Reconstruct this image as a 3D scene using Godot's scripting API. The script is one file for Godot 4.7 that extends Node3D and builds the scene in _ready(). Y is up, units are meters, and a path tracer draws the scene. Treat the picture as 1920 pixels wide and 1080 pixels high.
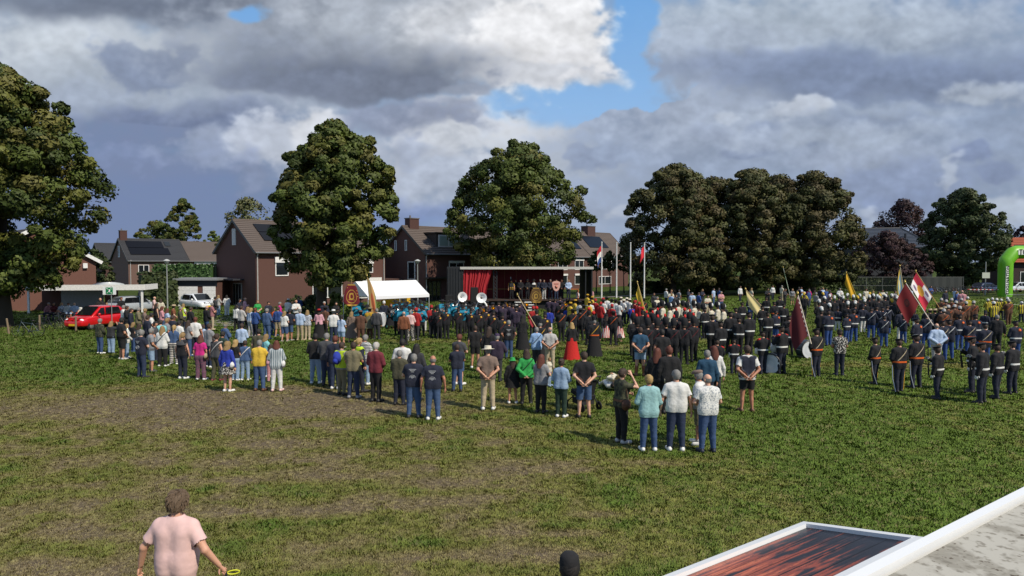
extends Node3D
# A town field with a parade crowd, seen from just above a snack van's roof.

const FOC := 1281.0       # focal length of the photograph in its pixels
const EYE := 4.3          # camera height
const HOR := 492.0        # pixel row of the horizon
var PITCH := atan((540.0 - HOR) / FOC)
var rng := RandomNumberGenerator.new()
var names := {}
var mats := {}
var noise_fine: ImageTexture
var noise_cloth: ImageTexture
var noise_soft: ImageTexture
var noise_brick: ImageTexture
var noise_leaf: ImageTexture
const TURN := 46.0        # the street runs away to one side at this angle

# ---------------------------------------------------------------- geometry collector
class MB:
	var v := PackedVector3Array()
	var n := PackedVector3Array()
	var uv := PackedVector2Array()
	var c := PackedColorArray()
	var idx := PackedInt32Array()
	var col := Color.WHITE
	var use_c := false
	func vert(p: Vector3, nn: Vector3, t := Vector2.ZERO) -> int:
		v.append(p); n.append(nn); uv.append(t); c.append(col)
		return v.size() - 1
	func quad(a: Vector3, b: Vector3, cc: Vector3, d: Vector3, ua := Vector2(0, 0), ub := Vector2(1, 0), uc := Vector2(1, 1), ud := Vector2(0, 1)) -> void:
		var nn := (b - a).cross(d - a)
		if nn.length_squared() < 1e-12:
			nn = (cc - b).cross(d - b)
		nn = nn.normalized()
		var i := vert(a, nn, ua)
		vert(b, nn, ub); vert(cc, nn, uc); vert(d, nn, ud)
		idx.append_array([i, i + 2, i + 1, i, i + 3, i + 2])
	func tri(a: Vector3, b: Vector3, cc: Vector3) -> void:
		var nn := (b - a).cross(cc - a).normalized()
		var i := vert(a, nn, Vector2(0, 0))
		vert(b, nn, Vector2(1, 0)); vert(cc, nn, Vector2(0.5, 1))
		idx.append_array([i, i + 2, i + 1])
	func box(o: Vector3, s: Vector3, b := Basis()) -> void:
		var x := b.x * s.x * 0.5
		var y := b.y * s.y * 0.5
		var z := b.z * s.z * 0.5
		quad(o - x - y + z, o + x - y + z, o + x + y + z, o - x + y + z)
		quad(o + x - y - z, o - x - y - z, o - x + y - z, o + x + y - z)
		quad(o + x - y + z, o + x - y - z, o + x + y - z, o + x + y + z)
		quad(o - x - y - z, o - x - y + z, o - x + y + z, o - x + y - z)
		quad(o - x + y + z, o + x + y + z, o + x + y - z, o - x + y - z)
		quad(o - x - y - z, o + x - y - z, o + x - y + z, o - x - y + z)
	func bar(a: Vector3, b: Vector3, w: float, h: float) -> void:
		var d := b - a
		var up := Vector3.UP if absf(d.normalized().y) < 0.98 else Vector3.RIGHT
		var x := d.cross(up).normalized()
		var y := x.cross(d).normalized()
		box((a + b) * 0.5, Vector3(w, h, d.length()), Basis(x, y, -d.normalized()))
	func tube(pts: Array, rad: Array, seg := 8, caps := true, flat := 1.0) -> void:
		var first := v.size()
		var m := pts.size()
		var x := Vector3.ZERO
		for i in m:
			var d: Vector3 = (pts[mini(i + 1, m - 1)] - pts[maxi(i - 1, 0)]).normalized()
			if i == 0:
				x = d.cross(Vector3.UP if absf(d.y) < 0.9 else Vector3.RIGHT).normalized()
			else:
				x = (x - d * x.dot(d)).normalized()
			var y := d.cross(x)
			for k in seg:
				var a := TAU * k / seg
				var nn := x * cos(a) + y * sin(a)
				vert(pts[i] + (x * cos(a) + y * sin(a) * flat) * rad[i], nn, Vector2(float(k) / seg, float(i) / m))
		for i in m - 1:
			for k in seg:
				var a0 := first + i * seg + k
				var a1 := first + i * seg + (k + 1) % seg
				idx.append_array([a0, a0 + seg, a1, a1, a0 + seg, a1 + seg])
		if caps:
			for e in 2:
				var ring := first + (m - 1) * seg * e
				var d: Vector3 = (pts[m - 1] - pts[m - 2]).normalized() if e else (pts[0] - pts[1]).normalized()
				var cc := vert(pts[(m - 1) * e], d)
				var r2 := []
				for k in seg:
					r2.append(vert(v[ring + k], d))
				for k in seg:
					if e:
						idx.append_array([cc, r2[(k + 1) % seg], r2[k]])
					else:
						idx.append_array([cc, r2[k], r2[(k + 1) % seg]])
	func lathe(prof: Array, seg: int, t := Transform3D(), sx := 1.0, sz := 1.0) -> void:
		# profile: [radius, y] pairs from the bottom up
		var first := v.size()
		var m := prof.size()
		for i in m:
			var p0: Array = prof[maxi(i - 1, 0)]
			var p1: Array = prof[mini(i + 1, m - 1)]
			var tang := Vector2(p1[0] - p0[0], p1[1] - p0[1]).normalized()
			for k in seg + 1:
				var a := TAU * k / seg
				var nn := Vector3(cos(a) * tang.y / sx, -tang.x, sin(a) * tang.y / sz).normalized()
				vert(t * Vector3(cos(a) * prof[i][0] * sx, prof[i][1], sin(a) * prof[i][0] * sz), t.basis * nn, Vector2(float(k) / seg, float(i) / (m - 1)))
		for i in m - 1:
			for k in seg:
				var a0 := first + i * (seg + 1) + k
				var a1 := a0 + 1
				idx.append_array([a0, a1, a0 + seg + 1, a1, a1 + seg + 1, a0 + seg + 1])
	func ball(o: Vector3, r: Vector3, seg := 12, rings := 8, b := Basis()) -> void:
		var prof := []
		for i in rings + 1:
			var a := -PI / 2 + PI * i / rings
			prof.append([maxf(cos(a), 0.0001), sin(a)])
		lathe(prof, seg, Transform3D(Basis(b.x * r.x, b.y * r.y, b.z * r.z), o))
	func prism(poly: Array, z0: float, z1: float, t := Transform3D()) -> void:
		# a polygon (counter-clockwise seen from +z) swept from z0 to z1 (z1 > z0)
		var pk := PackedVector2Array(poly)
		var tr := Geometry2D.triangulate_polygon(pk)
		for e in 2:
			var z := z1 if e else z0
			var nn := (t.basis * Vector3(0, 0, 1 if e else -1)).normalized()
			var f := v.size()
			for p in pk:
				vert(t * Vector3(p.x, p.y, z), nn, p)
			for k in range(0, tr.size(), 3):
				if e:
					idx.append_array([f + tr[k], f + tr[k + 2], f + tr[k + 1]])
				else:
					idx.append_array([f + tr[k], f + tr[k + 1], f + tr[k + 2]])
		for k in pk.size():
			var p := pk[k]
			var q := pk[(k + 1) % pk.size()]
			quad(t * Vector3(p.x, p.y, z1), t * Vector3(p.x, p.y, z0), t * Vector3(q.x, q.y, z0), t * Vector3(q.x, q.y, z1))
	var fix := true
	func commit() -> ArrayMesh:
		if fix:
			# wind every face to agree with its normals
			for i in range(0, idx.size(), 3):
				var p := idx[i]
				var q := idx[i + 1]
				var r := idx[i + 2]
				if (v[r] - v[p]).cross(v[q] - v[p]).dot(n[p] + n[q] + n[r]) < 0.0:
					idx[i + 1] = r
					idx[i + 2] = q
		var a := []
		a.resize(Mesh.ARRAY_MAX)
		a[Mesh.ARRAY_VERTEX] = v
		a[Mesh.ARRAY_NORMAL] = n
		a[Mesh.ARRAY_TEX_UV] = uv
		if use_c:
			a[Mesh.ARRAY_COLOR] = c
		a[Mesh.ARRAY_INDEX] = idx
		var m := ArrayMesh.new()
		m.add_surface_from_arrays(Mesh.PRIMITIVE_TRIANGLES, a)
		return m

func numbered(called: String) -> String:
	var k: int = names.get(called, 0)
	names[called] = k + 1
	return called if k == 0 else "%s_%03d" % [called, k]

func thing(called: String, label: String, category: String, at := Vector3.ZERO, turn := 0.0, group := "") -> Node3D:
	var o := Node3D.new()
	o.name = numbered(called)
	add_child(o)
	o.position = at
	o.rotation.y = turn
	tag(o, label, category, group)
	return o

func tag(o: Node, label: String, category: String, group := "", kind := "") -> void:
	if label: o.set_meta("label", label)
	if category: o.set_meta("category", category)
	if group: o.set_meta("group", group)
	if kind: o.set_meta("kind", kind)

func obj(called: String, mesh, m: Material, parent: Node = self) -> MeshInstance3D:
	var o := MeshInstance3D.new()
	o.name = numbered(called) if parent == self else called
	var am: Mesh = mesh.commit() if mesh is MB else mesh
	o.mesh = am
	if m:
		for i in am.get_surface_count():
			o.set_surface_override_material(i, m)
	parent.add_child(o, true)
	return o

func structure(called: String, mesh, m: Material) -> MeshInstance3D:
	var o := obj(called, mesh, m)
	o.set_meta("kind", "structure")
	return o

func ray(px: float, py: float) -> Vector3:
	return (Vector3(px - 960.0, 540.0 - py, -FOC).normalized()).rotated(Vector3.RIGHT, -PITCH)

func gp(px: float, py: float, h := 0.0) -> Vector3:
	var d := ray(px, py)
	return Vector3(0, EYE, 0) + d * ((h - EYE) / d.y)

func dp(px: float, depth: float, h := 0.0) -> Vector3:
	# a point at a given distance along the view axis, over pixel column px
	return Vector3((px - 960.0) / FOC * depth, h, -depth)

func rot_y(a: float) -> Basis:
	return Basis(Vector3.UP, a)

# ---------------------------------------------------------------- materials
func grain(freq: float, oct: int, lo: float, hi: float, size := 256, sd := 1, kind := FastNoiseLite.TYPE_SIMPLEX_SMOOTH) -> ImageTexture:
	var f := FastNoiseLite.new()
	f.seed = sd
	f.noise_type = kind
	f.frequency = freq
	f.fractal_octaves = oct
	var im := f.get_seamless_image(size, size)
	im.convert(Image.FORMAT_RGB8)
	for y in size:
		for x in size:
			var g := lo + (hi - lo) * im.get_pixel(x, y).r
			im.set_pixel(x, y, Color(g, g, g))
	return ImageTexture.create_from_image(im)

func mat(c: Color, rough := 0.85, metal := 0.0, tex: Texture2D = null, scale := 1.0, bump := 0.0, bump_tex: Texture2D = null) -> StandardMaterial3D:
	var key := [c, rough, metal, tex, scale, bump, bump_tex]
	var hk := str(key)
	if mats.has(hk):
		return mats[hk]
	var m := StandardMaterial3D.new()
	m.albedo_color = c
	m.roughness = rough
	m.metallic = metal
	m.cull_mode = BaseMaterial3D.CULL_DISABLED
	if tex or bump_tex:
		m.uv1_triplanar = true
		m.uv1_scale = Vector3.ONE * scale
	if tex:
		m.albedo_texture = tex
	if bump > 0.0:
		m.heightmap_enabled = true
		m.heightmap_scale = bump
		m.heightmap_texture = bump_tex if bump_tex else tex
	mats[hk] = m
	return m

func cloth(c: Color, rough := 0.9) -> StandardMaterial3D:
	return mat(c, rough, 0.0, noise_soft, 1.7, 0.7, noise_cloth)

func paint(c: Color, rough := 0.5) -> StandardMaterial3D:
	return mat(c, rough, 0.0, noise_soft, 0.7)

func rgb(h: String) -> Color:
	return Color(h)

# ---------------------------------------------------------------- sky: air and clouds, by direction
var n_warp := FastNoiseLite.new()
var n_puff := FastNoiseLite.new()
var n_wide := FastNoiseLite.new()
var n_edge := FastNoiseLite.new()
# clouds: [x, y, rx, ry, colour, strength, softness, raggedness] in the plane that touches the sky ahead (1281 = one unit)
var CLOUDS := [
	# slate rain veil over the houses
	[180, 400, 520, 190, "6b7a9d", 0.95, 0.75, 0.25],
	[520, 470, 420, 70, "7484a6", 0.8, 0.7, 0.2],
	# broad pale sheets above it
	[130, 130, 330, 90, "bcc5d0", 0.9, 0.75, 0.5],
	[90, 70, 200, 60, "c9d1da", 0.8, 0.7, 0.6],
	[330, 90, 220, 60, "c4ccd6", 0.85, 0.6, 0.7],
	[300, 170, 250, 60, "a7b2c2", 0.7, 0.7, 0.5],
	[520, 190, 130, 40, "aab4c4", 0.7, 0.6, 0.6],
	[170, 200, 190, 40, "9aa6bb", 0.6, 0.7, 0.5],
	[300, 10, 420, 40, "6d7688", 0.85, 0.6, 0.4],
	[560, 5, 160, 24, "79818f", 0.7, 0.6, 0.4],
	[285, 130, 100, 42, "7f8ca6", 0.85, 0.35, 0.8],
	[345, 105, 32, 34, "8793ab", 0.8, 0.4, 0.8],
	[330, 238, 210, 34, "73809f", 0.85, 0.6, 0.4],
	[420, 215, 120, 26, "8793ac", 0.7, 0.6, 0.5],
	[390, 280, 110, 38, "a3aec3", 0.75, 0.5, 0.6],
	[250, 300, 160, 40, "8592b2", 0.6, 0.7, 0.4],
	# sunlit heaps low in the middle
	[560, 270, 90, 66, "c3cad7", 0.9, 0.4, 0.7],
	[590, 235, 60, 36, "d6dae2", 0.9, 0.35, 0.7],
	[485, 275, 60, 44, "b9c1d0", 0.85, 0.4, 0.8],
	[470, 330, 50, 36, "8d99b5", 0.75, 0.45, 0.6],
	[790, 300, 120, 70, "c4cad6", 0.9, 0.4, 0.7],
	[830, 340, 110, 44, "adb7c9", 0.9, 0.5, 0.6],
	[880, 230, 110, 50, "dfe2e8", 0.95, 0.3, 0.8],
	[930, 250, 90, 50, "e3e6eb", 0.9, 0.35, 0.8],
	[840, 260, 70, 38, "cdd3dd", 0.9, 0.4, 0.7],
	[770, 225, 120, 30, "8c96ad", 0.85, 0.4, 0.7],
	[860, 215, 60, 26, "8f99b0", 0.8, 0.4, 0.8],
	[905, 238, 36, 16, "99a3b8", 0.7, 0.4, 0.9],
	[760, 290, 60, 24, "9ca7bd", 0.7, 0.5, 0.7],
	[760, 400, 150, 26, "7c8db6", 0.7, 0.6, 0.4],
	[1020, 290, 150, 60, "bdc6d4", 0.9, 0.5, 0.7],
	[1010, 240, 120, 26, "d5dae3", 0.8, 0.45, 0.8],
	[1130, 300, 120, 60, "b6c0d0", 0.9, 0.5, 0.7],
	[1130, 380, 130, 60, "a5b1c7", 0.8, 0.6, 0.5],
	[1155, 405, 45, 14, "d0d5de", 0.7, 0.4, 0.7],
	[1120, 295, 52, 24, "8997b4", 0.8, 0.35, 0.8],
	[1090, 285, 30, 18, "8f9cb7", 0.7, 0.35, 0.8],
	# grey layers to the one side
	[1600, 240, 560, 330, "95a3bb", 0.92, 0.35, 0.45],
	[1330, 200, 190, 80, "a6b2c6", 0.85, 0.5, 0.6],
	[1480, 40, 330, 60, "b3bfcd", 0.85, 0.6, 0.5],
	[1350, 90, 160, 50, "a9b5c7", 0.8, 0.5, 0.5],
	[1700, 60, 260, 40, "a5b1c1", 0.6, 0.7, 0.4],
	[1430, 130, 220, 34, "8593af", 0.75, 0.6, 0.4],
	[1720, 150, 330, 50, "7b89a5", 0.85, 0.6, 0.4],
	[1560, 165, 170, 26, "7f8da8", 0.7, 0.6, 0.5],
	[1600, 215, 220, 22, "a9b5c6", 0.6, 0.5, 0.6],
	[1500, 195, 52, 22, "c3cbd7", 0.85, 0.35, 0.8],
	[1480, 210, 36, 24, "b7c0cf", 0.8, 0.4, 0.8],
	[1840, 175, 90, 24, "b4becb", 0.75, 0.45, 0.7],
	[1375, 212, 20, 12, "bfc8d5", 0.7, 0.4, 0.9],
	[1620, 230, 120, 26, "8d9bb4", 0.75, 0.5, 0.6],
	[1440, 260, 46, 30, "8190ae", 0.8, 0.35, 0.8],
	[1390, 290, 40, 12, "8694b0", 0.75, 0.4, 0.8],
	[1330, 255, 44, 22, "8b98b2", 0.7, 0.45, 0.8],
	[1530, 280, 20, 10, "7f8ead", 0.7, 0.4, 0.8],
	[1300, 250, 110, 60, "a8b4c8", 0.5, 0.6, 0.6],
	[1560, 260, 200, 30, "adb8c8", 0.6, 0.6, 0.6],
	[1620, 300, 180, 26, "a5b1c6", 0.65, 0.6, 0.5],
	[1680, 340, 150, 34, "8a98b6", 0.7, 0.5, 0.6],
	[1800, 295, 46, 20, "7f8dac", 0.85, 0.35, 0.8],
	[1860, 325, 50, 20, "8391af", 0.8, 0.35, 0.8],
	[1765, 330, 12, 34, "b5bfce", 0.7, 0.5, 0.8],
	[1720, 375, 120, 26, "8796b6", 0.7, 0.6, 0.5],
	[1890, 395, 60, 30, "b9c3d0", 0.75, 0.5, 0.7],
	[1640, 395, 30, 14, "b4becf", 0.7, 0.5, 0.8],
	[1720, 430, 240, 30, "93a2be", 0.6, 0.7, 0.4],
	# the great cumulus overhead: lit flank, grey belly, dark base
	[640, 60, 330, 96, "9aa3b2", 0.95, 0.45, 0.5],
	[800, 50, 260, 110, "adb5c1", 0.95, 0.4, 0.5],
	[540, 130, 170, 60, "8d97a9", 0.9, 0.5, 0.5],
	[930, 70, 180, 110, "ccd0d7", 0.95, 0.45, 0.4],
	[1020, 80, 118, 92, "e6e7ea", 1.0, 0.28, 0.5],
	[1065, 30, 62, 60, "eaebee", 1.0, 0.22, 0.5],
	[1060, 128, 78, 36, "e4e5e9", 1.0, 0.25, 0.6],
	[1000, 152, 130, 26, "cdd1d9", 0.95, 0.35, 0.5],
	[1105, 155, 34, 16, "dcdee4", 0.9, 0.35, 0.7],
	[1120, 165, 40, 10, "c5cfdd", 0.7, 0.6, 0.8],
	[730, 120, 230, 38, "8f97a6", 0.85, 0.7, 0.4],
	[690, 150, 240, 38, "717a8d", 0.92, 0.5, 0.5],
	[560, 160, 120, 30, "7b859a", 0.85, 0.5, 0.6],
	[760, 168, 160, 26, "757e91", 0.85, 0.45, 0.6],
	[890, 182, 50, 16, "98a1b3", 0.8, 0.4, 0.8],
]
var GAPS := [[1180, 70, 48, 130, 0.28], [1150, 185, 120, 34, 0.5], [1060, 205, 120, 26, 0.55], [470, 36, 40, 17, 0.35], [970, 196, 50, 12, 0.6], [1240, 200, 50, 12, 0.7]]

func sky_colour(d: Vector3) -> Color:
	var up := maxf(d.y, 0.0)
	var blue := Color("9dbfe6").lerp(Color("5f9bdb"), clampf(up * 2.6, 0.0, 1.0))
	blue = blue.lerp(Color("3f78c4"), clampf(up * 1.3 - 0.3, 0.0, 1.0))
	# a deck of broken cloud all round, flattened towards the horizon
	var q := Vector2(d.x, d.z) / (up + 0.13)
	var w := n_warp.get_noise_2d(q.x * 60.0, q.y * 60.0)
	var cov := n_wide.get_noise_2d(q.x * 55.0 + w * 20.0, q.y * 55.0) * 0.9 + n_puff.get_noise_2d(q.x * 190.0, q.y * 190.0) * 0.35
	var a := smoothstep(-0.32, 0.12, cov)
	var thick := smoothstep(-0.1, 0.6, cov + n_puff.get_noise_2d(q.x * 120.0 + 300.0, q.y * 120.0) * 0.5)
	var body := Color("c6ced9").lerp(Color("8794ac"), thick)
	body = body.lerp(Color("93a3c0"), smoothstep(0.22, 0.02, up) * 0.6)
	var out := blue.lerp(body, a)
	# the clouds that stand ahead
	if d.z < -0.25:
		var x := 960.0 + d.x / -d.z * FOC
		var y := HOR - d.y / -d.z * FOC
		if x > -700.0 and x < 2700.0 and y > -420.0:
			var e := n_edge.get_noise_2d(x * 0.9, y * 1.3)
			var p := n_puff.get_noise_2d(x * 0.62, y * 0.95)
			var wx := n_warp.get_noise_2d(x * 0.30, y * 0.5) * 46.0 + n_warp.get_noise_2d(x * 1.1 + 500.0, y * 1.4) * 16.0
			var wy := n_warp.get_noise_2d(x * 0.30 + 900.0, y * 0.5) * 26.0 + n_warp.get_noise_2d(x * 1.1, y * 1.4 + 700.0) * 10.0
			var X := x + wx
			var Y := y + wy
			var ahead := smoothstep(-400.0, 0.0, y) * smoothstep(-600.0, -100.0, x) * (1.0 - smoothstep(2050.0, 2600.0, x))
			var base := Color("97a6be").lerp(blue, 0.15)
			out = out.lerp(base, 0.6 * ahead)
			for k in CLOUDS.size():
				if k == 37:
					pass
				var c: Array = CLOUDS[k]
				var dx: float = (X - c[0]) / c[2]
				var dy: float = (Y - c[1]) / c[3]
				var dd := dx * dx + dy * dy
				if dd > 5.0:
					continue
				dd = sqrt(dd) - (p * 0.75 + e * 0.35) * float(c[7])
				var soft: float = c[6]
				var s := (1.0 - smoothstep(1.0 - soft, 1.0 + soft * 0.6, dd)) * float(c[5]) * ahead
				if s > 0.003:
					var tint := Color(c[4])
					var sh := 1.0 + (p * 0.10 + e * 0.07) - dy * 0.02
					out = out.lerp(Color(tint.r * sh, tint.g * sh, tint.b * sh), s)
				if k == 66:
					for g in GAPS:
						var gx: float = (X - g[0]) / g[2]
						var gy: float = (Y - g[1]) / g[3]
						var gd := sqrt(gx * gx + gy * gy) - (p * 0.7 + e * 0.4) * 0.55
						out = out.lerp(Color("74a9e2").lerp(Color("9cc0e8"), clampf(y / 300.0, 0.0, 1.0)), (1.0 - smoothstep(1.0 - float(g[4]), 1.0 + float(g[4]), gd)) * 0.95)
	return out

func build_sky() -> PanoramaSkyMaterial:
	for s in [[n_warp, 11, 0.012, 3], [n_puff, 12, 0.012, 5], [n_wide, 13, 0.006, 4], [n_edge, 14, 0.03, 4]]:
		s[0].seed = s[1]
		s[0].noise_type = FastNoiseLite.TYPE_SIMPLEX_SMOOTH
		s[0].frequency = s[2]
		s[0].fractal_octaves = s[3]
	var W := 4096
	var H := 2048
	var small := Image.create_empty(W / 8, H / 8, false, Image.FORMAT_RGB8)
	small.fill(Color("8f9a9c"))
	for y in H / 16 + 1:
		for x in W / 8:
			small.set_pixel(x, y, sky_colour(sky_dir((x + 0.5) / (W / 8), (y + 0.5) / (H / 8))))
	small.resize(W, H, Image.INTERPOLATE_BILINEAR)
	# the part ahead in full detail
	var x0 := int(-42.0 / 360.0 * W)
	var x1 := int(42.0 / 360.0 * W)
	for y in range(int(H * (90.0 - 27.0) / 180.0), H / 2):
		for x in range(x0, x1):
			small.set_pixel(posmod(x, W), y, sky_colour(sky_dir((x + 0.5) / W, (y + 0.5) / H)))
	var m := PanoramaSkyMaterial.new()
	m.panorama = ImageTexture.create_from_image(small)
	return m

func sky_dir(u: float, v: float) -> Vector3:
	var th := u * TAU     # the panorama's edge looks along -z
	var el := (0.5 - v) * PI
	return Vector3(sin(th) * cos(el), sin(el), -cos(th) * cos(el))

# ---------------------------------------------------------------- ground
var n_dry := FastNoiseLite.new()
var n_dry2 := FastNoiseLite.new()
# trodden bare places: photo pixel centre, half sizes in metres, strength
var BARE := [
	[300, 745, 5.0, 1.5, 0.75], [560, 745, 4.0, 1.4, 0.9], [700, 725, 4.0, 1.2, 0.7], [420, 770, 4.0, 1.3, 0.7], [120, 770, 4.0, 1.2, 0.55], [300, 800, 3.0, 0.9, 0.5],
	[520, 833, 1.3, 0.5, 0.8], [640, 770, 2.5, 0.9, 0.7], [660, 885, 1.4, 0.55, 0.8], [800, 760, 1.2, 0.6, 0.6], [410, 690, 1.6, 0.7, 0.6], [270, 723, 1.3, 0.6, 0.7],
	[870, 640, 5.0, 1.2, 0.7], [1040, 650, 5.0, 1.1, 0.8], [1180, 655, 4.0, 1.0, 0.6], [1350, 640, 3.0, 2.2, 0.65], [1620, 685, 4.0, 1.0, 0.7], [1780, 688, 3.5, 0.8, 0.6],
	[1080, 870, 2.2, 0.45, 0.8], [980, 885, 1.4, 0.3, 0.75], [880, 905, 1.6, 0.4, 0.7], [1160, 835, 1.6, 0.35, 0.8], [1300, 865, 1.2, 0.3, 0.55], [1380, 885, 0.9, 0.25, 0.6],
	[840, 940, 1.0, 0.3, 0.6], [700, 950, 1.2, 0.3, 0.6], [380, 960, 1.1, 0.35, 0.75], [90, 990, 1.3, 0.4, 0.7], [200, 1010, 1.0, 0.3, 0.6], [1120, 965, 0.6, 0.2, 0.7],
	[1010, 1040, 1.2, 0.35, 0.75], [1090, 1000, 0.5, 0.15, 0.7], [760, 1045, 1.1, 0.25, 0.5], [1030, 925, 0.4, 0.15, 0.6], [1130, 1040, 0.35, 0.12, 0.7], [1720, 975, 0.25, 0.1, 0.6], [1450, 980, 0.4, 0.12, 0.6],
	[60, 1060, 1.0, 0.3, 0.6], [520, 1060, 0.9, 0.25, 0.5], [1850, 590, 8, 1.6, 0.8], [1760, 575, 6, 1.2, 0.5], [140, 668, 2.0, 0.5, 0.6],
	[560, 960, 1.2, 0.3, 0.5], [250, 870, 1.8, 0.5, 0.45], [960, 1000, 0.9, 0.25, 0.5], [460, 900, 1.6, 0.4, 0.4],
]
var bare_at := []

func dryness(x: float, z: float) -> float:
	# 0 lush green, 1 bare earth
	var a := n_dry.get_noise_2d(x * 1.0, z * 1.05)
	var b := n_dry2.get_noise_2d(x * 0.9, z * 0.95)
	# the worn side of the field lies to the one hand and near the van
	var worn := smoothstep(7.5, -1.5, x + (-z - 12.0) * 0.16) * smoothstep(26.0, 20.0, -z)
	var d := 0.10 + worn * 0.43 + a * 0.26 + b * (0.16 + worn * 0.36)
	if z < -26.0:
		d = 0.12 + a * 0.12 + b * 0.08
	for p in bare_at:
		var dx: float = (x - p[0]) / p[2]
		var dz: float = (z - p[1]) / p[3]
		var q := dx * dx + dz * dz
		if q < 3.0:
			d += float(p[4]) * (1.0 - smoothstep(0.25, 1.35, sqrt(q) + b * 1.1 + a * 0.6)) * 0.45
	return clampf(d, 0.0, 0.86)

func ground_colour(x: float, z: float, d: float) -> Color:
	var j := n_dry2.get_noise_2d(x * 2.7 + 40.0, z * 2.7)
	var lush := Color(0.098, 0.152, 0.026)
	var olive := Color(0.190, 0.195, 0.052)
	var straw := Color(0.285, 0.240, 0.115)
	var earth := Color(0.300, 0.235, 0.158)
	var c := lush.lerp(olive, smoothstep(0.05, 0.42, d + j * 0.12)).lerp(straw, smoothstep(0.40, 0.66, d)).lerp(earth, smoothstep(0.62, 0.9, d))
	return c * (1.0 + j * 0.16)

func height_at(x: float, z: float) -> float:
	return n_dry.get_noise_2d(x * 0.6 + 77.0, z * 0.6) * 0.02

func build_ground() -> void:
	n_dry.seed = 5; n_dry.frequency = 0.16; n_dry.fractal_octaves = 3
	n_dry2.seed = 9; n_dry2.frequency = 0.75; n_dry2.fractal_octaves = 4
	for b in BARE:
		var p := gp(b[0], b[1])
		bare_at.append([p.x, p.z, b[2], b[3], b[4]])
	var mb := MB.new()
	mb.use_c = true
	var xs := []
	var x := -1400.0
	while x < 1400.0:
		xs.append(x)
		var ax := absf(x)
		x += 0.16 if ax < 7.0 else (0.3 if ax < 16.0 else (0.8 if ax < 60.0 else (8.0 if ax < 140.0 else 120.0)))
	xs.append(1400.0)
	var zs := []
	var z := -1600.0
	while z < 60.0:
		zs.append(z)
		z += 0.16 if z > -17.0 and z < 0.0 else (0.3 if z > -30.0 and z < 0.0 else (0.8 if z > -80.0 and z < 0.0 else (6.0 if z > -160.0 else 120.0)))
	for zi in zs.size():
		for xi in xs.size():
			var gx: float = xs[xi]
			var gz: float = zs[zi]
			var c := Color(0.105, 0.15, 0.032)
			if gz > -140.0 and absf(gx) < 110.0 and gz < 1.0 and absf(gx) < -gz * 0.9 + 4.0:
				c = ground_colour(gx, gz, dryness(gx, gz))
			mb.col = c
			mb.vert(Vector3(gx, height_at(gx, gz), gz), Vector3.UP, Vector2(gx, gz))
	var w := xs.size()
	for zi in zs.size() - 1:
		for xi in w - 1:
			var i := zi * w + xi
			mb.idx.append_array([i, i + 1, i + w, i + 1, i + w + 1, i + w])
	var m := StandardMaterial3D.new()
	m.vertex_color_use_as_albedo = true
	m.roughness = 0.95
	m.metallic_specular = 0.2
	m.albedo_texture = grain(0.09, 4, 0.62, 1.38, 512, 21)
	m.albedo_texture = grain_bright(512, 21)
	m.uv1_scale = Vector3(0.9, 0.9, 1)
	m.heightmap_enabled = true
	m.heightmap_texture = grain(0.06, 4, 0.0, 1.0, 512, 22)
	m.heightmap_scale = 3.0
	structure("ground", mb, m)
	grass_blades()

func grain_bright(size: int, sd: int) -> ImageTexture:
	var f := FastNoiseLite.new()
	f.seed = sd; f.frequency = 0.07; f.fractal_octaves = 5; f.fractal_gain = 0.65
	var im := f.get_seamless_image(size, size)
	im.convert(Image.FORMAT_RGB8)
	for y in size:
		for x in size:
			var g := clampf(0.72 + (im.get_pixel(x, y).r - 0.5) * 0.75, 0.3, 1.0)
			im.set_pixel(x, y, Color(g, g, g))
	return ImageTexture.create_from_image(im)

func tuft_mesh(blades: int, h: float, spread: float, sd: int) -> ArrayMesh:
	var mb := MB.new()
	var r := RandomNumberGenerator.new()
	r.seed = sd
	for i in blades:
		var a := r.randf() * TAU
		var o := Vector3(cos(a), 0, sin(a)) * spread * sqrt(r.randf())
		var b := r.randf() * TAU
		var lean := Vector3(cos(b), 0, sin(b)) * h * r.randf_range(0.3, 1.1)
		var hh := h * r.randf_range(0.5, 1.0)
		var s := Vector3(-sin(b), 0, cos(b)) * 0.0045 * r.randf_range(0.8, 1.6)
		var m1 := o + lean * 0.35 + Vector3.UP * hh * 0.6
		var tip := o + lean + Vector3.UP * hh
		var nn := (Vector3.UP + Vector3(cos(b), 0, sin(b)) * 0.3).normalized()
		var k := mb.vert(o - s, nn)
		mb.vert(o + s, nn); mb.vert(m1 + s, nn); mb.vert(m1 - s, nn); mb.vert(tip, nn)
		mb.idx.append_array([k, k + 2, k + 1, k, k + 3, k + 2, k + 3, k + 4, k + 2])
	mb.fix = false
	return mb.commit()

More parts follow.
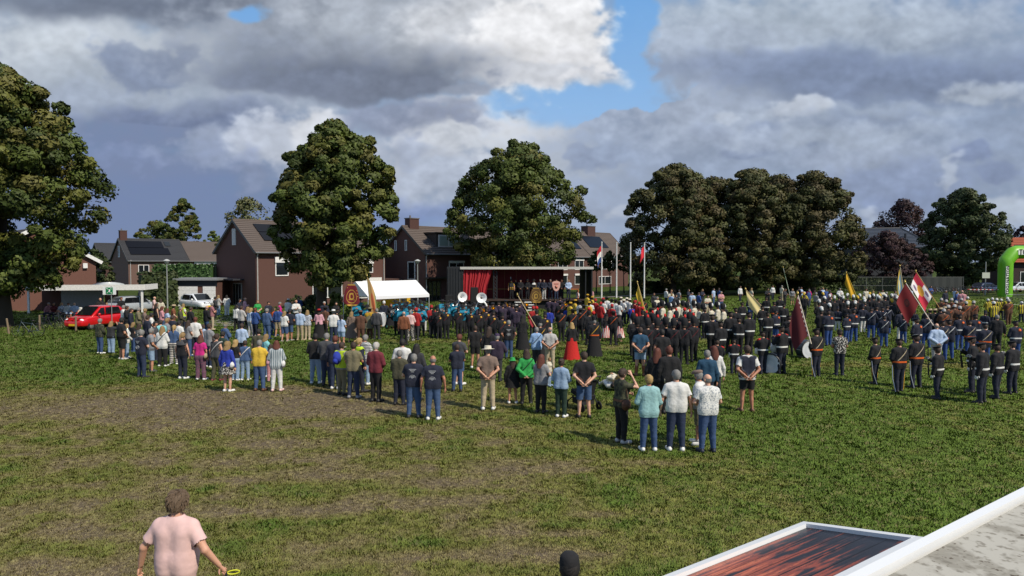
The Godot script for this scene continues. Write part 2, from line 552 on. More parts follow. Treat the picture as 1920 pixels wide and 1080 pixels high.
func grass_blades() -> void:
	var m := StandardMaterial3D.new()
	m.vertex_color_use_as_albedo = true
	m.roughness = 0.75
	m.metallic_specular = 0.3
	m.cull_mode = BaseMaterial3D.CULL_DISABLED
	m.backlight_enabled = true
	m.backlight = Color(0.35, 0.4, 0.2)
	var r := RandomNumberGenerator.new()
	r.seed = 4
	var buf := PackedFloat32Array()
	var want := 330000
	var got := 0
	buf.resize(want * 16)
	while got < want:
		# denser close by, thinning with distance
		var depth := 5.0 * pow(80.0 / 5.0, pow(r.randf(), 1.0))
		var x := r.randf_range(-0.80, 0.80) * depth
		var z := -depth
		var d := dryness(x, z)
		if r.randf() < smoothstep(0.4, 0.95, d) * 0.8:
			if r.randf() < 0.6:
				continue
		var clump := n_dry2.get_noise_2d(x * 1.3 + 200.0, z * 1.3)
		var s := (0.56 + depth * 0.032) * r.randf_range(0.6, 1.25) * (1.15 - d * 0.75) * (1.0 + maxf(clump, 0.0) * 1.1)
		var a := r.randf() * TAU
		var i := got * 16
		var ca := cos(a) * s
		var sa := sin(a) * s
		buf[i] = ca; buf[i + 1] = 0.0; buf[i + 2] = sa; buf[i + 3] = x
		buf[i + 4] = 0.0; buf[i + 5] = s * r.randf_range(0.55, 1.0); buf[i + 6] = 0.0; buf[i + 7] = height_at(x, z)
		buf[i + 8] = -sa; buf[i + 9] = 0.0; buf[i + 10] = ca; buf[i + 11] = z
		var c := ground_colour(x, z, clampf(d * 0.86 - maxf(clump, 0.0) * 0.25, 0.0, 1.0)) * r.randf_range(0.85, 1.5)
		if r.randf() < 0.10 + d * 0.2:
			c = c.lerp(Color(0.27, 0.22, 0.11), 0.55)
		buf[i + 12] = c.r; buf[i + 13] = c.g; buf[i + 14] = c.b; buf[i + 15] = 1.0
		got += 1
	var mm := MultiMesh.new()
	mm.transform_format = MultiMesh.TRANSFORM_3D
	mm.use_colors = true
	mm.mesh = tuft_mesh(11, 0.055, 0.055, 3)
	mm.instance_count = want
	mm.buffer = buf
	var o := MultiMeshInstance3D.new()
	o.name = "grass"
	o.multimesh = mm
	o.material_override = m
	add_child(o)
	tag(o, "short green and straw coloured grass covering the field", "grass", "", "stuff")

# ---------------------------------------------------------------- trees
func leaf_mat(key: String) -> StandardMaterial3D:
	if mats.has("leaf" + key):
		return mats["leaf" + key]
	var m := StandardMaterial3D.new()
	m.vertex_color_use_as_albedo = true
	m.roughness = 0.62
	m.metallic_specular = 0.35
	m.cull_mode = BaseMaterial3D.CULL_DISABLED
	m.backlight_enabled = true
	m.backlight = Color(0.30, 0.34, 0.12)
	mats["leaf" + key] = m
	return m

# profile: radius share at each height share of the crown, from its foot to its top
const DOME := [0.40, 0.66, 0.84, 0.97, 1.0, 0.97, 0.90, 0.79, 0.64, 0.44, 0.12]
const ROUND := [0.35, 0.68, 0.88, 0.96, 1.0, 0.98, 0.92, 0.80, 0.63, 0.42, 0.10]
const LOW := [0.75, 0.93, 1.0, 1.0, 0.98, 0.95, 0.90, 0.82, 0.70, 0.52, 0.18]

func profile_at(p: Array, t: float) -> float:
	var f := clampf(t, 0.0, 1.0) * (p.size() - 1)
	var i := mini(int(f), p.size() - 2)
	return lerpf(p[i], p[i + 1], f - i)

func crown_mesh(rad: float, y0: float, y1: float, prof: Array, cols: Array, clumps: int, leaves: int, leaf: float, sd: int, loose := 0.0) -> ArrayMesh:
	# leaves gathered in clumps that fill the crown, denser towards its skin
	var mb := MB.new()
	mb.use_c = true
	var r := RandomNumberGenerator.new()
	r.seed = sd
	var lump := FastNoiseLite.new()
	lump.seed = sd
	lump.frequency = 0.17
	lump.fractal_octaves = 2
	var per := leaves / clumps
	clumps *= 2
	per = leaves / clumps
	for k in clumps:
		var t := pow(r.randf(), 0.95)
		var a := r.randf() * TAU
		var skin := 1.0 if r.randf() < 0.62 else r.randf_range(0.08, 0.9)
		var pr := profile_at(prof, t) * rad
		var dir := Vector3(cos(a), 0, sin(a))
		var bump := 1.0 + lump.get_noise_3d(dir.x * pr, (y0 + (y1 - y0) * t), dir.z * pr) * ((0.18 if prof == LOW else 0.31) + loose)
		var cr := rad * r.randf_range(0.12, 0.21)
		var o := dir * maxf(pr * bump * skin - cr * 0.55, 0.0) + Vector3.UP * (lerpf(y0, y1, t) - cr * 0.2)
		if skin == 1.0 and r.randf() < 0.32:
			# a loose spray reaching out of the crown
			cr *= r.randf_range(0.38, 0.6)
			o += (dir + Vector3.UP * r.randf_range(-0.1, 0.7)) * cr * 1.5
		var c0: Color = cols[r.randi() % cols.size()]
		var tone := r.randf_range(0.82, 1.25)
		for j in per:
			# a spray of leaves: outer shell of the clump, heavier on its outer side
			var u := Vector3(r.randfn(), r.randfn(), r.randfn()).normalized()
			if u.dot(dir + Vector3.UP * 0.6) < -0.25 and r.randf() < 0.7:
				u = -u
			var q := o + Vector3(u.x, u.y * 0.72, u.z) * cr * (0.35 + 0.75 * sqrt(r.randf()))
			if loose > 0.0:
				q += u * cr * r.randf() * loose
			var nn := (u + Vector3(r.randfn(), r.randfn() + 0.5, r.randfn()) * 0.55).normalized()
			var x := nn.cross(Vector3(r.randfn(), r.randfn(), r.randfn())).normalized()
			var y := nn.cross(x)
			var s := leaf * r.randf_range(0.6, 1.35)
			mb.col = c0 * tone * r.randf_range(0.7, 1.35)
			var bent := nn * s * 0.2
			nn = (nn + (u + dir * 0.5) * 0.9).normalized()
			var i := mb.vert(q - x * s * 0.5, nn)
			mb.vert(q - y * s * 0.34, nn); mb.vert(q + x * s * 0.62 - bent, nn); mb.vert(q + y * s * 0.34, nn)
			mb.idx.append_array([i, i + 2, i + 1, i, i + 3, i + 2])
	return mb.commit()

func trunk_mesh(h: float, r0: float, rad: float, y0: float, sd: int) -> ArrayMesh:
	var mb := MB.new()
	var r := RandomNumberGenerator.new()
	r.seed = sd + 100
	var pts := []
	var rr := []
	for i in 8:
		var t := i / 7.0
		pts.append(Vector3(sin(t * 3.0 + sd) * 0.12 * t, h * 0.82 * t, cos(t * 2.3 + sd) * 0.12 * t))
		rr.append(r0 * (1.0 - 0.85 * t) * (1.35 if i == 0 else 1.0))
	mb.tube(pts, rr, 10)
	for k in 12:
		var t := r.randf_range(0.0, 0.75)
		var b := Vector3(0, y0 * 0.8 + (h * 0.8 - y0) * t, 0)
		var a := TAU * k / 12.0 * 2.4 + r.randf()
		var d := Vector3(cos(a), r.randf_range(0.35, 0.8), sin(a))
		var L := rad * r.randf_range(0.55, 0.8) * (1.0 - t * 0.5)
		mb.tube([b, b + d * L * 0.5 + Vector3.UP * 0.1, b + d * L + Vector3.UP * 0.4], [r0 * 0.32 * (1.0 - t * 0.5), r0 * 0.18, r0 * 0.05], 6)
	return mb.commit()

const LIME := [Color(0.072, 0.094, 0.020), Color(0.060, 0.082, 0.017), Color(0.098, 0.106, 0.023), Color(0.052, 0.072, 0.018), Color(0.108, 0.104, 0.026)]
const OLIVE := [Color(0.068, 0.070, 0.024), Color(0.058, 0.064, 0.022), Color(0.085, 0.078, 0.030), Color(0.050, 0.056, 0.020), Color(0.078, 0.064, 0.028)]
const DEEP := [Color(0.042, 0.060, 0.022), Color(0.052, 0.068, 0.026), Color(0.036, 0.052, 0.020), Color(0.062, 0.074, 0.028)]
const PURPLE := [Color(0.040, 0.022, 0.026), Color(0.050, 0.026, 0.028), Color(0.032, 0.019, 0.022), Color(0.060, 0.034, 0.030)]
const HEDGE := [Color(0.048, 0.072, 0.020), Color(0.060, 0.086, 0.024), Color(0.038, 0.058, 0.018)]
const BRIGHT := [Color(0.10, 0.14, 0.03), Color(0.085, 0.12, 0.028), Color(0.13, 0.15, 0.04)]

func tree(called: String, label: String, at: Vector3, h: float, rad: float, y0: float, cols: Array, sd: int, group := "", prof := DOME, clumps := 150, leaves := 26000, leaf := 0.34, r0 := 0.32, loose := 0.0) -> Node3D:
	var t := thing(called, label, "tree", at, 0.0, group)
	obj("trunk", trunk_mesh(h, r0, rad, y0, sd), mat(rgb("4a4038"), 0.95, 0.0, noise_fine, 1.5, 3.0), t)
	obj("crown", crown_mesh(rad, y0, h, prof, cols, clumps, leaves, leaf, sd, loose), leaf_mat("a"), t)
	if sd == 2:
		t.get_node("crown").position = Vector3(1.0, 0, 0)
	return t

func bush(called: String, label: String, category: String, at: Vector3, size: Vector3, cols: Array, sd: int, leaves := 2500, leaf := 0.16, group := "") -> MeshInstance3D:
	var m := crown_mesh(1.0, 0.0, 1.0, ROUND, cols, 26, leaves, leaf / maxf(size.x, 0.4), sd)
	var o := obj(called, m, leaf_mat("a"))
	o.position = at
	o.scale = size
	tag(o, label, category, group)
	return o

func hedge(label: String, a: Vector3, b: Vector3, w: float, h: float, cols: Array, sd: int, per := 260, leaf := 0.16, y0 := 0.0) -> MeshInstance3D:
	# a clipped wall of leaves
	var mb := MB.new()
	mb.use_c = true
	var r := RandomNumberGenerator.new()
	r.seed = sd
	var d := b - a
	var L := d.length()
	var x := d.normalized()
	var z := x.cross(Vector3.UP)
	for i in int(L * per):
		var u := r.randf() * L
		var face := r.randi() % 3
		var q: Vector3
		var nn: Vector3
		if face == 0:
			q = Vector3(u, h + r.randfn() * 0.06, r.randf_range(-0.5, 0.5) * w); nn = Vector3.UP
		else:
			var s := 1.0 if face == 1 else -1.0
			q = Vector3(u, r.randf() * h, s * (w * 0.5 + r.randfn() * 0.06)); nn = Vector3(0, 0, s)
		var p := a + x * q.x + Vector3.UP * (q.y + y0) + z * q.z
		var n3 := (x * nn.x + Vector3.UP * nn.y + z * nn.z + Vector3(r.randfn(), r.randfn(), r.randfn()) * 0.5).normalized()
		var e := n3.cross(Vector3(r.randfn(), r.randfn(), r.randfn())).normalized()
		var f := n3.cross(e)
		var s2 := leaf * r.randf_range(0.6, 1.4)
		mb.col = cols[r.randi() % cols.size()] * r.randf_range(0.7, 1.3)
		var k := mb.vert(p - e * s2, n3)
		mb.vert(p - f * s2 * 0.6, n3); mb.vert(p + e * s2, n3); mb.vert(p + f * s2 * 0.6, n3)
		mb.idx.append_array([k, k + 2, k + 1, k, k + 3, k + 2])
	# twiggy inside so that no light leaks through
	mb.col = cols[0]
	mb.box((a + b) * 0.5 + Vector3.UP * (h * 0.48 + y0), Vector3(L * 0.99, h * 0.94, w * 0.8), Basis(x, Vector3.UP, z))
	var o := obj("hedge", mb, leaf_mat("a"))
	tag(o, label, "hedge")
	return o

func build_trees() -> void:
	tree("lime_tree", "tallest lime tree, shading the red brick gable beside the carport", dp(6, 45), 16.8, 5.7, 2.6, LIME, 1, "lime trees round the field", DOME, 190, 105400, 0.26, 0.42)
	tree("lime_tree", "lime tree with a bare trunk before the house with two roof panels", dp(602, 48.5), 14.0, 4.15, 3.1, LIME, 2, "lime trees round the field", DOME, 170, 81600, 0.27, 0.42)
	tree("lime_tree", "lime tree rising behind the open stage trailer", dp(972, 73), 16.6, 6.8, 2.6, LIME, 3, "lime trees round the field", DOME, 170, 85000, 0.29, 0.4)
	tree("lime_tree", "broad brownish lime tree beside the flagpoles", dp(1262, 88), 16.5, 6.2, 1.8, OLIVE, 4, "lime trees round the field", LOW, 150, 66300, 0.32, 0.4)
	tree("lime_tree", "shorter brownish lime tree filling the row behind the broad one", dp(1335, 93), 15.4, 5.6, 1.8, OLIVE, 17, "lime trees round the field", LOW, 130, 46000, 0.33, 0.4)
	tree("lime_tree", "brownish lime tree in the middle of the merged row", dp(1403, 91), 16.3, 5.8, 1.8, OLIVE, 5, "lime trees round the field", LOW, 150, 61000, 0.32, 0.4)
	tree("lime_tree", "brownish lime tree tucked behind the last two of the row", dp(1462, 98), 16.4, 5.8, 1.8, OLIVE, 18, "lime trees round the field", LOW, 130, 46000, 0.34, 0.4)
	tree("lime_tree", "brownish lime tree at the hedge end of the merged row", dp(1523, 95), 16.4, 6.3, 1.6, OLIVE, 6, "lime trees round the field", LOW, 150, 66000, 0.33, 0.4)
	tree("lime_tree", "dark green round lime tree beside the grey ribbed roof", dp(1806, 108), 15.6, 5.9, 1.6, DEEP, 7, "lime trees round the field", DOME, 150, 61200, 0.35, 0.4)
	tree("copper_beech", "low dark purple beech in front of the grey ribbed roof", dp(1662, 106), 8.8, 5.2, 0.6, PURPLE, 8, "", ROUND, 110, 25500, 0.30, 0.22)
	tree("copper_beech", "purple beech showing above the grey ribbed roof", dp(1690, 145), 17.0, 6.0, 3.0, PURPLE, 9, "", ROUND, 100, 15300, 0.38, 0.3, 0.5)
	tree("far_tree", "round tree with tall crown behind the dark slate roof", dp(345, 150), 18.0, 3.9, 2.0, LIME, 10, "", ROUND, 100, 22100, 0.38, 0.3)
	tree("far_tree", "lower spreading tree beside the tall round crown", dp(298, 152), 13.2, 4.9, 2.0, LIME, 11, "", LOW, 90, 17000, 0.38, 0.3)
	tree("far_tree", "small pale tree peeping over the brown tiled roof", dp(400, 130), 10.2, 1.7, 2.0, BRIGHT, 12, "", ROUND, 50, 3500, 0.4, 0.15)
	tree("willow_tree", "wispy willow top behind the house with two roof panels", dp(466, 96), 13.0, 3.4, 2.0, [Color(0.13, 0.13, 0.06), Color(0.10, 0.11, 0.045)], 13, "", ROUND, 90, 7000, 0.34, 0.2, 0.8)
	tree("far_tree", "dark bare-topped tree behind the house beyond the inflatable arch", dp(1916, 125), 10.8, 1.9, 2.0, PURPLE, 14, "", ROUND, 50, 4000, 0.4, 0.2, 0.5)
	tree("far_tree", "small dark tree between the round lime tree and the arch", dp(1868, 130), 8.2, 2.6, 1.0, DEEP, 15, "", ROUND, 60, 5000, 0.45, 0.2)
	tree("far_tree", "narrow dark tree behind the brick gable and the slate roof", dp(178, 84), 5.8, 2.2, 0.5, DEEP, 16, "", ROUND, 60, 5000, 0.4, 0.2)
	for k in 3:
		tree("pleached_tree", "small clipped tree in the front garden behind the flagpoles", dp([1118, 1144, 1170][k], 96), 5.9, 1.15, 3.2, HEDGE, 20 + k, "clipped garden trees", ROUND, 40, 4000, 0.26, 0.1)
	hedge("long clipped hedge under the row of brownish lime trees", dp(1240, 104), dp(1470, 108), 1.2, 2.1, HEDGE, 31, 90, 0.26)
	hedge("bright clipped hedge between the lime row and the wire fence", dp(1470, 102), dp(1592, 102), 1.2, 2.25, HEDGE, 32, 200, 0.22)
	hedge("green hedge growing over the flat garage roof", dp(292, 70), dp(404, 70), 1.6, 2.4, [Color(0.05, 0.10, 0.03), Color(0.07, 0.13, 0.045)], 33, 260, 0.16, 1.6)
	hedge("tall dark hedge between the carport and the garages", dp(262, 64), dp(330, 66), 1.8, 3.3, DEEP, 34, 300, 0.16)
	hedge("low garden hedge behind the flagpoles", dp(1186, 94), dp(1330, 98), 1.0, 1.6, DEEP, 35, 160, 0.2)
	bush("shrub", "yellow green shrub beside the white party tent", "shrub", dp(625, 53), Vector3(1.3, 1.9, 1.0), BRIGHT, 41)
	bush("shrub", "dark shrub at the foot of the bare trunk", "shrub", dp(586, 50.5), Vector3(1.5, 1.8, 1.0), DEEP, 42)
	bush("shrub", "dark shrub before the wide house window", "shrub", dp(560, 60), Vector3(1.4, 1.3, 1.0), DEEP, 43)
	bush("shrub", "bright green shrub below the orange wall", "shrub", dp(1275, 92), Vector3(2.0, 2.1, 1.2), BRIGHT, 44)
	bush("shrub", "green shrub beside the last flagpole", "shrub", dp(1198, 90), Vector3(1.6, 2.2, 1.2), HEDGE, 45)
	bush("shrub", "olive shrub beyond the orange wall", "shrub", dp(1335, 93), Vector3(1.7, 2.0, 1.2), [Color(0.12, 0.11, 0.03)], 46)

# ---------------------------------------------------------------- houses
var glass_m: StandardMaterial3D
var white_m: StandardMaterial3D

func brick(c: Color) -> StandardMaterial3D:
	return mat(c, 0.92, 0.0, noise_brick, 1.6, 1.5)

func window_at(parent: Node3D, x: float, y: float, w: float, h: float, z: float, panes := 2, turn := 0.0, at := Vector3.ZERO, blind := 0.0, frame_m: Material = null) -> void:
	# a framed window standing in a wall whose face is z = const (or turned about the upright)
	var holder := Transform3D(rot_y(turn), at)
	var fm: Material = frame_m if frame_m else white_m
	var f := MB.new()
	var t := 0.09
	f.box(holder * Vector3(x + w / 2, y + t / 2, z + 0.02), Vector3(w, t, 0.10), holder.basis)
	f.box(holder * Vector3(x + w / 2, y + h - t / 2, z + 0.02), Vector3(w, t, 0.10), holder.basis)
	f.box(holder * Vector3(x + t / 2, y + h / 2, z + 0.02), Vector3(t, h - 2 * t, 0.10), holder.basis)
	f.box(holder * Vector3(x + w - t / 2, y + h / 2, z + 0.02), Vector3(t, h - 2 * t, 0.10), holder.basis)
	for k in range(1, panes):
		f.box(holder * Vector3(x + w * k / panes, y + h / 2, z + 0.018), Vector3(t, h - 2 * t, 0.09), holder.basis)
	var o := obj("window", f, fm, parent)
	for k in panes:
		var g := MB.new()
		var x0 := x + w * k / panes + t * (1.0 if k == 0 else 0.5)
		var x1 := x + w * (k + 1) / panes - t * (1.0 if k == panes - 1 else 0.5)
		g.box(holder * Vector3((x0 + x1) / 2, y + h / 2, z + 0.012), Vector3(x1 - x0, h - 2 * t, 0.02), holder.basis)
		obj("pane", g, glass_m, o)
	if blind > 0.0:
		var b := MB.new()
		b.box(holder * Vector3(x + w / 2, y + h - blind / 2 + 0.08, z + 0.10), Vector3(w + 0.1, blind, 0.14), holder.basis)
		obj("roller_shutter", b, white_m, o)

func roof_slab(a: Vector3, b: Vector3, up: Vector3, courses: int, thick := 0.12) -> MB:
	# a tiled slope: eave from a to b, `up` leads from eave to ridge; each course laps the one below
	var mb := MB.new()
	var nn := (b - a).cross(up).normalized()
	var under := -nn * thick
	for k in courses:
		var p := up * (float(k) / courses)
		var q := up * (float(k + 1) / courses)
		mb.quad(a + p + nn * 0.05, b + p + nn * 0.05, b + q + nn * 0.008, a + q + nn * 0.008)
		mb.quad(a + p + nn * 0.008, b + p + nn * 0.008, b + p + nn * 0.05, a + p + nn * 0.05)
	mb.quad(a + under, a + up + under, b + up + under, b + under)
	mb.quad(a + under, a, a + up, a + up + under)
	mb.quad(b, b + under, b + up + under, b + up)
	mb.quad(a + under, b + under, b, a)
	return mb

func house(called: String, label: String, corner: Vector3, turn: float, L: float, D: float, eave: float, ridge: float, wall_m: Material, roof_m: Material, group := "") -> Node3D:
	# x runs along the front from the corner, z = 0 is the front, the back lies at -D
	var t := thing(called, label, "house", corner, turn, group)
	var w := MB.new()
	w.prism([Vector2(0, 0), Vector2(D, 0), Vector2(D, eave), Vector2(D / 2, ridge - 0.12), Vector2(0, eave)], 0.0, L, Transform3D(Basis(Vector3(0, 0, -1), Vector3.UP, Vector3(1, 0, 0)), Vector3.ZERO))
	obj("wall", w, wall_m, t)
	var over := 0.35
	var slope := (ridge - eave) / (D / 2)
	var e := eave - slope * over + 0.06
	var up := Vector3(0, ridge + 0.06 - e, -(D / 2 + over))
	var n := int(up.length() / 0.34)
	var roof := roof_slab(Vector3(-over * 0.6, e, over), Vector3(L + over * 0.6, e, over), up, n)
	var back := roof_slab(Vector3(L + over * 0.6, e, -D - over), Vector3(-over * 0.6, e, -D - over), Vector3(0, up.y, -up.z), 3)
	var o := obj("roof", roof, roof_m, t)
	obj("rear_slope", back, roof_m, o)
	var rg := MB.new()
	rg.tube([Vector3(-over * 0.6, ridge + 0.06, -D / 2), Vector3(L + over * 0.6, ridge + 0.06, -D / 2)], [0.12, 0.12], 8)
	obj("ridge", rg, roof_m, o)
	var gt := MB.new()
	gt.tube([Vector3(-over * 0.6, e - 0.03, over + 0.07), Vector3(L + over * 0.6, e - 0.03, over + 0.07)], [0.07, 0.07], 8)
	obj("gutter", gt, paint(rgb("6a6d70")), t)
	# bargeboards along the gable
	for s in [0, 1]:
		var bb := MB.new()
		var x: float = -over * 0.6 - 0.03 if s == 0 else L + over * 0.6 + 0.03
		bb.bar(Vector3(x, e - 0.02, over), Vector3(x, ridge, -D / 2), 0.05, 0.24)
		bb.bar(Vector3(x, e - 0.02, -D - over), Vector3(x, ridge, -D / 2), 0.05, 0.24)
		obj("bargeboard", bb, paint(rgb("4b4744")), t)
	return t

func slope_point(D: float, eave: float, ridge: float, x: float, s: float) -> Vector3:
	return Vector3(x, lerpf(eave, ridge, s), -D / 2 * s)

func panel_on_roof(t: Node3D, called: String, D: float, eave: float, ridge: float, x: float, s: float, w: float, ls: float, m: Material) -> void:
	var up := Vector3(0, ridge - eave, -D / 2)
	var nn := Vector3.RIGHT.cross(up).normalized()
	var mb := MB.new()
	var c := Vector3(x + w / 2, eave, 0) + up * (s + ls / 2) + nn * 0.16
	mb.box(c, Vector3(w, 0.05, up.length() * ls), Basis(Vector3.RIGHT, nn, Vector3.RIGHT.cross(nn)))
	obj(called, mb, m, t)

func chimney(t: Node3D, x: float, y: float, z: float, w := 0.9, h := 1.2) -> void:
	var mb := MB.new()
	mb.box(Vector3(x, y + h / 2 - 0.5, z), Vector3(w, h + 1.0, w * 0.7))
	var o := obj("chimney", mb, brick(rgb("5f423c")), t)
	var c := MB.new()
	c.box(Vector3(x, y + h + 0.06, z), Vector3(w + 0.12, 0.1, w * 0.7 + 0.12))
	c.tube([Vector3(x - w * 0.2, y + h + 0.1, z), Vector3(x - w * 0.2, y + h + 0.4, z)], [0.1, 0.09], 8)
	obj("chimney_cap", c, paint(rgb("6d6864")), o)

func downpipe(t: Node3D, x: float, h: float, z := 0.08) -> void:
	var mb := MB.new()
	mb.tube([Vector3(x, 0.0, z), Vector3(x, h - 0.35, z), Vector3(x, h - 0.05, z + 0.3)], [0.06, 0.06, 0.06], 8)
	obj("downpipe", mb, paint(rgb("b9b6b2")), t)

func build_town() -> void:
	glass_m = StandardMaterial3D.new()
	glass_m.albedo_color = rgb("1d2226")
	glass_m.roughness = 0.06
	glass_m.metallic_specular = 0.6
	white_m = paint(rgb("ececea"), 0.45)
	var red := brick(rgb("6e4d45"))
	var dark := brick(rgb("5e433d"))
	var brown := mat(rgb("6e625b"), 0.9, 0.0, noise_brick, 1.3)
	var slate := mat(rgb("3d3e42"), 0.75, 0.0, noise_brick, 1.3)
	var solar := mat(rgb("0b0d15"), 0.3)
	solar.metallic_specular = 0.3
	var a := deg_to_rad(TURN)
	# --- house with the two roof panels
	var c1 := dp(480, 64)
	var h := house("brick_house", "brown brick house with two dark solar panels and a dark gable", c1, a, 14.6, 8.8, 5.4, 8.4, red, brown, "brick houses along the street")
	for k in 2:
		panel_on_roof(h, "solar_panel", 8.8, 5.4, 8.4, 1.5, 0.30 + k * 0.29, 6.0, 0.27, solar)
	chimney(h, 4.6, 8.3, -4.4)
	downpipe(h, 0.12, 5.3)
	downpipe(h, 14.4, 5.3)
	window_at(h, 1.9, 3.0, 1.35, 1.75, 0.0, 1, 0.0, Vector3.ZERO, 0.55)
	window_at(h, 5.8, 0.7, 3.4, 1.9, 0.0, 2)
	window_at(h, 6.2, 3.2, 2.6, 1.4, 0.0, 2, 0.0, Vector3.ZERO, 0.4)
	window_at(h, 10.8, 0.5, 3.2, 2.1, 0.0, 2, 0.0, Vector3.ZERO, 1.0)
	window_at(h, 10.6, 3.2, 2.4, 1.4, 0.0, 2, 0.0, Vector3.ZERO, 0.5)
	var band := MB.new()
	band.box(Vector3(9.0, 2.95, 0.02), Vector3(7.4, 0.16, 0.12))
	obj("lintel", band, paint(rgb("4a4341")), h)
	# gable end of that house: a tall slit, a door under a canopy
	var gt := -PI / 2
	window_at(h, 3.9, 6.0, 0.75, 1.6, 0.0, 1, gt, Vector3(0, 0, -8.8), 0.0)
	var shutter := MB.new()
	shutter.box(Vector3(-0.06, 6.8, -4.5), Vector3(0.03, 1.5, 0.62))
	obj("shutter", shutter, paint(rgb("c9c9c6")), h)
	window_at(h, 1.2, 0.5, 0.9, 1.7, 0.0, 1, gt, Vector3(0, 0, -8.8))
	door_at(h, Vector3(-0.04, 0, -3.9), gt, rgb("8a8c8e"))
	var can := MB.new()
	can.box(Vector3(-0.55, 2.65, -4.2), Vector3(1.1, 0.14, 3.4))
	obj("canopy", can, paint(rgb("33343c")), h)
	# --- house with the dormer
	var c2 := dp(797, 74)
	h = house("brick_house", "brown brick house with a white framed dormer and a black gable side", c2, a, 15.0, 7.6, 5.4, 8.3, red, brown, "brick houses along the street")
	chimney(h, 1.2, 8.3, -3.8, 1.3, 0.9)
	downpipe(h, 0.12, 5.3)
	dormer(h, 2.2, 7.6, 5.4, 8.3)
	window_at(h, 3.4, 2.9, 2.2, 1.5, 0.0, 2, 0.0, Vector3.ZERO, 0.25)
	window_at(h, 9.6, 3.0, 2.4, 1.5, 0.0, 2, 0.0, Vector3.ZERO, 0.25)
	window_at(h, 9.0, 0.6, 3.0, 1.9, 0.0, 2)
	door_at(h, Vector3(1.2, 0, 0.04), 0.0, rgb("2a2422"))
	door_at(h, Vector3(5.4, 0, 0.04), 0.0, rgb("2a2422"))
	for k in 2:
		window_at(h, 2.2 + k * 1.9, 5.6, 0.35, 1.2, 0.0, 1, gt, Vector3(0, 0, -7.6))
	window_at(h, 4.6, 2.4, 1.3, 2.0, 0.0, 1, gt, Vector3(0, 0, -7.6))
	var lb := MB.new()
	lb.box(Vector3(2.4, 2.6, 0.35), Vector3(5.0, 0.18, 0.7))
	obj("porch_roof", lb, paint(rgb("3b3532")), h)
	var annex := MB.new()
	annex.box(Vector3(-1.6, 1.25, -5.8), Vector3(3.1, 2.5, 3.4))
	obj("side_annex", annex, dark, h)
	# --- houses right of the stage tree
	var c3 := dp(1003, 104)
	h = house("brick_house", "terraced brick house showing behind the open stage trailer", c3, a, 13.4, 8.0, 5.4, 8.9, red, brown, "brick houses along the street")
	for k in 3:
		window_at(h, 1.2 + k * 4.2, 3.1, 2.3, 1.7, 0.0, 2, 0.0, Vector3.ZERO, 0.3)
		window_at(h, 1.2 + k * 4.2, 0.7, 2.3, 1.7, 0.0, 1, 0.0, Vector3.ZERO, 0.3)
	panel_on_roof(h, "solar_panel", 8.0, 5.4, 8.9, 10.2, 0.3, 2.6, 0.45, solar)
	h = house("brick_house", "terraced brick house with a large solar panel behind the flagpoles", c3 + rot_y(a) * Vector3(14.2, 0, -1.6), a, 13.0, 8.6, 5.6, 9.6, red, brown, "brick houses along the street")
	panel_on_roof(h, "solar_panel", 8.6, 5.6, 9.6, 3.2, 0.30, 5.4, 0.5, solar)
	chimney(h, 6.6, 9.4, -4.3, 2.2, 1.3)
	for k in 3:
		window_at(h, [1.5, 5.0, 7.6][k], 3.1 + (0.5 if k == 0 else 0.0), [1.5, 1.3, 1.3][k], 1.2 if k == 0 else 2.2, 0.0, 1, 0.0, Vector3.ZERO, 0.35)
	window_at(h, 4.0, 0.5, 3.6, 1.4, 0.0, 2, 0.0, Vector3.ZERO, 0.0)
	downpipe(h, 0.1, 5.5)
	# --- slate roofed pair behind the carport
	var c4 := dp(241, 114)
	h = house("brick_house", "grey brown house with dark slate roof, solar field and chimney", c4, a, 9.6, 9.0, 4.75, 8.3, brick(rgb("80645a")), slate, "brick houses along the street")
	for k in 2:
		panel_on_roof(h, "solar_panel", 9.0, 4.75, 8.3, 0.7, 0.22 + k * 0.34, 6.4 - k * 0.6, 0.32, solar)
	panel_on_roof(h, "roof_window", 9.0, 4.75, 8.3, 6.9, 0.66, 0.9, 0.22, glass_m)
	chimney(h, 0.6, 8.2, -4.5, 1.1, 1.5)
	window_at(h, 1.5, 2.4, 1.7, 1.5, 0.0, 2)
	window_at(h, 5.0, 2.6, 3.8, 1.4, 0.0, 3)
	window_at(h, 4.0, 5.2, 0.8, 1.9, 0.0, 1, gt, Vector3(0, 0, -9.0))
	downpipe(h, 0.3, 4.7)
	h = house("brick_house", "brown tiled house with a white first floor panel beside the slate roof", c4 + rot_y(a) * Vector3(9.9, 0, 0), a, 11.0, 9.0, 4.7, 8.0, brick(rgb("80645a")), brown, "brick houses along the street")
	var pan := MB.new()
	pan.box(Vector3(3.0, 3.4, 0.06), Vector3(4.4, 2.4, 0.12))
	obj("white_panel", pan, white_m, h)
	# --- far gable behind the slate house
	house("brick_house", "small far house peeping out behind the slate roofed house", dp(192, 132), a, 8.0, 8.0, 4.6, 8.0, dark, slate, "brick houses along the street")
	build_gable_house()
	build_garages()
	build_right_side()

func door_at(t: Node3D, p: Vector3, turn: float, c: Color) -> void:
	var tr := Transform3D(rot_y(turn), p)
	var mb := MB.new()
	mb.box(tr * Vector3(0, 1.15, 0), Vector3(1.9, 2.3, 0.08), tr.basis)
	var o := obj("door", mb, paint(c), t)
	for k in 3:
		var g := MB.new()
		g.box(tr * Vector3(-0.6 + k * 0.6, 1.2, 0.05), Vector3(0.46, 2.0, 0.03), tr.basis)
		obj("pane", g, glass_m, o)

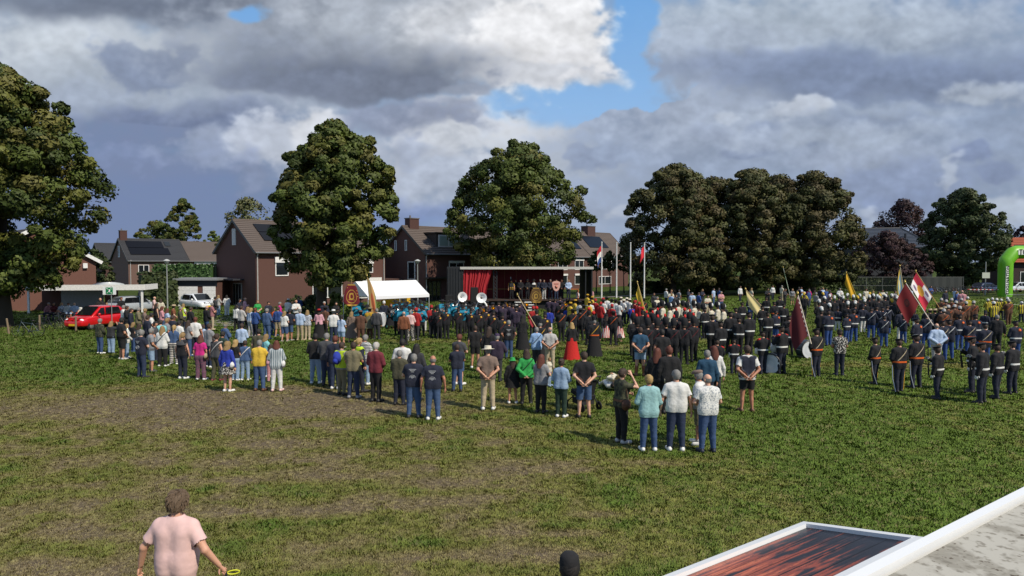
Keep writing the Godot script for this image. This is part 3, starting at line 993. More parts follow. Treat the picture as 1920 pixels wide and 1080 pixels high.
func dormer(t: Node3D, x: float, D: float, eave: float, ridge: float) -> void:
	var mb := MB.new()
	var s0 := 0.18
	var s1 := 0.68
	var p0 := slope_point(D, eave, ridge, x, s0)
	var p1 := slope_point(D, eave, ridge, x, s1)
	mb.box(Vector3(x + 1.7, (p0.y + p1.y) / 2 + 0.1, (p0.z + p1.z) / 2 - 0.05), Vector3(3.4, p1.y - p0.y + 0.2, p0.z - p1.z))
	var o := obj("dormer", mb, mat(rgb("4c4340"), 0.85, 0.0, noise_brick, 1.4), t)
	var r := MB.new()
	r.box(Vector3(x + 1.7, p1.y + 0.24, (p0.z + p1.z) / 2 - 0.05), Vector3(3.8, 0.12, p0.z - p1.z + 0.3))
	obj("dormer_roof", r, paint(rgb("3a3634")), o)
	var f := MB.new()
	f.box(Vector3(x + 1.7, (p0.y + p1.y) / 2 + 0.05, p0.z + 0.02), Vector3(2.9, p1.y - p0.y - 0.1, 0.1))
	var w := obj("window", f, white_m, o)
	for k in 2:
		var g := MB.new()
		g.box(Vector3(x + 1.0 + k * 1.4, (p0.y + p1.y) / 2 + 0.05, p0.z + 0.075), Vector3(1.2, p1.y - p0.y - 0.4, 0.03))
		obj("pane", g, mat(rgb("9fb0a8"), 0.2), w)

func build_gable_house() -> void:
	# the brick gable beside the carport: its gable faces the sun
	var a := deg_to_rad(TURN)
	var e := dp(180, 63.5)
	var t := thing("gable_house", "red brick house end with a white verge above the white carport", "house", e, a)
	var w := MB.new()
	w.prism([Vector2(-9.4, 0), Vector2(0, 0), Vector2(0, 4.5), Vector2(-4.7, 7.2), Vector2(-9.4, 4.5)], -10.0, 0.0)
	obj("wall", w, brick(rgb("80594d")), t)
	for s in [0, 1]:
		var x0: float = 0.45 if s == 0 else -9.85
		var mb := MB.new()
		var up := Vector3(-4.7 - x0, 7.35 - 4.32, 0)
		var p := Vector3(x0, 4.32, 0.3)
		var q := Vector3(x0, 4.32, -10.3)
		mb = roof_slab(p if s == 0 else q, q if s == 0 else p, up, 14)
		obj("roof", mb, mat(rgb("4a4644"), 0.9, 0.0, noise_brick, 1.3), t)
		var v := MB.new()
		v.bar(Vector3(x0, 4.26, 0.34), Vector3(-4.7, 7.29, 0.34), 0.06, 0.30)
		obj("verge_board", v, white_m, t)
	window_at(t, -5.6, 2.9, 2.0, 1.3, 0.0, 2)
	var lamp := MB.new()
	lamp.box(Vector3(-0.9, 4.0, 0.12), Vector3(0.35, 0.45, 0.22))
	obj("wall_box", lamp, white_m, t)
	# carport: flat white fascia on posts, rear wall and a brick pier
	var c := thing("carport", "flat roofed white carport sheltering a silver car", "carport", dp(51, 56.5), deg_to_rad(8))
	var roof := MB.new()
	roof.box(Vector3(4.45, 2.25, -1.5), Vector3(9.1, 0.18, 3.0))
	obj("roof", roof, paint(rgb("77797c")), c)
	var fas := MB.new()
	fas.box(Vector3(4.45, 2.2, 0.05), Vector3(9.2, 0.46, 0.08))
	obj("fascia", fas, white_m, c)
	var side := MB.new()
	side.box(Vector3(9.05, 2.2, -1.5), Vector3(0.08, 0.46, 3.0))
	obj("fascia", side, white_m, c)
	for p in [[0.0, -0.1], [8.85, -0.1], [7.6, -2.9]]:
		var po := MB.new()
		po.box(Vector3(p[0], 1.0, p[1]), Vector3(0.14, 2.0, 0.14))
		obj("post", po, white_m, c)
	var back := MB.new()
	back.box(Vector3(2.9, 1.05, -2.9), Vector3(3.4, 2.0, 0.12))
	obj("garage_door", back, paint(rgb("8f9496")), c)
	var pier := MB.new()
	pier.box(Vector3(5.4, 1.0, -2.6), Vector3(0.9, 2.0, 0.5))
	obj("pier", pier, brick(rgb("80594d")), c)
	var dk := MB.new()
	dk.box(Vector3(0.4, 1.0, -2.9), Vector3(1.5, 2.0, 0.12))
	obj("side_wall", dk, brick(rgb("5c4038")), c)
	# a low rooflight on the carport
	var rl := MB.new()
	rl.ball(Vector3(5.6, 2.36, -1.6), Vector3(1.3, 0.24, 0.8), 16, 8)
	obj("rooflight", rl, mat(rgb("c7cccf"), 0.25), c)

func build_garages() -> void:
	var g := thing("garage_row", "flat roofed brick garages with two white doors", "garage", dp(316, 65.5), 0.0)
	var w := MB.new()
	w.box(Vector3(2.35, 1.3, -3.0), Vector3(4.7, 2.6, 6.0))
	obj("wall", w, brick(rgb("6f4c42")), g)
	var r := MB.new()
	r.box(Vector3(2.35, 2.68, -2.9), Vector3(5.0, 0.2, 6.5))
	obj("roof", r, paint(rgb("8d9093")), g)
	var bandm := MB.new()
	bandm.box(Vector3(2.35, 2.28, 0.03), Vector3(4.6, 0.5, 0.06))
	obj("dark_band", bandm, paint(rgb("22262e")), g)
	for k in 2:
		var d := MB.new()
		for j in 5:
			d.box(Vector3([1.75, 3.9][k], 0.2 + j * 0.4, 0.05), Vector3([2.05, 1.2][k], 0.39, 0.06))
		obj("garage_door", d, white_m, g)
	# paved lane before the houses
	var road := MB.new()
	road.quad(Vector3(-70, 0.03, -60.0), Vector3(-19, 0.03, -52.5), Vector3(-16, 0.03, -57.0), Vector3(-66, 0.03, -66.0))
	structure("lane", road, mat(rgb("8b857f"), 0.95, 0.0, noise_fine, 0.8))
	var path := MB.new()
	path.quad(gp(395, 612) + Vector3.UP * 0.034, gp(455, 612) + Vector3.UP * 0.034, gp(452, 590) + Vector3.UP * 0.034, gp(396, 590) + Vector3.UP * 0.034)
	structure("path", path, mat(rgb("96908a"), 0.95, 0.0, noise_fine, 0.9))
	var street := MB.new()
	street.quad(Vector3(-16, 0.03, -57.0), Vector3(-19, 0.03, -52.5), Vector3(40, 0.03, -112.0), Vector3(44, 0.03, -118.0))
	structure("street", street, mat(rgb("8b857f"), 0.95, 0.0, noise_fine, 0.8))

func build_right_side() -> void:
	# big hall with a ribbed grey roof
	var c := dp(1600, 124)
	var t := thing("hall", "dark hall with a grey ribbed metal hip roof", "building", c, deg_to_rad(-4))
	var w := MB.new()
	w.box(Vector3(7.0, 3.4, -6.0), Vector3(13.6, 6.8, 12.0))
	obj("wall", w, mat(rgb("3a3d45"), 0.8, 0.0, noise_brick, 0.8), t)
	var ridge_l := Vector3(-2.0, 10.7, -6.5)
	var ridge_r := Vector3(11.2, 10.7, -6.5)
	var e0 := Vector3(-2.0, 6.9, 0.5)
	var e1 := Vector3(14.2, 6.9, 0.5)
	var e2 := Vector3(14.2, 6.9, -13.0)
	var front := MB.new()
	var N := 14
	for k in N:
		var s0 := float(k) / N
		var s1 := float(k + 1) / N
		var nn := Vector3(0, 0.88, 0.47)
		front.quad(e0.lerp(ridge_l, s0) + nn * 0.18, e1.lerp(ridge_r, s0) + nn * 0.18, e1.lerp(ridge_r, s1), e0.lerp(ridge_l, s1))
		front.quad(e0.lerp(ridge_l, s0) - nn * 0.02, e1.lerp(ridge_r, s0) - nn * 0.02, e1.lerp(ridge_r, s0) + nn * 0.18, e0.lerp(ridge_l, s0) + nn * 0.18)
	var metal := mat(rgb("5d6470"), 0.45, 0.2)
	var o := obj("roof", front, metal, t)
	var hip := MB.new()
	for k in N:
		var s0 := float(k) / N
		var s1 := float(k + 1) / N
		var nn := Vector3(0.8, 0.6, 0)
		hip.quad(e1.lerp(ridge_r, s0) + nn * 0.1, e2.lerp(ridge_r, s0) + nn * 0.1, e2.lerp(ridge_r, s1), e1.lerp(ridge_r, s1))
	obj("hip_slope", hip, metal, o)
	var bar := MB.new()
	bar.tube([e1 + Vector3(0, 0.1, 0), ridge_r + Vector3(0, 0.14, 0)], [0.16, 0.16], 6)
	bar.tube([ridge_l, ridge_r + Vector3(0, 0.1, 0)], [0.14, 0.14], 6)
	obj("ridge_cap", bar, paint(rgb("2f333a")), o)
	var stack := MB.new()
	stack.tube([Vector3(10.4, 8.5, -3.0), Vector3(10.4, 9.6, -3.0)], [0.2, 0.2], 8)
	obj("vent_pipe", stack, paint(rgb("24272c")), o)
	var rs := MB.new()
	rs.box(Vector3(12.6, 5.6, 0.12), Vector3(1.1, 0.7, 0.16))
	obj("red_sign", rs, paint(rgb("c1402e")), t)
	# house behind the arch with a red tiled roof
	var t2 := thing("brick_house", "dark brick house with orange red roof tiles behind the inflatable arch", "house", dp(1888, 112), deg_to_rad(-6), "brick houses along the street")
	var w2 := MB.new()
	w2.box(Vector3(7.0, 2.2, -4.0), Vector3(13.0, 4.4, 8.0))
	obj("wall", w2, brick(rgb("4a3a38")), t2)
	obj("roof", roof_slab(Vector3(0.3, 4.3, 0.5), Vector3(14.0, 4.3, 0.5), Vector3(1.6, 4.2, -4.5), 14), mat(rgb("b25a3a"), 0.85, 0.0, noise_brick, 1.3), t2)
	var sp := MB.new()
	sp.box(Vector3(5.6, 6.1, -1.3), Vector3(6.4, 0.08, 3.2), Basis(Vector3.RIGHT, 0.75))
	obj("solar_panel", sp, mat(rgb("14161d"), 0.2), t2)
	for k in 2:
		window_at(t2, 2.0 + k * 4.5, 1.0, 2.4, 1.8, 0.0, 2)
	# orange wall seen under the row of limes
	var t3 := thing("garden_shed", "orange timber shed half hidden under the lime trees", "shed", dp(1284, 108), 0.1)
	var s := MB.new()
	for k in 9:
		s.box(Vector3(0.14 + k * 0.28, 1.5, 0), Vector3(0.265, 3.0, 0.06))
	obj("plank_wall", s, paint(rgb("c0622c")), t3)
	var sr := MB.new()
	sr.box(Vector3(1.25, 3.08, -1.3), Vector3(2.9, 0.14, 3.0))
	sr.box(Vector3(1.25, 1.5, -1.4), Vector3(2.4, 2.9, 2.5))
	obj("roof", sr, paint(rgb("4a3d35")), t3)
	# wire fence with grey windbreak cloth
	var f := thing("wire_fence", "wire fence hung with grey windbreak cloth before the hall", "fence", dp(1594, 100), 0.0)
	var Lf := 16.6
	var posts := 8
	for k in posts:
		var p := MB.new()
		p.tube([Vector3(Lf * k / (posts - 1), 0, 0), Vector3(Lf * k / (posts - 1), 2.2, 0)], [0.04, 0.04], 6)
		obj("post", p, paint(rgb("6c706e")), f)
	var rail := MB.new()
	for y in [0.9, 2.15]:
		rail.tube([Vector3(0, y, 0.0), Vector3(Lf, y, 0.0)], [0.025, 0.025], 5)
	obj("rail", rail, paint(rgb("6c706e")), f)
	var wires := MB.new()
	for k in 100:
		wires.box(Vector3(Lf * k / 100.0, 1.1, 0.03), Vector3(0.012, 2.1, 0.012))
	for k in 14:
		wires.box(Vector3(Lf / 2, 0.12 + k * 0.15, 0.03), Vector3(Lf, 0.012, 0.012))
	obj("wire_mesh", wires, paint(rgb("3f4442")), f)
	var clo := MB.new()
	for k in 12:
		var x0 := 9.4 + k * 0.58
		clo.quad(Vector3(x0, 0.1, 0.08 + 0.05 * (k % 2)), Vector3(x0 + 0.58, 0.1, 0.08 + 0.05 * ((k + 1) % 2)), Vector3(x0 + 0.58, 2.1, 0.08), Vector3(x0, 2.1, 0.08))
	obj("windbreak_cloth", clo, cloth(rgb("3a3e3d")), f)
	hedge("dark hedge standing behind the wire fence", dp(1594, 103), dp(1760, 103), 1.0, 1.9, DEEP, 51, 150, 0.2)

# ---------------------------------------------------------------- vehicles
func car(called: String, label: String, at: Vector3, turn: float, L: float, W: float, H: float, body: Color, plate: Color, roundness := 1.0, group := "") -> Node3D:
	# nose towards +x; lofted shell of cross-sections, with wheels, glass, lamps
	var t := thing(called, label, "car", at, turn, group)
	var pm := mat(body, 0.28)
	pm.clearcoat_enabled = true
	pm.clearcoat = 0.8
	pm.clearcoat_roughness = 0.08
	# lower body: stations along x: [x, half width, bottom, top]
	var lower := [[-0.5, 0.40, 0.30, 0.52], [-0.485, 0.45, 0.20, 0.60], [-0.42, 0.49, 0.17, 0.63], [-0.2, 0.50, 0.16, 0.63], [0.1, 0.50, 0.16, 0.62], [0.25, 0.50, 0.16, 0.615], [0.36, 0.49, 0.16, 0.585], [0.44, 0.47, 0.165, 0.54], [0.485, 0.42, 0.18, 0.47], [0.50, 0.37, 0.21, 0.40]]
	var sh := MB.new()
	loft(sh, lower, L, W, H)
	obj("body", sh, pm, t)
	var cab := [[-0.47, 0.40, 0.58, 0.60], [-0.43, 0.42, 0.58, 0.80], [-0.36, 0.41, 0.58, 0.955], [-0.2, 0.405, 0.58, 1.0], [0.0, 0.405, 0.58, 1.0], [0.07, 0.40, 0.58, 0.965], [0.17, 0.41, 0.58, 0.80], [0.27, 0.43, 0.56, 0.60]]
	var ca := MB.new()
	loft(ca, cab, L, W, H)
	obj("cabin", ca, pm, t)
	var gm := mat(rgb("15181b"), 0.06)
	# windscreen, rear window, side windows as glass shells just proud of the cabin
	var ws := MB.new()
	ws.quad(Vector3(0.262 * L, 0.615 * H, -0.37 * W), Vector3(0.262 * L, 0.615 * H, 0.37 * W), Vector3(0.08 * L, 0.962 * H, 0.33 * W), Vector3(0.08 * L, 0.962 * H, -0.33 * W))
	for v in ws.v.size():
		ws.v[v] += Vector3(0.025, 0.03, 0)
	obj("windscreen", ws, gm, t)
	var rw := MB.new()
	rw.quad(Vector3(-0.46 * L, 0.66 * H, 0.35 * W), Vector3(-0.46 * L, 0.66 * H, -0.35 * W), Vector3(-0.375 * L, 0.945 * H, -0.31 * W), Vector3(-0.375 * L, 0.945 * H, 0.31 * W))
	for v in rw.v.size():
		rw.v[v] += Vector3(-0.03, 0.02, 0)
	obj("rear_window", rw, gm, t)
	for s in [-1, 1]:
		for k in 2:
			var sw := MB.new()
			var xa: float = [-0.36, 0.01][k] * L
			var xb: float = [-0.02, 0.19][k] * L
			var ya := 0.65 * H
			var yb := 0.925 * H
			var xbt: float = xb if k == 0 else 0.085 * L
			var xat: float = -0.31 * L if k == 0 else xa
			var z0: float = s * (0.437 * W)
			var z1: float = s * (0.408 * W)
			sw.quad(Vector3(xa, ya, z0), Vector3(xb, ya, z0), Vector3(xbt, yb, z1), Vector3(xat, yb, z1))
			obj("side_window", sw, gm, t)
		var hl := MB.new()
		hl.ball(Vector3(0.455 * L, 0.445 * H, s * 0.33 * W), Vector3(0.10, 0.10, 0.19) * roundness, 12, 8)
		obj("headlight", hl, mat(rgb("e8ebee"), 0.08), t)
		var tl := MB.new()
		tl.box(Vector3(-0.487 * L, 0.50 * H, s * 0.39 * W), Vector3(0.09, 0.22, 0.16))
		obj("tail_lamp", tl, mat(rgb("8e1c1c"), 0.15), t)
		var mr := MB.new()
		mr.ball(Vector3(0.17 * L, 0.66 * H, s * 0.53 * W), Vector3(0.09, 0.08, 0.12), 10, 6)
		obj("mirror", mr, pm, t)
		for k in [-0.31, 0.31]:
			var ty := MB.new()
			var o := Vector3(k * L, 0.30, s * 0.43 * W)
			ty.lathe([[0.17, -0.09], [0.29, -0.09], [0.305, -0.05], [0.305, 0.05], [0.29, 0.09], [0.17, 0.09]], 20, Transform3D(Basis(Vector3.RIGHT, PI / 2), o))
			var wo := obj("wheel", ty, mat(rgb("17171a"), 0.9), t)
			var rim := MB.new()
			rim.lathe([[0.0, -0.07], [0.17, -0.075], [0.175, 0.0], [0.17, 0.075], [0.0, 0.07]], 16, Transform3D(Basis(Vector3.RIGHT, PI / 2), o))
			obj("rim", rim, mat(rgb("a9adb0"), 0.35, 0.7), wo)
	for e in [-1, 1]:
		var pl := MB.new()
		pl.box(Vector3(e * 0.502 * L, 0.26 * H if e > 0 else 0.40 * H, 0), Vector3(0.03, 0.12, 0.52))
		obj("number_plate", pl, mat(plate, 0.4), t)
	var gr := MB.new()
	gr.box(Vector3(0.488 * L, 0.335 * H, 0), Vector3(0.05, 0.09, 0.5 * W))
	obj("grille", gr, mat(rgb("17181a"), 0.5), t)
	return t

func loft(mb: MB, st: Array, L: float, W: float, H: float) -> void:
	var seg := 20
	var f := mb.v.size()
	for s in st:
		var cy: float = (s[2] + s[3]) * 0.5 * H
		var hy: float = (s[3] - s[2]) * 0.5 * H
		for k in seg:
			var a := TAU * k / seg
			var cx := signf(cos(a)) * pow(absf(cos(a)), 0.42)
			var sy := signf(sin(a)) * pow(absf(sin(a)), 0.42)
			mb.vert(Vector3(s[0] * L, cy + sy * hy, cx * s[1] * W), Vector3(0, sin(a), cos(a)))
	for i in st.size() - 1:
		for k in seg:
			var a0 := f + i * seg + k
			var a1 := f + i * seg + (k + 1) % seg
			mb.idx.append_array([a0, a1, a0 + seg, a1, a1 + seg, a0 + seg])
	for e in [0, st.size() - 1]:
		var s: Array = st[e]
		var cc := mb.vert(Vector3(s[0] * L, (s[2] + s[3]) * 0.5 * H, 0), Vector3(-1 if e == 0 else 1, 0, 0))
		for k in seg:
			mb.idx.append_array([cc, f + e * seg + k, f + e * seg + (k + 1) % seg])
	# smooth normals from the faces
	var acc := PackedVector3Array()
	acc.resize(mb.v.size())
	for i in range(0, mb.idx.size(), 3):
		var p := mb.idx[i]; var q := mb.idx[i + 1]; var r := mb.idx[i + 2]
		var nn := (mb.v[r] - mb.v[p]).cross(mb.v[q] - mb.v[p])
		acc[p] += nn; acc[q] += nn; acc[r] += nn
	var mid := Vector3(0, 0.5 * H, 0)
	for i in range(f, mb.v.size()):
		var nn := acc[i].normalized()
		if nn.dot(Vector3(0, mb.v[i].y - mid.y, mb.v[i].z)) < 0.0 and absf(nn.x) < 0.9:
			nn = -nn
		mb.n[i] = nn

func bicycle(label: String, at: Vector3, turn: float, c: Color, group := "", lean := 0.0) -> Node3D:
	var t := thing("bicycle", label, "bicycle", at, turn, group)
	t.rotation.x = lean
	var fm := mat(c, 0.4)
	var fr := MB.new()
	var bb := Vector3(-0.05, 0.30, 0)
	var seat := Vector3(-0.22, 0.82, 0)
	var head := Vector3(0.38, 0.86, 0)
	var rear := Vector3(-0.52, 0.34, 0)
	var front := Vector3(0.54, 0.34, 0)
	for s in [[bb, seat], [bb, head], [seat.lerp(bb, 0.15), head.lerp(front, 0.06)], [seat.lerp(bb, 0.1), rear], [bb, rear], [head + Vector3(-0.03, 0.08, 0), front]]:
		fr.tube([s[0], s[1]], [0.022, 0.022], 6)
	obj("frame", fr, fm, t)
	for o in [rear, front]:
		var w := MB.new()
		for k in 20:
			var a := TAU * k / 20
			var b := TAU * (k + 1) / 20
			w.tube([o + Vector3(cos(a), sin(a), 0) * 0.335, o + Vector3(cos(b), sin(b), 0) * 0.335], [0.021, 0.021], 5, false)
		var wo := obj("wheel", w, mat(rgb("1b1b1d"), 0.8), t)
		var sp := MB.new()
		for k in 10:
			var a := TAU * k / 10
			sp.tube([o, o + Vector3(cos(a), sin(a), 0) * 0.32], [0.004, 0.004], 3, false)
		sp.tube([o - Vector3(0, 0, 0.05), o + Vector3(0, 0, 0.05)], [0.025, 0.025], 6)
		obj("spokes", sp, mat(rgb("8d9092"), 0.35, 0.8), wo)
	var sd := MB.new()
	sd.ball(Vector3(-0.25, 0.92, 0), Vector3(0.14, 0.045, 0.075), 10, 6)
	sd.tube([seat, Vector3(-0.25, 0.9, 0)], [0.015, 0.015], 5)
	obj("saddle", sd, mat(rgb("1c1a19"), 0.6), t)
	var hb := MB.new()
	hb.tube([Vector3(0.22, 1.03, 0.29), Vector3(0.33, 1.04, 0.14), Vector3(0.36, 0.98, 0), Vector3(0.33, 1.04, -0.14), Vector3(0.22, 1.03, -0.29)], [0.016, 0.014, 0.014, 0.014, 0.016], 6)
	obj("handlebar", hb, mat(rgb("2a2a2c"), 0.4), t)
	var pd := MB.new()
	pd.tube([bb + Vector3(0, 0, -0.08), bb + Vector3(0, 0, 0.08)], [0.05, 0.05], 8)
	pd.bar(bb + Vector3(0, 0, 0.08), bb + Vector3(0.12, -0.11, 0.08), 0.02, 0.03)
	pd.bar(bb + Vector3(0, 0, -0.08), bb + Vector3(-0.12, 0.11, -0.08), 0.02, 0.03)
	pd.box(bb + Vector3(0.12, -0.12, 0.13), Vector3(0.08, 0.02, 0.08))
	obj("crank", pd, mat(rgb("4a4c4e"), 0.4, 0.6), t)
	var rk := MB.new()
	rk.box(Vector3(-0.55, 0.76, 0), Vector3(0.40, 0.02, 0.13))
	rk.tube([Vector3(-0.70, 0.75, 0.05), rear + Vector3(0, 0, 0.05)], [0.009, 0.009], 4)
	rk.tube([Vector3(-0.70, 0.75, -0.05), rear + Vector3(0, 0, -0.05)], [0.009, 0.009], 4)
	obj("luggage_rack", rk, mat(rgb("2b2c2e"), 0.5), t)
	return t

# ---------------------------------------------------------------- flags and poles
func flag_cloth(a: Vector3, b: Vector3, fly: Vector3, drop: float, wave: float, cols: int, rows: int, sd: int, taper := 1.0) -> MB:
	# cloth held along the staff from a to b; fly leads away from the staff
	var mb := MB.new()
	var f := 0
	for i in rows + 1:
		var v := float(i) / rows
		for k in cols + 1:
			var u := float(k) / cols
			var p := a.lerp(b, lerpf(v, lerpf(0.5, v, taper), u)) + fly * u
			p.y -= drop * u * u
			var nn := fly.cross(b - a).normalized()
			p += nn * sin(u * 5.0 + v * 2.5 + sd) * wave * u
			mb.vert(p, nn, Vector2(u, v))
	for i in rows:
		for k in cols:
			var q := f + i * (cols + 1) + k
			mb.idx.append_array([q, q + 1, q + cols + 1, q + 1, q + cols + 2, q + cols + 1])
	# normals
	var acc := PackedVector3Array()
	acc.resize(mb.v.size())
	for i in range(0, mb.idx.size(), 3):
		var nn := (mb.v[mb.idx[i + 2]] - mb.v[mb.idx[i]]).cross(mb.v[mb.idx[i + 1]] - mb.v[mb.idx[i]])
		for j in 3:
			acc[mb.idx[i + j]] += nn
	for i in acc.size():
		mb.n[i] = acc[i].normalized()
	return mb

func print_mat(im: Image, rough := 0.85) -> StandardMaterial3D:
	var m := StandardMaterial3D.new()
	m.albedo_texture = ImageTexture.create_from_image(im)
	m.roughness = rough
	m.cull_mode = BaseMaterial3D.CULL_DISABLED
	m.texture_repeat = false
	m.backlight_enabled = true
	m.backlight = Color(0.15, 0.15, 0.15)
	return m

func blank(w: int, h: int, c: Color) -> Image:
	var im := Image.create_empty(w, h, false, Image.FORMAT_RGB8)
	im.fill(c)
	return im

func disc(im: Image, cx: float, cy: float, rx: float, ry: float, c: Color, ring := 0.0) -> void:
	for y in im.get_height():
		for x in im.get_width():
			var q := pow((x - cx) / rx, 2) + pow((y - cy) / ry, 2)
			if q < 1.0 and q > ring:
				im.set_pixel(x, y, c)

func banner(called: String, label: String, foot: Vector3, top: Vector3, m: Material, s0: float, s1: float, fly: Vector3, drop: float, wave: float, staff: Color, taper := 1.0, sd := 1, group := "") -> Node3D:
	# a staff from foot to top with cloth between shares s0 and s1
	var t := thing(called, label, "flag", foot, 0.0, group)
	var d := top - foot
	var st := MB.new()
	st.tube([Vector3.ZERO, d], [0.022, 0.018], 8)
	obj("staff", st, mat(staff, 0.5), t)
	var tip := MB.new()
	tip.ball(d, Vector3(0.045, 0.11, 0.045), 8, 6)
	obj("finial", tip, mat(rgb("b9a15a"), 0.35, 0.7), t)
	obj("cloth", flag_cloth(d * s0, d * s1, fly, drop, wave, 14, 10, sd, taper), m, t)
	return t

func build_flags() -> void:
	# four white poles by the street, two flying flags
	var px := [1128, 1156, 1182, 1208]
	var lab := ["white flagpole flying a red white and blue flag", "bare white flagpole next to the red white and blue flag", "bare white flagpole next to the red flag", "white flagpole flying a plain red flag"]
	for k in 4:
		var base := dp(px[k], 79 + k * 1.2)
		var t := thing("flagpole", lab[k], "flagpole", base, 0.0, "white flagpoles")
		var p := MB.new()
		p.tube([Vector3.ZERO, Vector3(0, 6.6, 0)], [0.10, 0.06], 10)
		obj("pole", p, white_m, t)
		var cap := MB.new()
		cap.ball(Vector3(0, 6.62, 0), Vector3(0.09, 0.07, 0.09), 10, 6)
		obj("cap", cap, white_m, t)
		if k == 0 or k == 3:
			var im := blank(48, 48, rgb("b3202c"))
			if k == 0:
				im.fill_rect(Rect2i(0, 16, 48, 16), rgb("e8e6e0"))
				im.fill_rect(Rect2i(0, 32, 48, 16), rgb("27447f"))
			else:
				im.fill(rgb("d02a3a"))
			var h := 1.9 if k == 0 else 1.3
			obj("cloth", flag_cloth(Vector3(-0.06, 6.2, 0), Vector3(-0.06, 6.2 - h, 0), Vector3(-0.45, 0, 0.2), 0.75, 0.12, 10, 8, k), print_mat(im), t)
	# big dark red flag with a white edge, held low
	var im2 := blank(64, 96, rgb("4c0a13"))
	for k in 9:
		im2.fill_rect(Rect2i(0, k * 11, 5, 5), rgb("e9e2dc"))
	banner("parade_flag", "large dark red flag with white dashed edge drooping beside the drum", dp(1523, 25.1, 1.30), dp(1496, 25.5, 3.14), print_mat(im2), 0.16, 0.98, Vector3(-0.42, -0.62, 0.05), 0.30, 0.12, rgb("d8c9b4"), 0.55, 2, "parade flags")
	var im3 := blank(64, 64, rgb("6a0e15"))
	disc(im3, 32, 32, 9, 10, rgb("45181a"))
	disc(im3, 32, 32, 5, 6, rgb("5c2420"))
	banner("parade_flag", "square dark red flag with a small dark crest", dp(1752, 29, 1.62), dp(1697, 29.3, 3.46), print_mat(im3), 0.50, 0.97, Vector3(-0.42, -0.76, 0), 0.10, 0.10, rgb("e2d2c4"), 1.0, 3, "parade flags")
	var im4 := blank(64, 64, rgb("b8243c"))
	im4.fill_rect(Rect2i(0, 0, 32, 32), rgb("d9d5d2"))
	im4.fill_rect(Rect2i(32, 32, 32, 32), rgb("d9d5d2"))
	disc(im4, 32, 32, 13, 13, rgb("c88f2c"))
	disc(im4, 16, 14, 6, 8, rgb("6d5c78"))
	disc(im4, 48, 50, 6, 8, rgb("6d5c78"))
	var o := dp(1768, 42)
	banner("parade_flag", "red and white quartered flag with a golden emblem", o + Vector3(0, 1.25, 0), dp(1717, 43) + Vector3(0, 3.75, 0), print_mat(im4), 0.38, 0.97, Vector3(-0.45, -0.72, 0.1), 0.2, 0.12, rgb("b98a4a"), 1.0, 4, "parade flags")
	var im5 := blank(64, 64, rgb("b39a45"))
	im5.fill_rect(Rect2i(10, 8, 44, 44), rgb("6f93a8"))
	disc(im5, 32, 34, 9, 14, rgb("cfc58a"))
	banner("parade_flag", "gold edged pale blue flag hanging from a slanted staff", dp(1700, 48) + Vector3(0, 1.3, 0), dp(1687, 48) + Vector3(0, 4.05, 0), print_mat(im5), 0.32, 0.95, Vector3(-0.30, -0.35, 0), 0.9, 0.1, rgb("cfc3a8"), 0.8, 5, "parade flags")
	banner("parade_flag", "mustard yellow flag folded along its staff near the hedge", dp(1607, 58) + Vector3(0, 1.4, 0), dp(1587, 58) + Vector3(0, 3.45, 0), mat(rgb("c79a1e"), 0.85), 0.15, 0.98, Vector3(-0.15, -0.2, 0), 0.65, 0.1, rgb("d9b84a"), 0.9, 6, "parade flags")
	banner("parade_flag", "pale yellow flag dipped low over dark uniforms", dp(1428, 40) + Vector3(0, 1.75, 0), dp(1398, 40.6) + Vector3(0, 2.72, 0), mat(rgb("dcc98a"), 0.85), 0.02, 0.98, Vector3(-0.05, -0.75, 0.15), 0.05, 0.07, rgb("a98b5a"), 0.6, 7, "parade flags")
	banner("parade_flag", "green and white striped flag rolled round a tall staff", dp(1482, 64) + Vector3(0, 1.2, 0), dp(1468, 64) + Vector3(0, 3.85, 0), mat(rgb("5a8a5c"), 0.85), 0.30, 0.97, Vector3(0.14, -0.2, 0), 0.45, 0.05, rgb("c9cfc4"), 0.9, 8, "parade flags")
	banner("parade_flag", "yellow striped flag rolled on a staff among the red pompons", dp(1213, 44) + Vector3(0, 0.9, 0), dp(1195, 45) + Vector3(0, 3.0, 0), mat(rgb("c9a52c"), 0.85), 0.15, 0.9, Vector3(-0.16, -0.2, 0), 0.35, 0.05, rgb("c4a860"), 0.9, 9, "parade flags")
	var im6 := blank(48, 96, rgb("b58f5a"))
	disc(im6, 24, 40, 14, 26, rgb("b9603c"))
	im6.fill_rect(Rect2i(0, 0, 6, 96), rgb("8a8a5c"))
	im6.fill_rect(Rect2i(40, 0, 8, 96), rgb("6f7a4a"))
	banner("parade_flag", "tan and orange fringed flag hanging before the white tent", dp(696, 38.5) + Vector3(0, 1.0, 0), dp(688, 38.5) + Vector3(0, 3.55, 0), print_mat(im6), 0.06, 0.99, Vector3(0.42, 0, 0), 0.6, 0.06, rgb("8a6a40"), 0.55, 10, "parade flags")
	banner("parade_flag", "dark flag rolled on a slanted staff in front of the stage", dp(1006, 35.5) + Vector3(0, 0.9, 0), dp(970, 35.5) + Vector3(0, 2.62, 0), mat(rgb("8c2430"), 0.85), 0.05, 0.28, Vector3(-0.15, 0.05, 0), 0.15, 0.04, rgb("c9b48a"), 0.9, 11, "parade flags")
	# hanging guild banners on cross bars
	guild("guild_banner", "dark red guild banner with gold embroidery carried by the tent", dp(659, 40) , 3.0, 0.95, 1.25, rgb("6b1620"), rgb("b8923a"))
	guild("guild_banner", "golden brown embroidered banner standing before the stage", dp(1005, 56), 2.20, 1.05, 1.2, rgb("5c4220"), rgb("a8873c"))

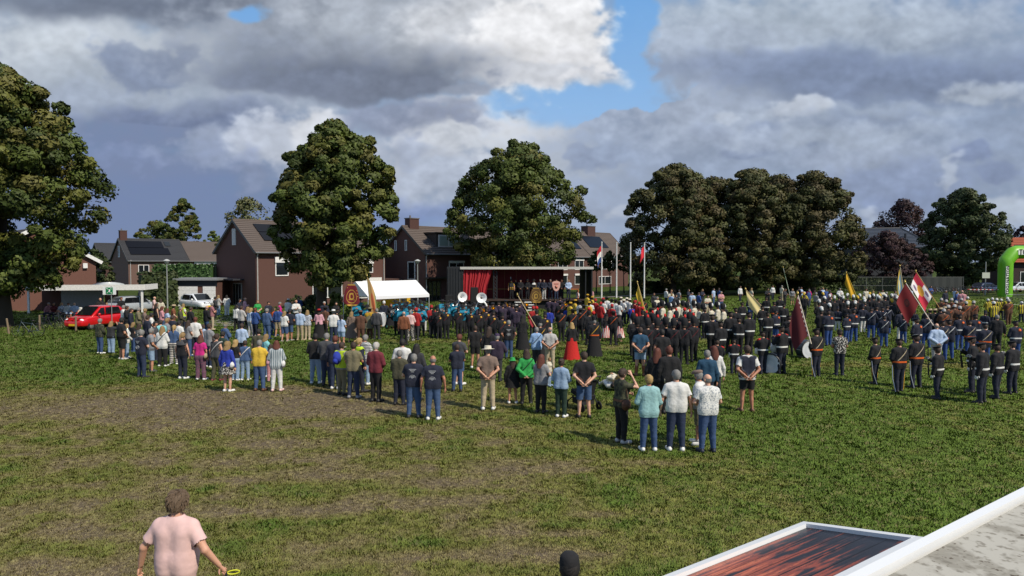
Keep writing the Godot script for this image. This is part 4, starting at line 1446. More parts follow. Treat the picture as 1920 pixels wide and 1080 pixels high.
func guild(called: String, label: String, at: Vector3, top: float, w: float, h: float, c: Color, g: Color) -> void:
	var t := thing(called, label, "banner", at)
	var p := MB.new()
	p.tube([Vector3.ZERO, Vector3(0, top + 0.35, 0)], [0.025, 0.02], 8)
	obj("staff", p, mat(rgb("8a6a40"), 0.5), t)
	var cb := MB.new()
	cb.tube([Vector3(-w * 0.24, top, 0.03), Vector3(w * 0.24, top, 0.03)], [0.02, 0.02], 6)
	obj("cross_bar", cb, mat(rgb("b09048"), 0.4, 0.6), t)
	var im := blank(64, 80, c)
	disc(im, 32, 44, 22, 26, g, 0.78)
	disc(im, 32, 44, 11, 14, g, 0.3)
	im.fill_rect(Rect2i(0, 74, 64, 6), g)
	im.fill_rect(Rect2i(0, 0, 64, 3), g)
	for k in 12:
		im.fill_rect(Rect2i(6 + (k * 17) % 52, 10 + (k * 23) % 58, 5, 3), g)
	var mb := MB.new()
	var n := 10
	for i in n:
		for k in n:
			var f := func(u: float, v: float) -> Vector3:
				var half: float = w * (0.20 + 0.36 * sqrt(v) - (0.26 * pow(maxf(v - 0.72, 0.0) / 0.28, 2.0)))
				return Vector3((u - 0.5) * 2.0 * half, top - v * h, 0.05 + sin(u * 9.0) * 0.035 * v)
			var u0 := float(k) / n
			var v0 := float(i) / n
			var u1 := float(k + 1) / n
			var v1 := float(i + 1) / n
			mb.quad(f.call(u0, v1), f.call(u1, v1), f.call(u1, v0), f.call(u0, v0), Vector2(u0, v1), Vector2(u1, v1), Vector2(u1, v0), Vector2(u0, v0))
	obj("cloth", mb, print_mat(im), t)

# ---------------------------------------------------------------- stage, tent, arch and small furniture
func build_field() -> void:
	build_stage()
	build_tent()
	build_arch()
	build_van()
	build_street_things()
	build_flags()
	build_instruments()

func build_stage() -> void:
	var o := dp(868, 60)
	var t := thing("stage_trailer", "open sided black and red stage trailer with white roof edge", "stage", o, deg_to_rad(6))
	var L := 11.6
	var dk := mat(rgb("1b1e22"), 0.6)
	var redm := mat(rgb("701519"), 0.8, 0.0, noise_soft, 1.0)
	var fl := MB.new()
	fl.box(Vector3(L / 2, 0.95, -1.3), Vector3(L, 0.12, 2.6))
	obj("floor", fl, mat(rgb("3a2a24"), 0.8), t)
	var sk := MB.new()
	sk.box(Vector3(L / 2, 0.45, -0.3), Vector3(L, 0.86, 0.06))
	obj("skirt", sk, mat(rgb("18181a"), 0.9), t)
	for k in 8:
		var bw := MB.new()
		bw.box(Vector3(0.6 + k * 1.10 + 0.55, 2.38, -2.55), Vector3(1.09, 2.72, 0.07))
		obj("back_panel", bw, redm, t)
	var post := MB.new()
	for k in 9:
		post.box(Vector3(0.6 + k * 1.10, 2.38, -2.50), Vector3(0.03, 2.72, 0.05))
	obj("panel_trim", post, mat(rgb("8a5a3a"), 0.6), t)
	var rl := MB.new()
	rl.box(Vector3(4.6, 1.85, -2.46), Vector3(8.2, 0.05, 0.06))
	obj("wall_rail", rl, mat(rgb("b08a4a"), 0.6), t)
	var roof := MB.new()
	roof.box(Vector3(L / 2, 3.80, -1.3), Vector3(L, 0.10, 2.7))
	obj("roof", roof, mat(rgb("54504c"), 0.8), t)
	var edge := MB.new()
	edge.box(Vector3(L / 2 - 0.1, 3.80, 0.10), Vector3(L + 0.3, 0.22, 0.10))
	obj("roof_edge", edge, mat(rgb("d8d6ce"), 0.6, 0.0, noise_fine, 1.0), t)
	var box := MB.new()
	box.box(Vector3(-0.70, 1.95, -1.3), Vector3(1.36, 3.9, 2.6))
	obj("end_box", box, dk, t)
	for k in 6:
		var rb := MB.new()
		rb.box(Vector3(-1.30 + k * 0.24, 1.95, 0.03), Vector3(0.07, 3.7, 0.05))
		obj("rib", rb, dk, t)
	var right := MB.new()
	right.box(Vector3(L - 0.62, 1.95, -1.3), Vector3(0.08, 3.6, 2.5))
	right.box(Vector3(L - 0.05, 1.95, -1.3), Vector3(0.10, 3.7, 2.6))
	obj("end_wall", right, dk, t)
	# gathered red curtain at one end
	var cu := MB.new()
	var n := 44
	for i in n:
		for j in 6:
			var f := func(u: float, v: float) -> Vector3:
				var w := lerpf(2.55, 1.7 + 0.5 * absf(v - 0.45), v)
				return Vector3(0.05 + u * w, 3.7 - v * 2.75, -0.12 + sin(u * 58.0 + v * 1.6 + sin(u * 17.0) * 1.5) * 0.075)
			var u0 := float(i) / n
			var u1 := float(i + 1) / n
			var v0 := j / 6.0
			var v1 := (j + 1) / 6.0
			cu.quad(f.call(u0, v1), f.call(u1, v1), f.call(u1, v0), f.call(u0, v0))
	obj("curtain", cu, mat(rgb("a3222c"), 0.85), t)
	# truss column beside the curtain
	var tr := MB.new()
	for k in 4:
		tr.tube([Vector3(2.72 + 0.3 * (k % 2), 1.0, -0.25 - 0.25 * (k / 2)), Vector3(2.72 + 0.3 * (k % 2), 3.7, -0.25 - 0.25 * (k / 2))], [0.03, 0.03], 6)
	for k in 9:
		tr.tube([Vector3(2.72, 1.0 + k * 0.3, -0.25), Vector3(3.02, 1.3 + k * 0.3, -0.25)], [0.018, 0.018], 5)
		tr.tube([Vector3(3.02, 1.0 + k * 0.3, -0.25), Vector3(2.72, 1.3 + k * 0.3, -0.25)], [0.018, 0.018], 5)
	obj("truss", tr, mat(rgb("3f4246"), 0.5, 0.4), t)
	var frame := MB.new()
	frame.tube([Vector3(9.3, 1.0, -0.1), Vector3(9.3, 1.9, -0.1), Vector3(10.3, 1.9, -0.1), Vector3(10.3, 1.0, -0.1)], [0.04, 0.04, 0.04, 0.04], 6)
	obj("orange_rail", frame, mat(rgb("c8622c"), 0.5), t)
	# steps up to the floor
	var s := thing("stage_steps", "short white edged steps up to the stage floor", "steps", o + rot_y(deg_to_rad(6)) * Vector3(5.4, 0, 0.9), deg_to_rad(6))
	for k in 4:
		var st := MB.new()
		st.box(Vector3(0, 0.12 + k * 0.22, -k * 0.26), Vector3(1.7, 0.08, 0.28))
		obj("tread", st, mat(rgb("c9c9c6"), 0.7), s)
	for e in [-0.8, 0.8]:
		var sb := MB.new()
		sb.bar(Vector3(e, 0.05, 0.1), Vector3(e, 0.86, -0.85), 0.05, 0.16)
		obj("stringer", sb, mat(rgb("26282b"), 0.6), s)
	for k in 2:
		var sp := thing("loudspeaker", ["black loudspeaker box standing before the red curtain", "black loudspeaker stack beside the trailer's end box"][k], "loudspeaker", [dp(889, 57.5), dp(842, 57.5)][k], 0.1)
		var b := MB.new()
		b.box(Vector3(0, 1.55 if k == 0 else 1.0, 0), Vector3(0.62, 1.3 if k == 0 else 1.1, 0.5))
		obj("cabinet", b, mat(rgb("141416"), 0.8), sp)
		var gr := MB.new()
		gr.box(Vector3(0, 1.55 if k == 0 else 1.0, 0.262), Vector3(0.54, 1.2 if k == 0 else 1.0, 0.02))
		obj("grille", gr, mat(rgb("202124"), 0.9, 0.0, noise_fine, 8.0), sp)
		var pl := MB.new()
		pl.tube([Vector3(0, 0, 0), Vector3(0, 0.95, 0)], [0.05, 0.04], 8)
		pl.box(Vector3(0, 0.03, 0), Vector3(0.7, 0.06, 0.6))
		obj("stand", pl, mat(rgb("1c1c1e"), 0.5), sp)

func build_tent() -> void:
	var o := dp(690, 45.5)
	var a := deg_to_rad(TURN)
	var t := thing("party_tent", "white gabled party tent over the band in turquoise", "tent", o, a)
	var L := 5.2
	var D := 3.0
	var e := 2.02
	var r := 3.0
	var wm := mat(rgb("e9eaec"), 0.7)
	wm.backlight_enabled = true
	wm.backlight = Color(0.5, 0.5, 0.5)
	var seg := 8
	for s in 2:
		var mb := MB.new()
		for k in seg:
			for j in 4:
				var f := func(u: float, v: float) -> Vector3:
					var sag := -0.05 * sin(v * PI) * (0.6 + 0.4 * absf(cos(u * PI * 3.0)))
					var z := -D / 2 * v if s == 0 else -D + D / 2 * v
					return Vector3(u * L, lerpf(e, r, v) + sag, z)
				var u0 := float(k) / seg
				var u1 := float(k + 1) / seg
				var v0 := j / 4.0
				var v1 := (j + 1) / 4.0
				mb.quad(f.call(u0, v0), f.call(u1, v0), f.call(u1, v1), f.call(u0, v1))
		obj("roof_sheet", mb, wm, t)
	for x in [0.0, L]:
		var g := MB.new()
		g.tri(Vector3(x, e, -D), Vector3(x, e, 0), Vector3(x, r, -D / 2))
		obj("gable", g, wm, t)
	var va := MB.new()
	va.box(Vector3(L / 2, e - 0.10, 0.02), Vector3(L, 0.22, 0.015))
	va.box(Vector3(L / 2, e - 0.10, -D - 0.02), Vector3(L, 0.22, 0.015))
	obj("valance", va, wm, t)
	for x in [0.0, L / 2, L]:
		for z in [0.0, -D]:
			var p := MB.new()
			p.tube([Vector3(x, 0, z - 0.02), Vector3(x, e, z - 0.02)], [0.028, 0.028], 8)
			obj("pole", p, mat(rgb("c9cbcd"), 0.4, 0.5), t)
	var yl := thing("yellow_banner", "yellow cloth hung inside the white party tent", "banner", o + rot_y(a) * Vector3(3.4, 0, -2.6), a)
	var y := MB.new()
	y.box(Vector3(0.8, 1.35, 0), Vector3(2.6, 0.9, 0.02))
	obj("cloth", y, cloth(rgb("d0a41c")), yl)
	var fr := MB.new()
	fr.tube([Vector3(-0.5, 0, -0.03), Vector3(-0.5, 1.8, -0.03)], [0.02, 0.02], 6)
	fr.tube([Vector3(2.1, 0, -0.03), Vector3(2.1, 1.8, -0.03)], [0.02, 0.02], 6)
	obj("frame", fr, mat(rgb("999999"), 0.4), yl)

func build_arch() -> void:
	var base := dp(1885, 86)
	var t := thing("inflatable_arch", "lime green inflatable arch with black lettering on white panels", "arch", base, deg_to_rad(10))
	var gm := mat(rgb("6fb81c"), 0.42, 0.0, noise_soft, 0.6)
	var r := 0.82
	var pts := [Vector3(0, 0.0, 0), Vector3(0, 0.25, 0), Vector3(0, 4.1, 0), Vector3(0.10, 4.5, 0), Vector3(1.0, 5.45, 0), Vector3(1.4, 5.6, 0), Vector3(7.1, 5.6, 0), Vector3(7.5, 5.45, 0), Vector3(8.4, 4.5, 0), Vector3(8.5, 4.1, 0), Vector3(8.5, 0.25, 0), Vector3(8.5, 0, 0)]
	var rad := []
	for p in pts:
		rad.append(r)
	rad[0] = r * 0.9
	rad[rad.size() - 1] = r * 0.9
	var mb := MB.new()
	mb.tube(pts, rad, 20)
	obj("tube", mb, gm, t)
	var pn := MB.new()
	pn.box(Vector3(4.1, 5.6, r + 0.015), Vector3(6.3, 0.66, 0.04))
	var p1 := obj("lettered_panel", pn, mat(rgb("d9dcd4"), 0.6), t)
	obj("lettering", letters("TOOLNATION", 0.66, true), mat(rgb("151515"), 0.6), p1).position = Vector3(1.05, 5.6, r + 0.05)
	var pv := MB.new()
	pv.box(Vector3(-0.42, 2.1, r - 0.08), Vector3(0.52, 3.4, 0.04))
	var p2 := obj("lettered_panel", pv, mat(rgb("d9dcd4"), 0.6), t)
	var tl := obj("lettering", letters("TOOLNATION", 0.42), mat(rgb("151515"), 0.6), p2)
	tl.position = Vector3(-0.42, 2.1, r - 0.045)
	tl.rotation.z = PI / 2
	for k in 2:
		var g := MB.new()
		g.tube([Vector3(0.6, 3.4, 0.5), Vector3(-0.6 - k, 0.0, 2.4 + k)], [0.015, 0.015], 4)
		obj("guy_rope", g, mat(rgb("222222"), 0.8), t)

func letters(s: String, h: float, from_left := false) -> Mesh:
	var m := TextMesh.new()
	if from_left:
		m.horizontal_alignment = HORIZONTAL_ALIGNMENT_LEFT
	m.text = s
	var f := SystemFont.new()
	f.font_names = PackedStringArray(["Droid Sans"])
	f.font_weight = 700
	m.font = f
	m.font_size = 64
	m.pixel_size = h / 48.0
	m.depth = 0.02
	return m

func build_van() -> void:
	# roof of the snack van below the camera, with its serving flap raised
	var y := 2.85
	var P := gp(1735, 1012, y)              # where the flap's far edge meets the roof edge
	var far := gp(1920, 918, y)
	var d := (far - P)
	d.y = 0
	d = d.normalized()                      # along the van's side
	var inn := Vector3(-d.z, 0, d.x)        # across the van, away from the flap
	if inn.x < 0: inn = -inn
	var t := thing("snack_van", "white snack van roof with weathered top and printed serving flap", "van", Vector3(P.x, 0, P.z))
	var b := Basis(d, Vector3.UP, d.cross(Vector3.UP))
	var q := Vector3.ZERO
	var body := MB.new()
	body.box(q + d * 0.6 + inn * 1.25 + Vector3.UP * 1.62, Vector3(6.4, 2.3, 2.36), b)
	obj("body", body, paint(rgb("d7d7d4")), t)
	var roof := MB.new()
	roof.box(q + d * 0.6 + inn * 1.28 + Vector3.UP * (y - 0.045), Vector3(6.5, 0.07, 2.4), b)
	var rm := StandardMaterial3D.new()
	rm.albedo_texture = roof_image()
	rm.uv1_triplanar = true
	rm.uv1_scale = Vector3.ONE * 0.42
	rm.roughness = 0.85
	obj("roof", roof, rm, t)
	var trim := MB.new()
	trim.box(q + d * 0.6 + inn * 0.028 + Vector3.UP * (y - 0.03), Vector3(6.5, 0.10, 0.055), b)
	obj("edge_trim", trim, mat(rgb("dfe1e2"), 0.35), t)
	for k in [-0.36, 0.36]:
		for s in [0.14, 0.86]:
			var w := MB.new()
			w.lathe([[0.18, -0.1], [0.33, -0.1], [0.34, 0.0], [0.33, 0.1], [0.18, 0.1]], 20, Transform3D(Basis(b.x, -b.z, b.y), q + d * (0.6 + k * 5.5) + inn * (2.36 * s + 0.07) + Vector3.UP * 0.34))
			obj("wheel", w, mat(rgb("18181a"), 0.9), t)
	# flap: inner edge on the roof edge, outer edge a little lower
	var C := ray(1508, 988)
	var eye := Vector3(0, EYE, 0) - t.position
	var wdt := 1.12
	# the outer corner lies on the sight line, at the flap's width from the hinge
	var best := 1e9
	var corner := Vector3.ZERO
	for k in 400:
		var p := eye + C * (2.0 + k * 0.01)
		var off := p - Vector3(0, y - 0.02, 0)
		var along: float = absf(off.dot(d))
		if along < best:
			best = along
			corner = p
	var hinge := Vector3(0, y - 0.02, 0)
	var out := corner - hinge
	out -= d * out.dot(d)
	var nn := d.cross(out).normalized()
	if nn.y < 0: nn = -nn
	var Lf := 2.6
	var fb := Basis(d, nn, d.cross(nn))
	var mid := hinge + out * 0.5 - d * Lf * 0.5
	var fl := MB.new()
	var W := out.length()
	var inner := 0.045
	# printed boards
	for k in 5:
		var w0 := -W * 0.5 + inner + (W - 2 * inner) * k / 5.0
		var w1 := -W * 0.5 + inner + (W - 2 * inner) * (k + 1) / 5.0
		var pb := MB.new()
		var o3 := out.normalized()
		var a0 := mid + o3 * w0 + nn * 0.012
		var a1 := mid + o3 * (w1 - 0.003) + nn * 0.012
		var du := d * (Lf * 0.5 - inner)
		pb.quad(a0 - du, a1 - du, a1 + du, a0 + du, Vector2(0.02, k / 5.0), Vector2(0.02, (k + 1) / 5.0), Vector2(0.98, (k + 1) / 5.0), Vector2(0.98, k / 5.0))
		pb.n.fill(nn)
		obj("printed_board", pb, wood_print(), t)
	fl.box(mid, Vector3(Lf, 0.02, W), fb)
	obj("flap", fl, mat(rgb("202028"), 0.5), t)
	var o4 := out.normalized()
	var rails := [[mid + o4 * (W * 0.5 - inner * 0.5), Vector3(Lf, 0.05, inner)], [mid - o4 * (W * 0.5 - inner * 0.5), Vector3(Lf, 0.05, inner)], [mid + d * (Lf * 0.5 - inner * 0.5), Vector3(inner, 0.052, W - inner * 2)], [mid - d * (Lf * 0.5 - inner * 0.5), Vector3(inner, 0.052, W - inner * 2)]]
	for rr in rails:
		var f := MB.new()
		f.box(rr[0] + nn * 0.008, rr[1], fb)
		obj("flap_frame", f, mat(rgb("d5d8da"), 0.35), t)

var wood_m: StandardMaterial3D
func wood_print() -> StandardMaterial3D:
	# a printed picture of charred boards: rust to ink, streaked along the grain
	if wood_m:
		return wood_m
	var W := 768
	var H := 384
	var im := Image.create_empty(W, H, false, Image.FORMAT_RGB8)
	var a := FastNoiseLite.new()
	a.seed = 61; a.frequency = 0.02; a.fractal_octaves = 5
	var b := FastNoiseLite.new()
	b.seed = 62; b.frequency = 0.004; b.fractal_octaves = 4
	for y in H:
		var board := y * 5 / H
		for x in W:
			var g := a.get_noise_2d(x * 0.16 + board * 300.0, y * 2.2)
			var k := a.get_noise_2d(x * 0.7 + board * 90.0, y * 3.0)
			var c := b.get_noise_2d(x * 1.6, y * 2.0)
			var t := float(x) / W
			var m := clampf(0.60 + c * 1.1 + g * 0.75 - smoothstep(0.70, 1.02, t + c * 0.5 + (float(y) / H - 0.5) * -0.12) * 0.75, 0.0, 1.0)
			var col := rgb("17161f").lerp(rgb("8c3f2a"), smoothstep(0.12, 0.55, m)).lerp(rgb("bd6544"), smoothstep(0.6, 1.0, m))
			if absf(k) < 0.035 or g < -0.42:
				col = col.darkened(0.45)
			if y % (H / 5) < 2:
				col = col.darkened(0.6)
			im.set_pixel(x, y, col)
	wood_m = StandardMaterial3D.new()
	wood_m.albedo_texture = ImageTexture.create_from_image(im)
	wood_m.roughness = 0.38
	wood_m.cull_mode = BaseMaterial3D.CULL_DISABLED
	return wood_m

func roof_image() -> ImageTexture:
	# grime and lichen on white sheet
	var S := 512
	var im := Image.create_empty(S, S, false, Image.FORMAT_RGB8)
	var f := FastNoiseLite.new()
	f.seed = 71; f.frequency = 0.012; f.fractal_octaves = 5; f.fractal_gain = 0.6
	var s1 := f.get_seamless_image(S, S)
	f.frequency = 0.06; f.seed = 72
	var s2 := f.get_seamless_image(S, S)
	for y in S:
		for x in S:
			var a := s1.get_pixel(x, y).r
			var b := s2.get_pixel(x, y).r
			var c := rgb("a8a59b").lerp(rgb("89857a"), smoothstep(0.45, 0.75, a)).lerp(rgb("6c675c"), smoothstep(0.58, 0.8, b) * 0.7)
			if b < 0.25 and a > 0.6:
				c = rgb("4e4438")
			im.set_pixel(x, y, c)
	return ImageTexture.create_from_image(im)

func build_street_things() -> void:
	car("red_car", "small red three door hatchback parked in front of the carport", gp(181, 616), deg_to_rad(256), 3.62, 1.64, 1.5, rgb("c4121c"), rgb("d8b21c"))
	car("silver_car", "silver estate car standing tail out under the carport", dp(250, 58.5), deg_to_rad(68), 4.3, 1.75, 1.45, rgb("9fa6ac"), rgb("d8a41c"))
	car("white_car", "white hatchback parked in front of the white garage doors", dp(371, 62.5), deg_to_rad(-38), 4.1, 1.78, 1.46, rgb("dfe3e6"), rgb("d8b21c"))
	bicycle("black city bicycle standing alone on the grass edge", dp(50, 39.5), deg_to_rad(188), rgb("2c3a40"), "", 0.06)
	bicycle("dark bicycle parked by the red car's front wheel", dp(122, 43.0), deg_to_rad(170), rgb("232326"), "", -0.05)
	bicycle("dark bicycle leaning behind the grass edge under the lime tree", dp(95, 44.0), deg_to_rad(12), rgb("26282c"), "", 0.05)
	for k in 22:
		bicycle("bicycle parked in the long row beside the inflatable arch", dp(1700 + k * 7.5, 92.0 + (k % 3) * 0.8), deg_to_rad(60 + (k * 37) % 60), [rgb("1d1f24"), rgb("31363c"), rgb("5c1f24"), rgb("8d9398"), rgb("23304a")][k % 5], "row of parked bicycles", 0.05)
	# two cars far behind the arch
	car("dark_car", "dark blue car parked behind the row of bicycles", dp(1850, 97), deg_to_rad(20), 4.2, 1.75, 1.45, rgb("2a3350"), rgb("d8b21c"))
	car("white_car", "pale car half hidden behind the inflatable arch", dp(1908, 99), deg_to_rad(-170), 4.2, 1.75, 1.45, rgb("c9cfd6"), rgb("d8b21c"))
	# assembly point sign
	var t := thing("assembly_sign", "square green assembly point sign on a slim grey post", "sign", dp(208, 44.5), 0.0)
	var p := MB.new()
	p.tube([Vector3.ZERO, Vector3(0, 2.75, 0)], [0.03, 0.03], 8)
	obj("post", p, mat(rgb("9a9d9f"), 0.4, 0.5), t)
	var pl := MB.new()
	pl.box(Vector3(-0.1, 2.45, 0.04), Vector3(0.86, 0.5, 0.02))
	var plate := obj("plate", pl, mat(rgb("e4e6e4"), 0.5), t)
	var gp2 := MB.new()
	gp2.box(Vector3(-0.1, 2.45, 0.055), Vector3(0.46, 0.44, 0.012))
	obj("green_field", gp2, mat(rgb("0d7a45"), 0.5), plate)
	var ar := MB.new()
	for k in 4:
		var sx := 1.0 if k % 2 else -1.0
		var sy := 1.0 if k / 2 else -1.0
		var c := Vector3(-0.1 + sx * 0.135, 2.45 + sy * 0.13, 0.066)
		ar.bar(c + Vector3(sx, sy, 0) * 0.05, c - Vector3(sx, sy, 0) * 0.03, 0.03, 0.008)
		ar.box(c - Vector3(sx * 0.03, 0, 0), Vector3(0.012, 0.06, 0.008))
		ar.box(c - Vector3(0, sy * 0.03, 0), Vector3(0.06, 0.012, 0.008))
	ar.ball(Vector3(-0.1, 2.47, 0.066), Vector3(0.07, 0.07, 0.006), 10, 6)
	ar.box(Vector3(-0.1, 2.40, 0.066), Vector3(0.10, 0.06, 0.008))
	obj("arrows", ar, mat(rgb("f0f2f0"), 0.5), plate)
	# street lamps
	for k in 2:
		var lp := thing("street_lamp", ["slim street lamp standing by the white garage doors", "street lamp standing before the black gable side"][k], "street lamp", [dp(313, 62), dp(783, 66)][k], 0.0, "street lamps")
		var m := MB.new()
		m.tube([Vector3.ZERO, Vector3(0, 4.2, 0)], [0.07, 0.045], 8)
		obj("post", m, mat(rgb("8c918f"), 0.5), lp)
		var hd := MB.new()
		hd.lathe([[0.05, 4.15], [0.10, 4.2], [0.28, 4.42], [0.30, 4.46], [0.10, 4.58], [0.02, 4.6]], 14)
		obj("lamp_head", hd, mat(rgb("a9acaa"), 0.4), lp)
	# red and white tape on low stakes, and a crowd barrier
	var tp := thing("barrier_tape", "red and white barrier tape strung on stakes before the arch", "tape", dp(1815, 86), 0.0)
	for k in 6:
		var st := MB.new()
		st.tube([Vector3(k * 2.0, 0, 0), Vector3(k * 2.0, 1.0, 0)], [0.02, 0.02], 6)
		obj("stake", st, mat(rgb("6a5a48"), 0.8), tp)
	for k in 40:
		var seg := MB.new()
		var y := 0.92 - 0.06 * sin(PI * fmod(k * 0.25, 2.0) / 2.0)
		seg.box(Vector3(k * 0.25 + 0.125, y, 0.03), Vector3(0.25, 0.07, 0.004))
		obj("tape_segment", seg, mat(rgb("e6e4e0") if k % 2 else rgb("c23a34"), 0.6), tp)
	var cb := thing("crowd_barrier", "grey steel crowd barrier beyond the yellow striped uniforms", "barrier", dp(1888, 68), deg_to_rad(5))
	var fr := MB.new()
	fr.tube([Vector3(0, 0.1, 0), Vector3(0, 1.1, 0), Vector3(2.4, 1.1, 0), Vector3(2.4, 0.1, 0), Vector3(0, 0.1, 0)], [0.02, 0.02, 0.02, 0.02, 0.02], 6)
	obj("frame", fr, mat(rgb("8d9193"), 0.4, 0.6), cb)
	for k in 16:
		var br := MB.new()
		br.tube([Vector3(0.15 + k * 0.14, 0.1, 0), Vector3(0.15 + k * 0.14, 1.1, 0)], [0.009, 0.009], 5)
		obj("bar", br, mat(rgb("8d9193"), 0.4, 0.6), cb)
	for x in [0.3, 2.1]:
		var ft := MB.new()
		ft.box(Vector3(x, 0.03, 0), Vector3(0.06, 0.06, 0.6))
		ft.box(Vector3(x, 0.08, 0), Vector3(0.04, 0.1, 0.04))
		obj("foot", ft, mat(rgb("8d9193"), 0.4, 0.6), cb)
	var sg := thing("notice_board", "pale notice board on a post beside the arch", "sign", dp(1848, 90), 0.0)
	var sp := MB.new()
	sp.tube([Vector3.ZERO, Vector3(0, 4.4, 0)], [0.06, 0.05], 8)
	obj("post", sp, mat(rgb("9ea2a4"), 0.4), sg)
	var sb := MB.new()
	sb.box(Vector3(0, 2.6, 0.08), Vector3(1.0, 0.75, 0.03))
	obj("board", sb, mat(rgb("b9bfb6"), 0.6), sg)
	# pushchair
	pushchair(gp(1092, 775) + Vector3(0.05, 0, -0.6))
	# wooden stakes by the carport grass
	for k in 3:
		var fp := thing("fence_post", "short weathered wooden post at the grass edge", "post", dp([14, 140, 72][k], [40.5, 42.0, 43.0][k]), 0.0, "wooden posts at the grass edge")
		var q := MB.new()
		q.tube([Vector3.ZERO, Vector3([-0.12, 0.0, 0.0][k], 0.95, 0)], [0.06, 0.055], 8)
		obj("stake", q, mat(rgb("7a6a55"), 0.9), fp)
		var tp2 := MB.new()
		tp2.ball(Vector3([-0.12, 0.0, 0.0][k], 0.95, 0), Vector3(0.056, 0.03, 0.056), 8, 5)
		obj("top", tp2, mat(rgb("8a7a64"), 0.9), fp)
	# two garden chairs under the carport
	for k in 3:
		var ch := thing("garden_chair", "white plastic garden chair in front of the grey garage door", "chair", dp([104, 128, 146][k], 50.0), deg_to_rad([20, -10, 35][k]), "garden chairs by the carport")
		var wmat := mat(rgb("e0e0dc"), 0.4)
		var se := MB.new()
		se.box(Vector3(0, 0.43, 0), Vector3(0.46, 0.04, 0.46))
		obj("seat", se, wmat, ch)
		var bk := MB.new()
		for j in 5:
			bk.box(Vector3(-0.19 + j * 0.095, 0.70, -0.23), Vector3(0.06, 0.5, 0.03))
		bk.box(Vector3(0, 0.96, -0.235), Vector3(0.46, 0.07, 0.035))
		obj("backrest", bk, wmat, ch)
		for x in [-0.2, 0.2]:
			for z in [-0.2, 0.2]:
				var lg := MB.new()
				lg.box(Vector3(x, 0.205, z), Vector3(0.045, 0.41, 0.045))
				obj("leg", lg, wmat, ch)

func pushchair(at: Vector3) -> void:
	var t := thing("pushchair", "black pushchair beside the man in denim shorts", "pushchair", at, deg_to_rad(30))
	var blackc := cloth(rgb("17171a"))
	var hood := MB.new()
	for k in 10:
		var a := PI * k / 10.0
		var b := PI * (k + 1) / 10.0
		var p := func(x: float, an: float) -> Vector3: return Vector3(x, 0.72 + sin(an) * 0.34, cos(an) * 0.34 - 0.05)
		if b < PI * 0.85:
			hood.quad(p.call(-0.24, a), p.call(0.24, a), p.call(0.24, b), p.call(-0.24, b))
	obj("hood", hood, blackc, t)
	var st := MB.new()
	st.box(Vector3(0, 0.45, 0.05), Vector3(0.46, 0.12, 0.6), Basis(Vector3.RIGHT, 0.25))
	st.box(Vector3(0, 0.66, 0.32), Vector3(0.46, 0.5, 0.06), Basis(Vector3.RIGHT, 0.3))
	obj("seat", st, blackc, t)
	var fr := MB.new()
	for s in [-0.27, 0.27]:
		fr.tube([Vector3(s, 0.16, -0.42), Vector3(s, 0.5, 0.1), Vector3(s, 1.02, 0.55)], [0.017, 0.017, 0.017], 6)
		fr.tube([Vector3(s, 0.18, 0.42), Vector3(s, 0.5, 0.1)], [0.017, 0.017], 6)
	fr.tube([Vector3(-0.27, 1.02, 0.55), Vector3(0.27, 1.02, 0.55)], [0.02, 0.02], 6)
	obj("frame", fr, mat(rgb("2a2a2c"), 0.4, 0.4), t)
	var bs := MB.new()
	bs.box(Vector3(0, 0.26, 0.05), Vector3(0.42, 0.16, 0.5))
	obj("basket", bs, mat(rgb("202124"), 0.9), t)
	for x in [-0.3, 0.3]:
		for z in [-0.42, 0.42]:
			var w := MB.new()
			w.lathe([[0.05, -0.025], [0.12, -0.025], [0.14, 0.0], [0.12, 0.025], [0.05, 0.025]], 16, Transform3D(Basis(Vector3.BACK, PI / 2), Vector3(x, 0.14, z)))
			obj("wheel", w, mat(rgb("141416"), 0.8), t)

func drum(label: String, at: Vector3, turn: float, r: float, w: float, shell: Color, group := "") -> void:
	# a bass drum lying on its side; heads face +z and -z
	var t := thing("bass_drum", label, "drum", at, turn, group)
	var s := MB.new()
	s.lathe([[r, -w / 2], [r, w / 2]], 28, Transform3D(Basis(Vector3.RIGHT, PI / 2), Vector3(0, r, 0)))
	obj("shell", s, mat(shell, 0.35), t)
	for e in [-1, 1]:
		var h := MB.new()
		h.lathe([[0.001, 0.0], [r * 0.94, 0.0]], 28, Transform3D(Basis(Vector3.RIGHT, PI / 2 * e), Vector3(0, r, e * (w / 2 + 0.004))))
		var hd := obj("drum_head", h, mat(rgb("c9ccd0"), 0.5), t)
		var lg := MB.new()
		lg.lathe([[r * 0.35, 0.003], [r * 0.62, 0.003]], 28, Transform3D(Basis(Vector3.RIGHT, PI / 2 * e), Vector3(0, r, e * (w / 2 + 0.004))))
		obj("ring_print", lg, mat(rgb("bfc3c8"), 0.5), hd)
		var ho := MB.new()
		ho.lathe([[r * 0.94, -0.03], [r + 0.02, -0.03], [r + 0.02, 0.03], [r * 0.94, 0.03]], 28, Transform3D(Basis(Vector3.RIGHT, PI / 2), Vector3(0, r, e * (w / 2 - 0.01))))
		obj("hoop", ho, mat(rgb("2a2a2c") if shell.v < 0.4 else rgb("d0d0cc"), 0.4), t)
	for k in 8:
		var a := TAU * k / 8
		var rod := MB.new()
		rod.tube([Vector3(cos(a) * (r + 0.02), r + sin(a) * (r + 0.02), -w / 2), Vector3(cos(a) * (r + 0.02), r + sin(a) * (r + 0.02), w / 2)], [0.008, 0.008], 4)
		obj("tension_rod", rod, mat(rgb("b8bbbd"), 0.3, 0.8), t)

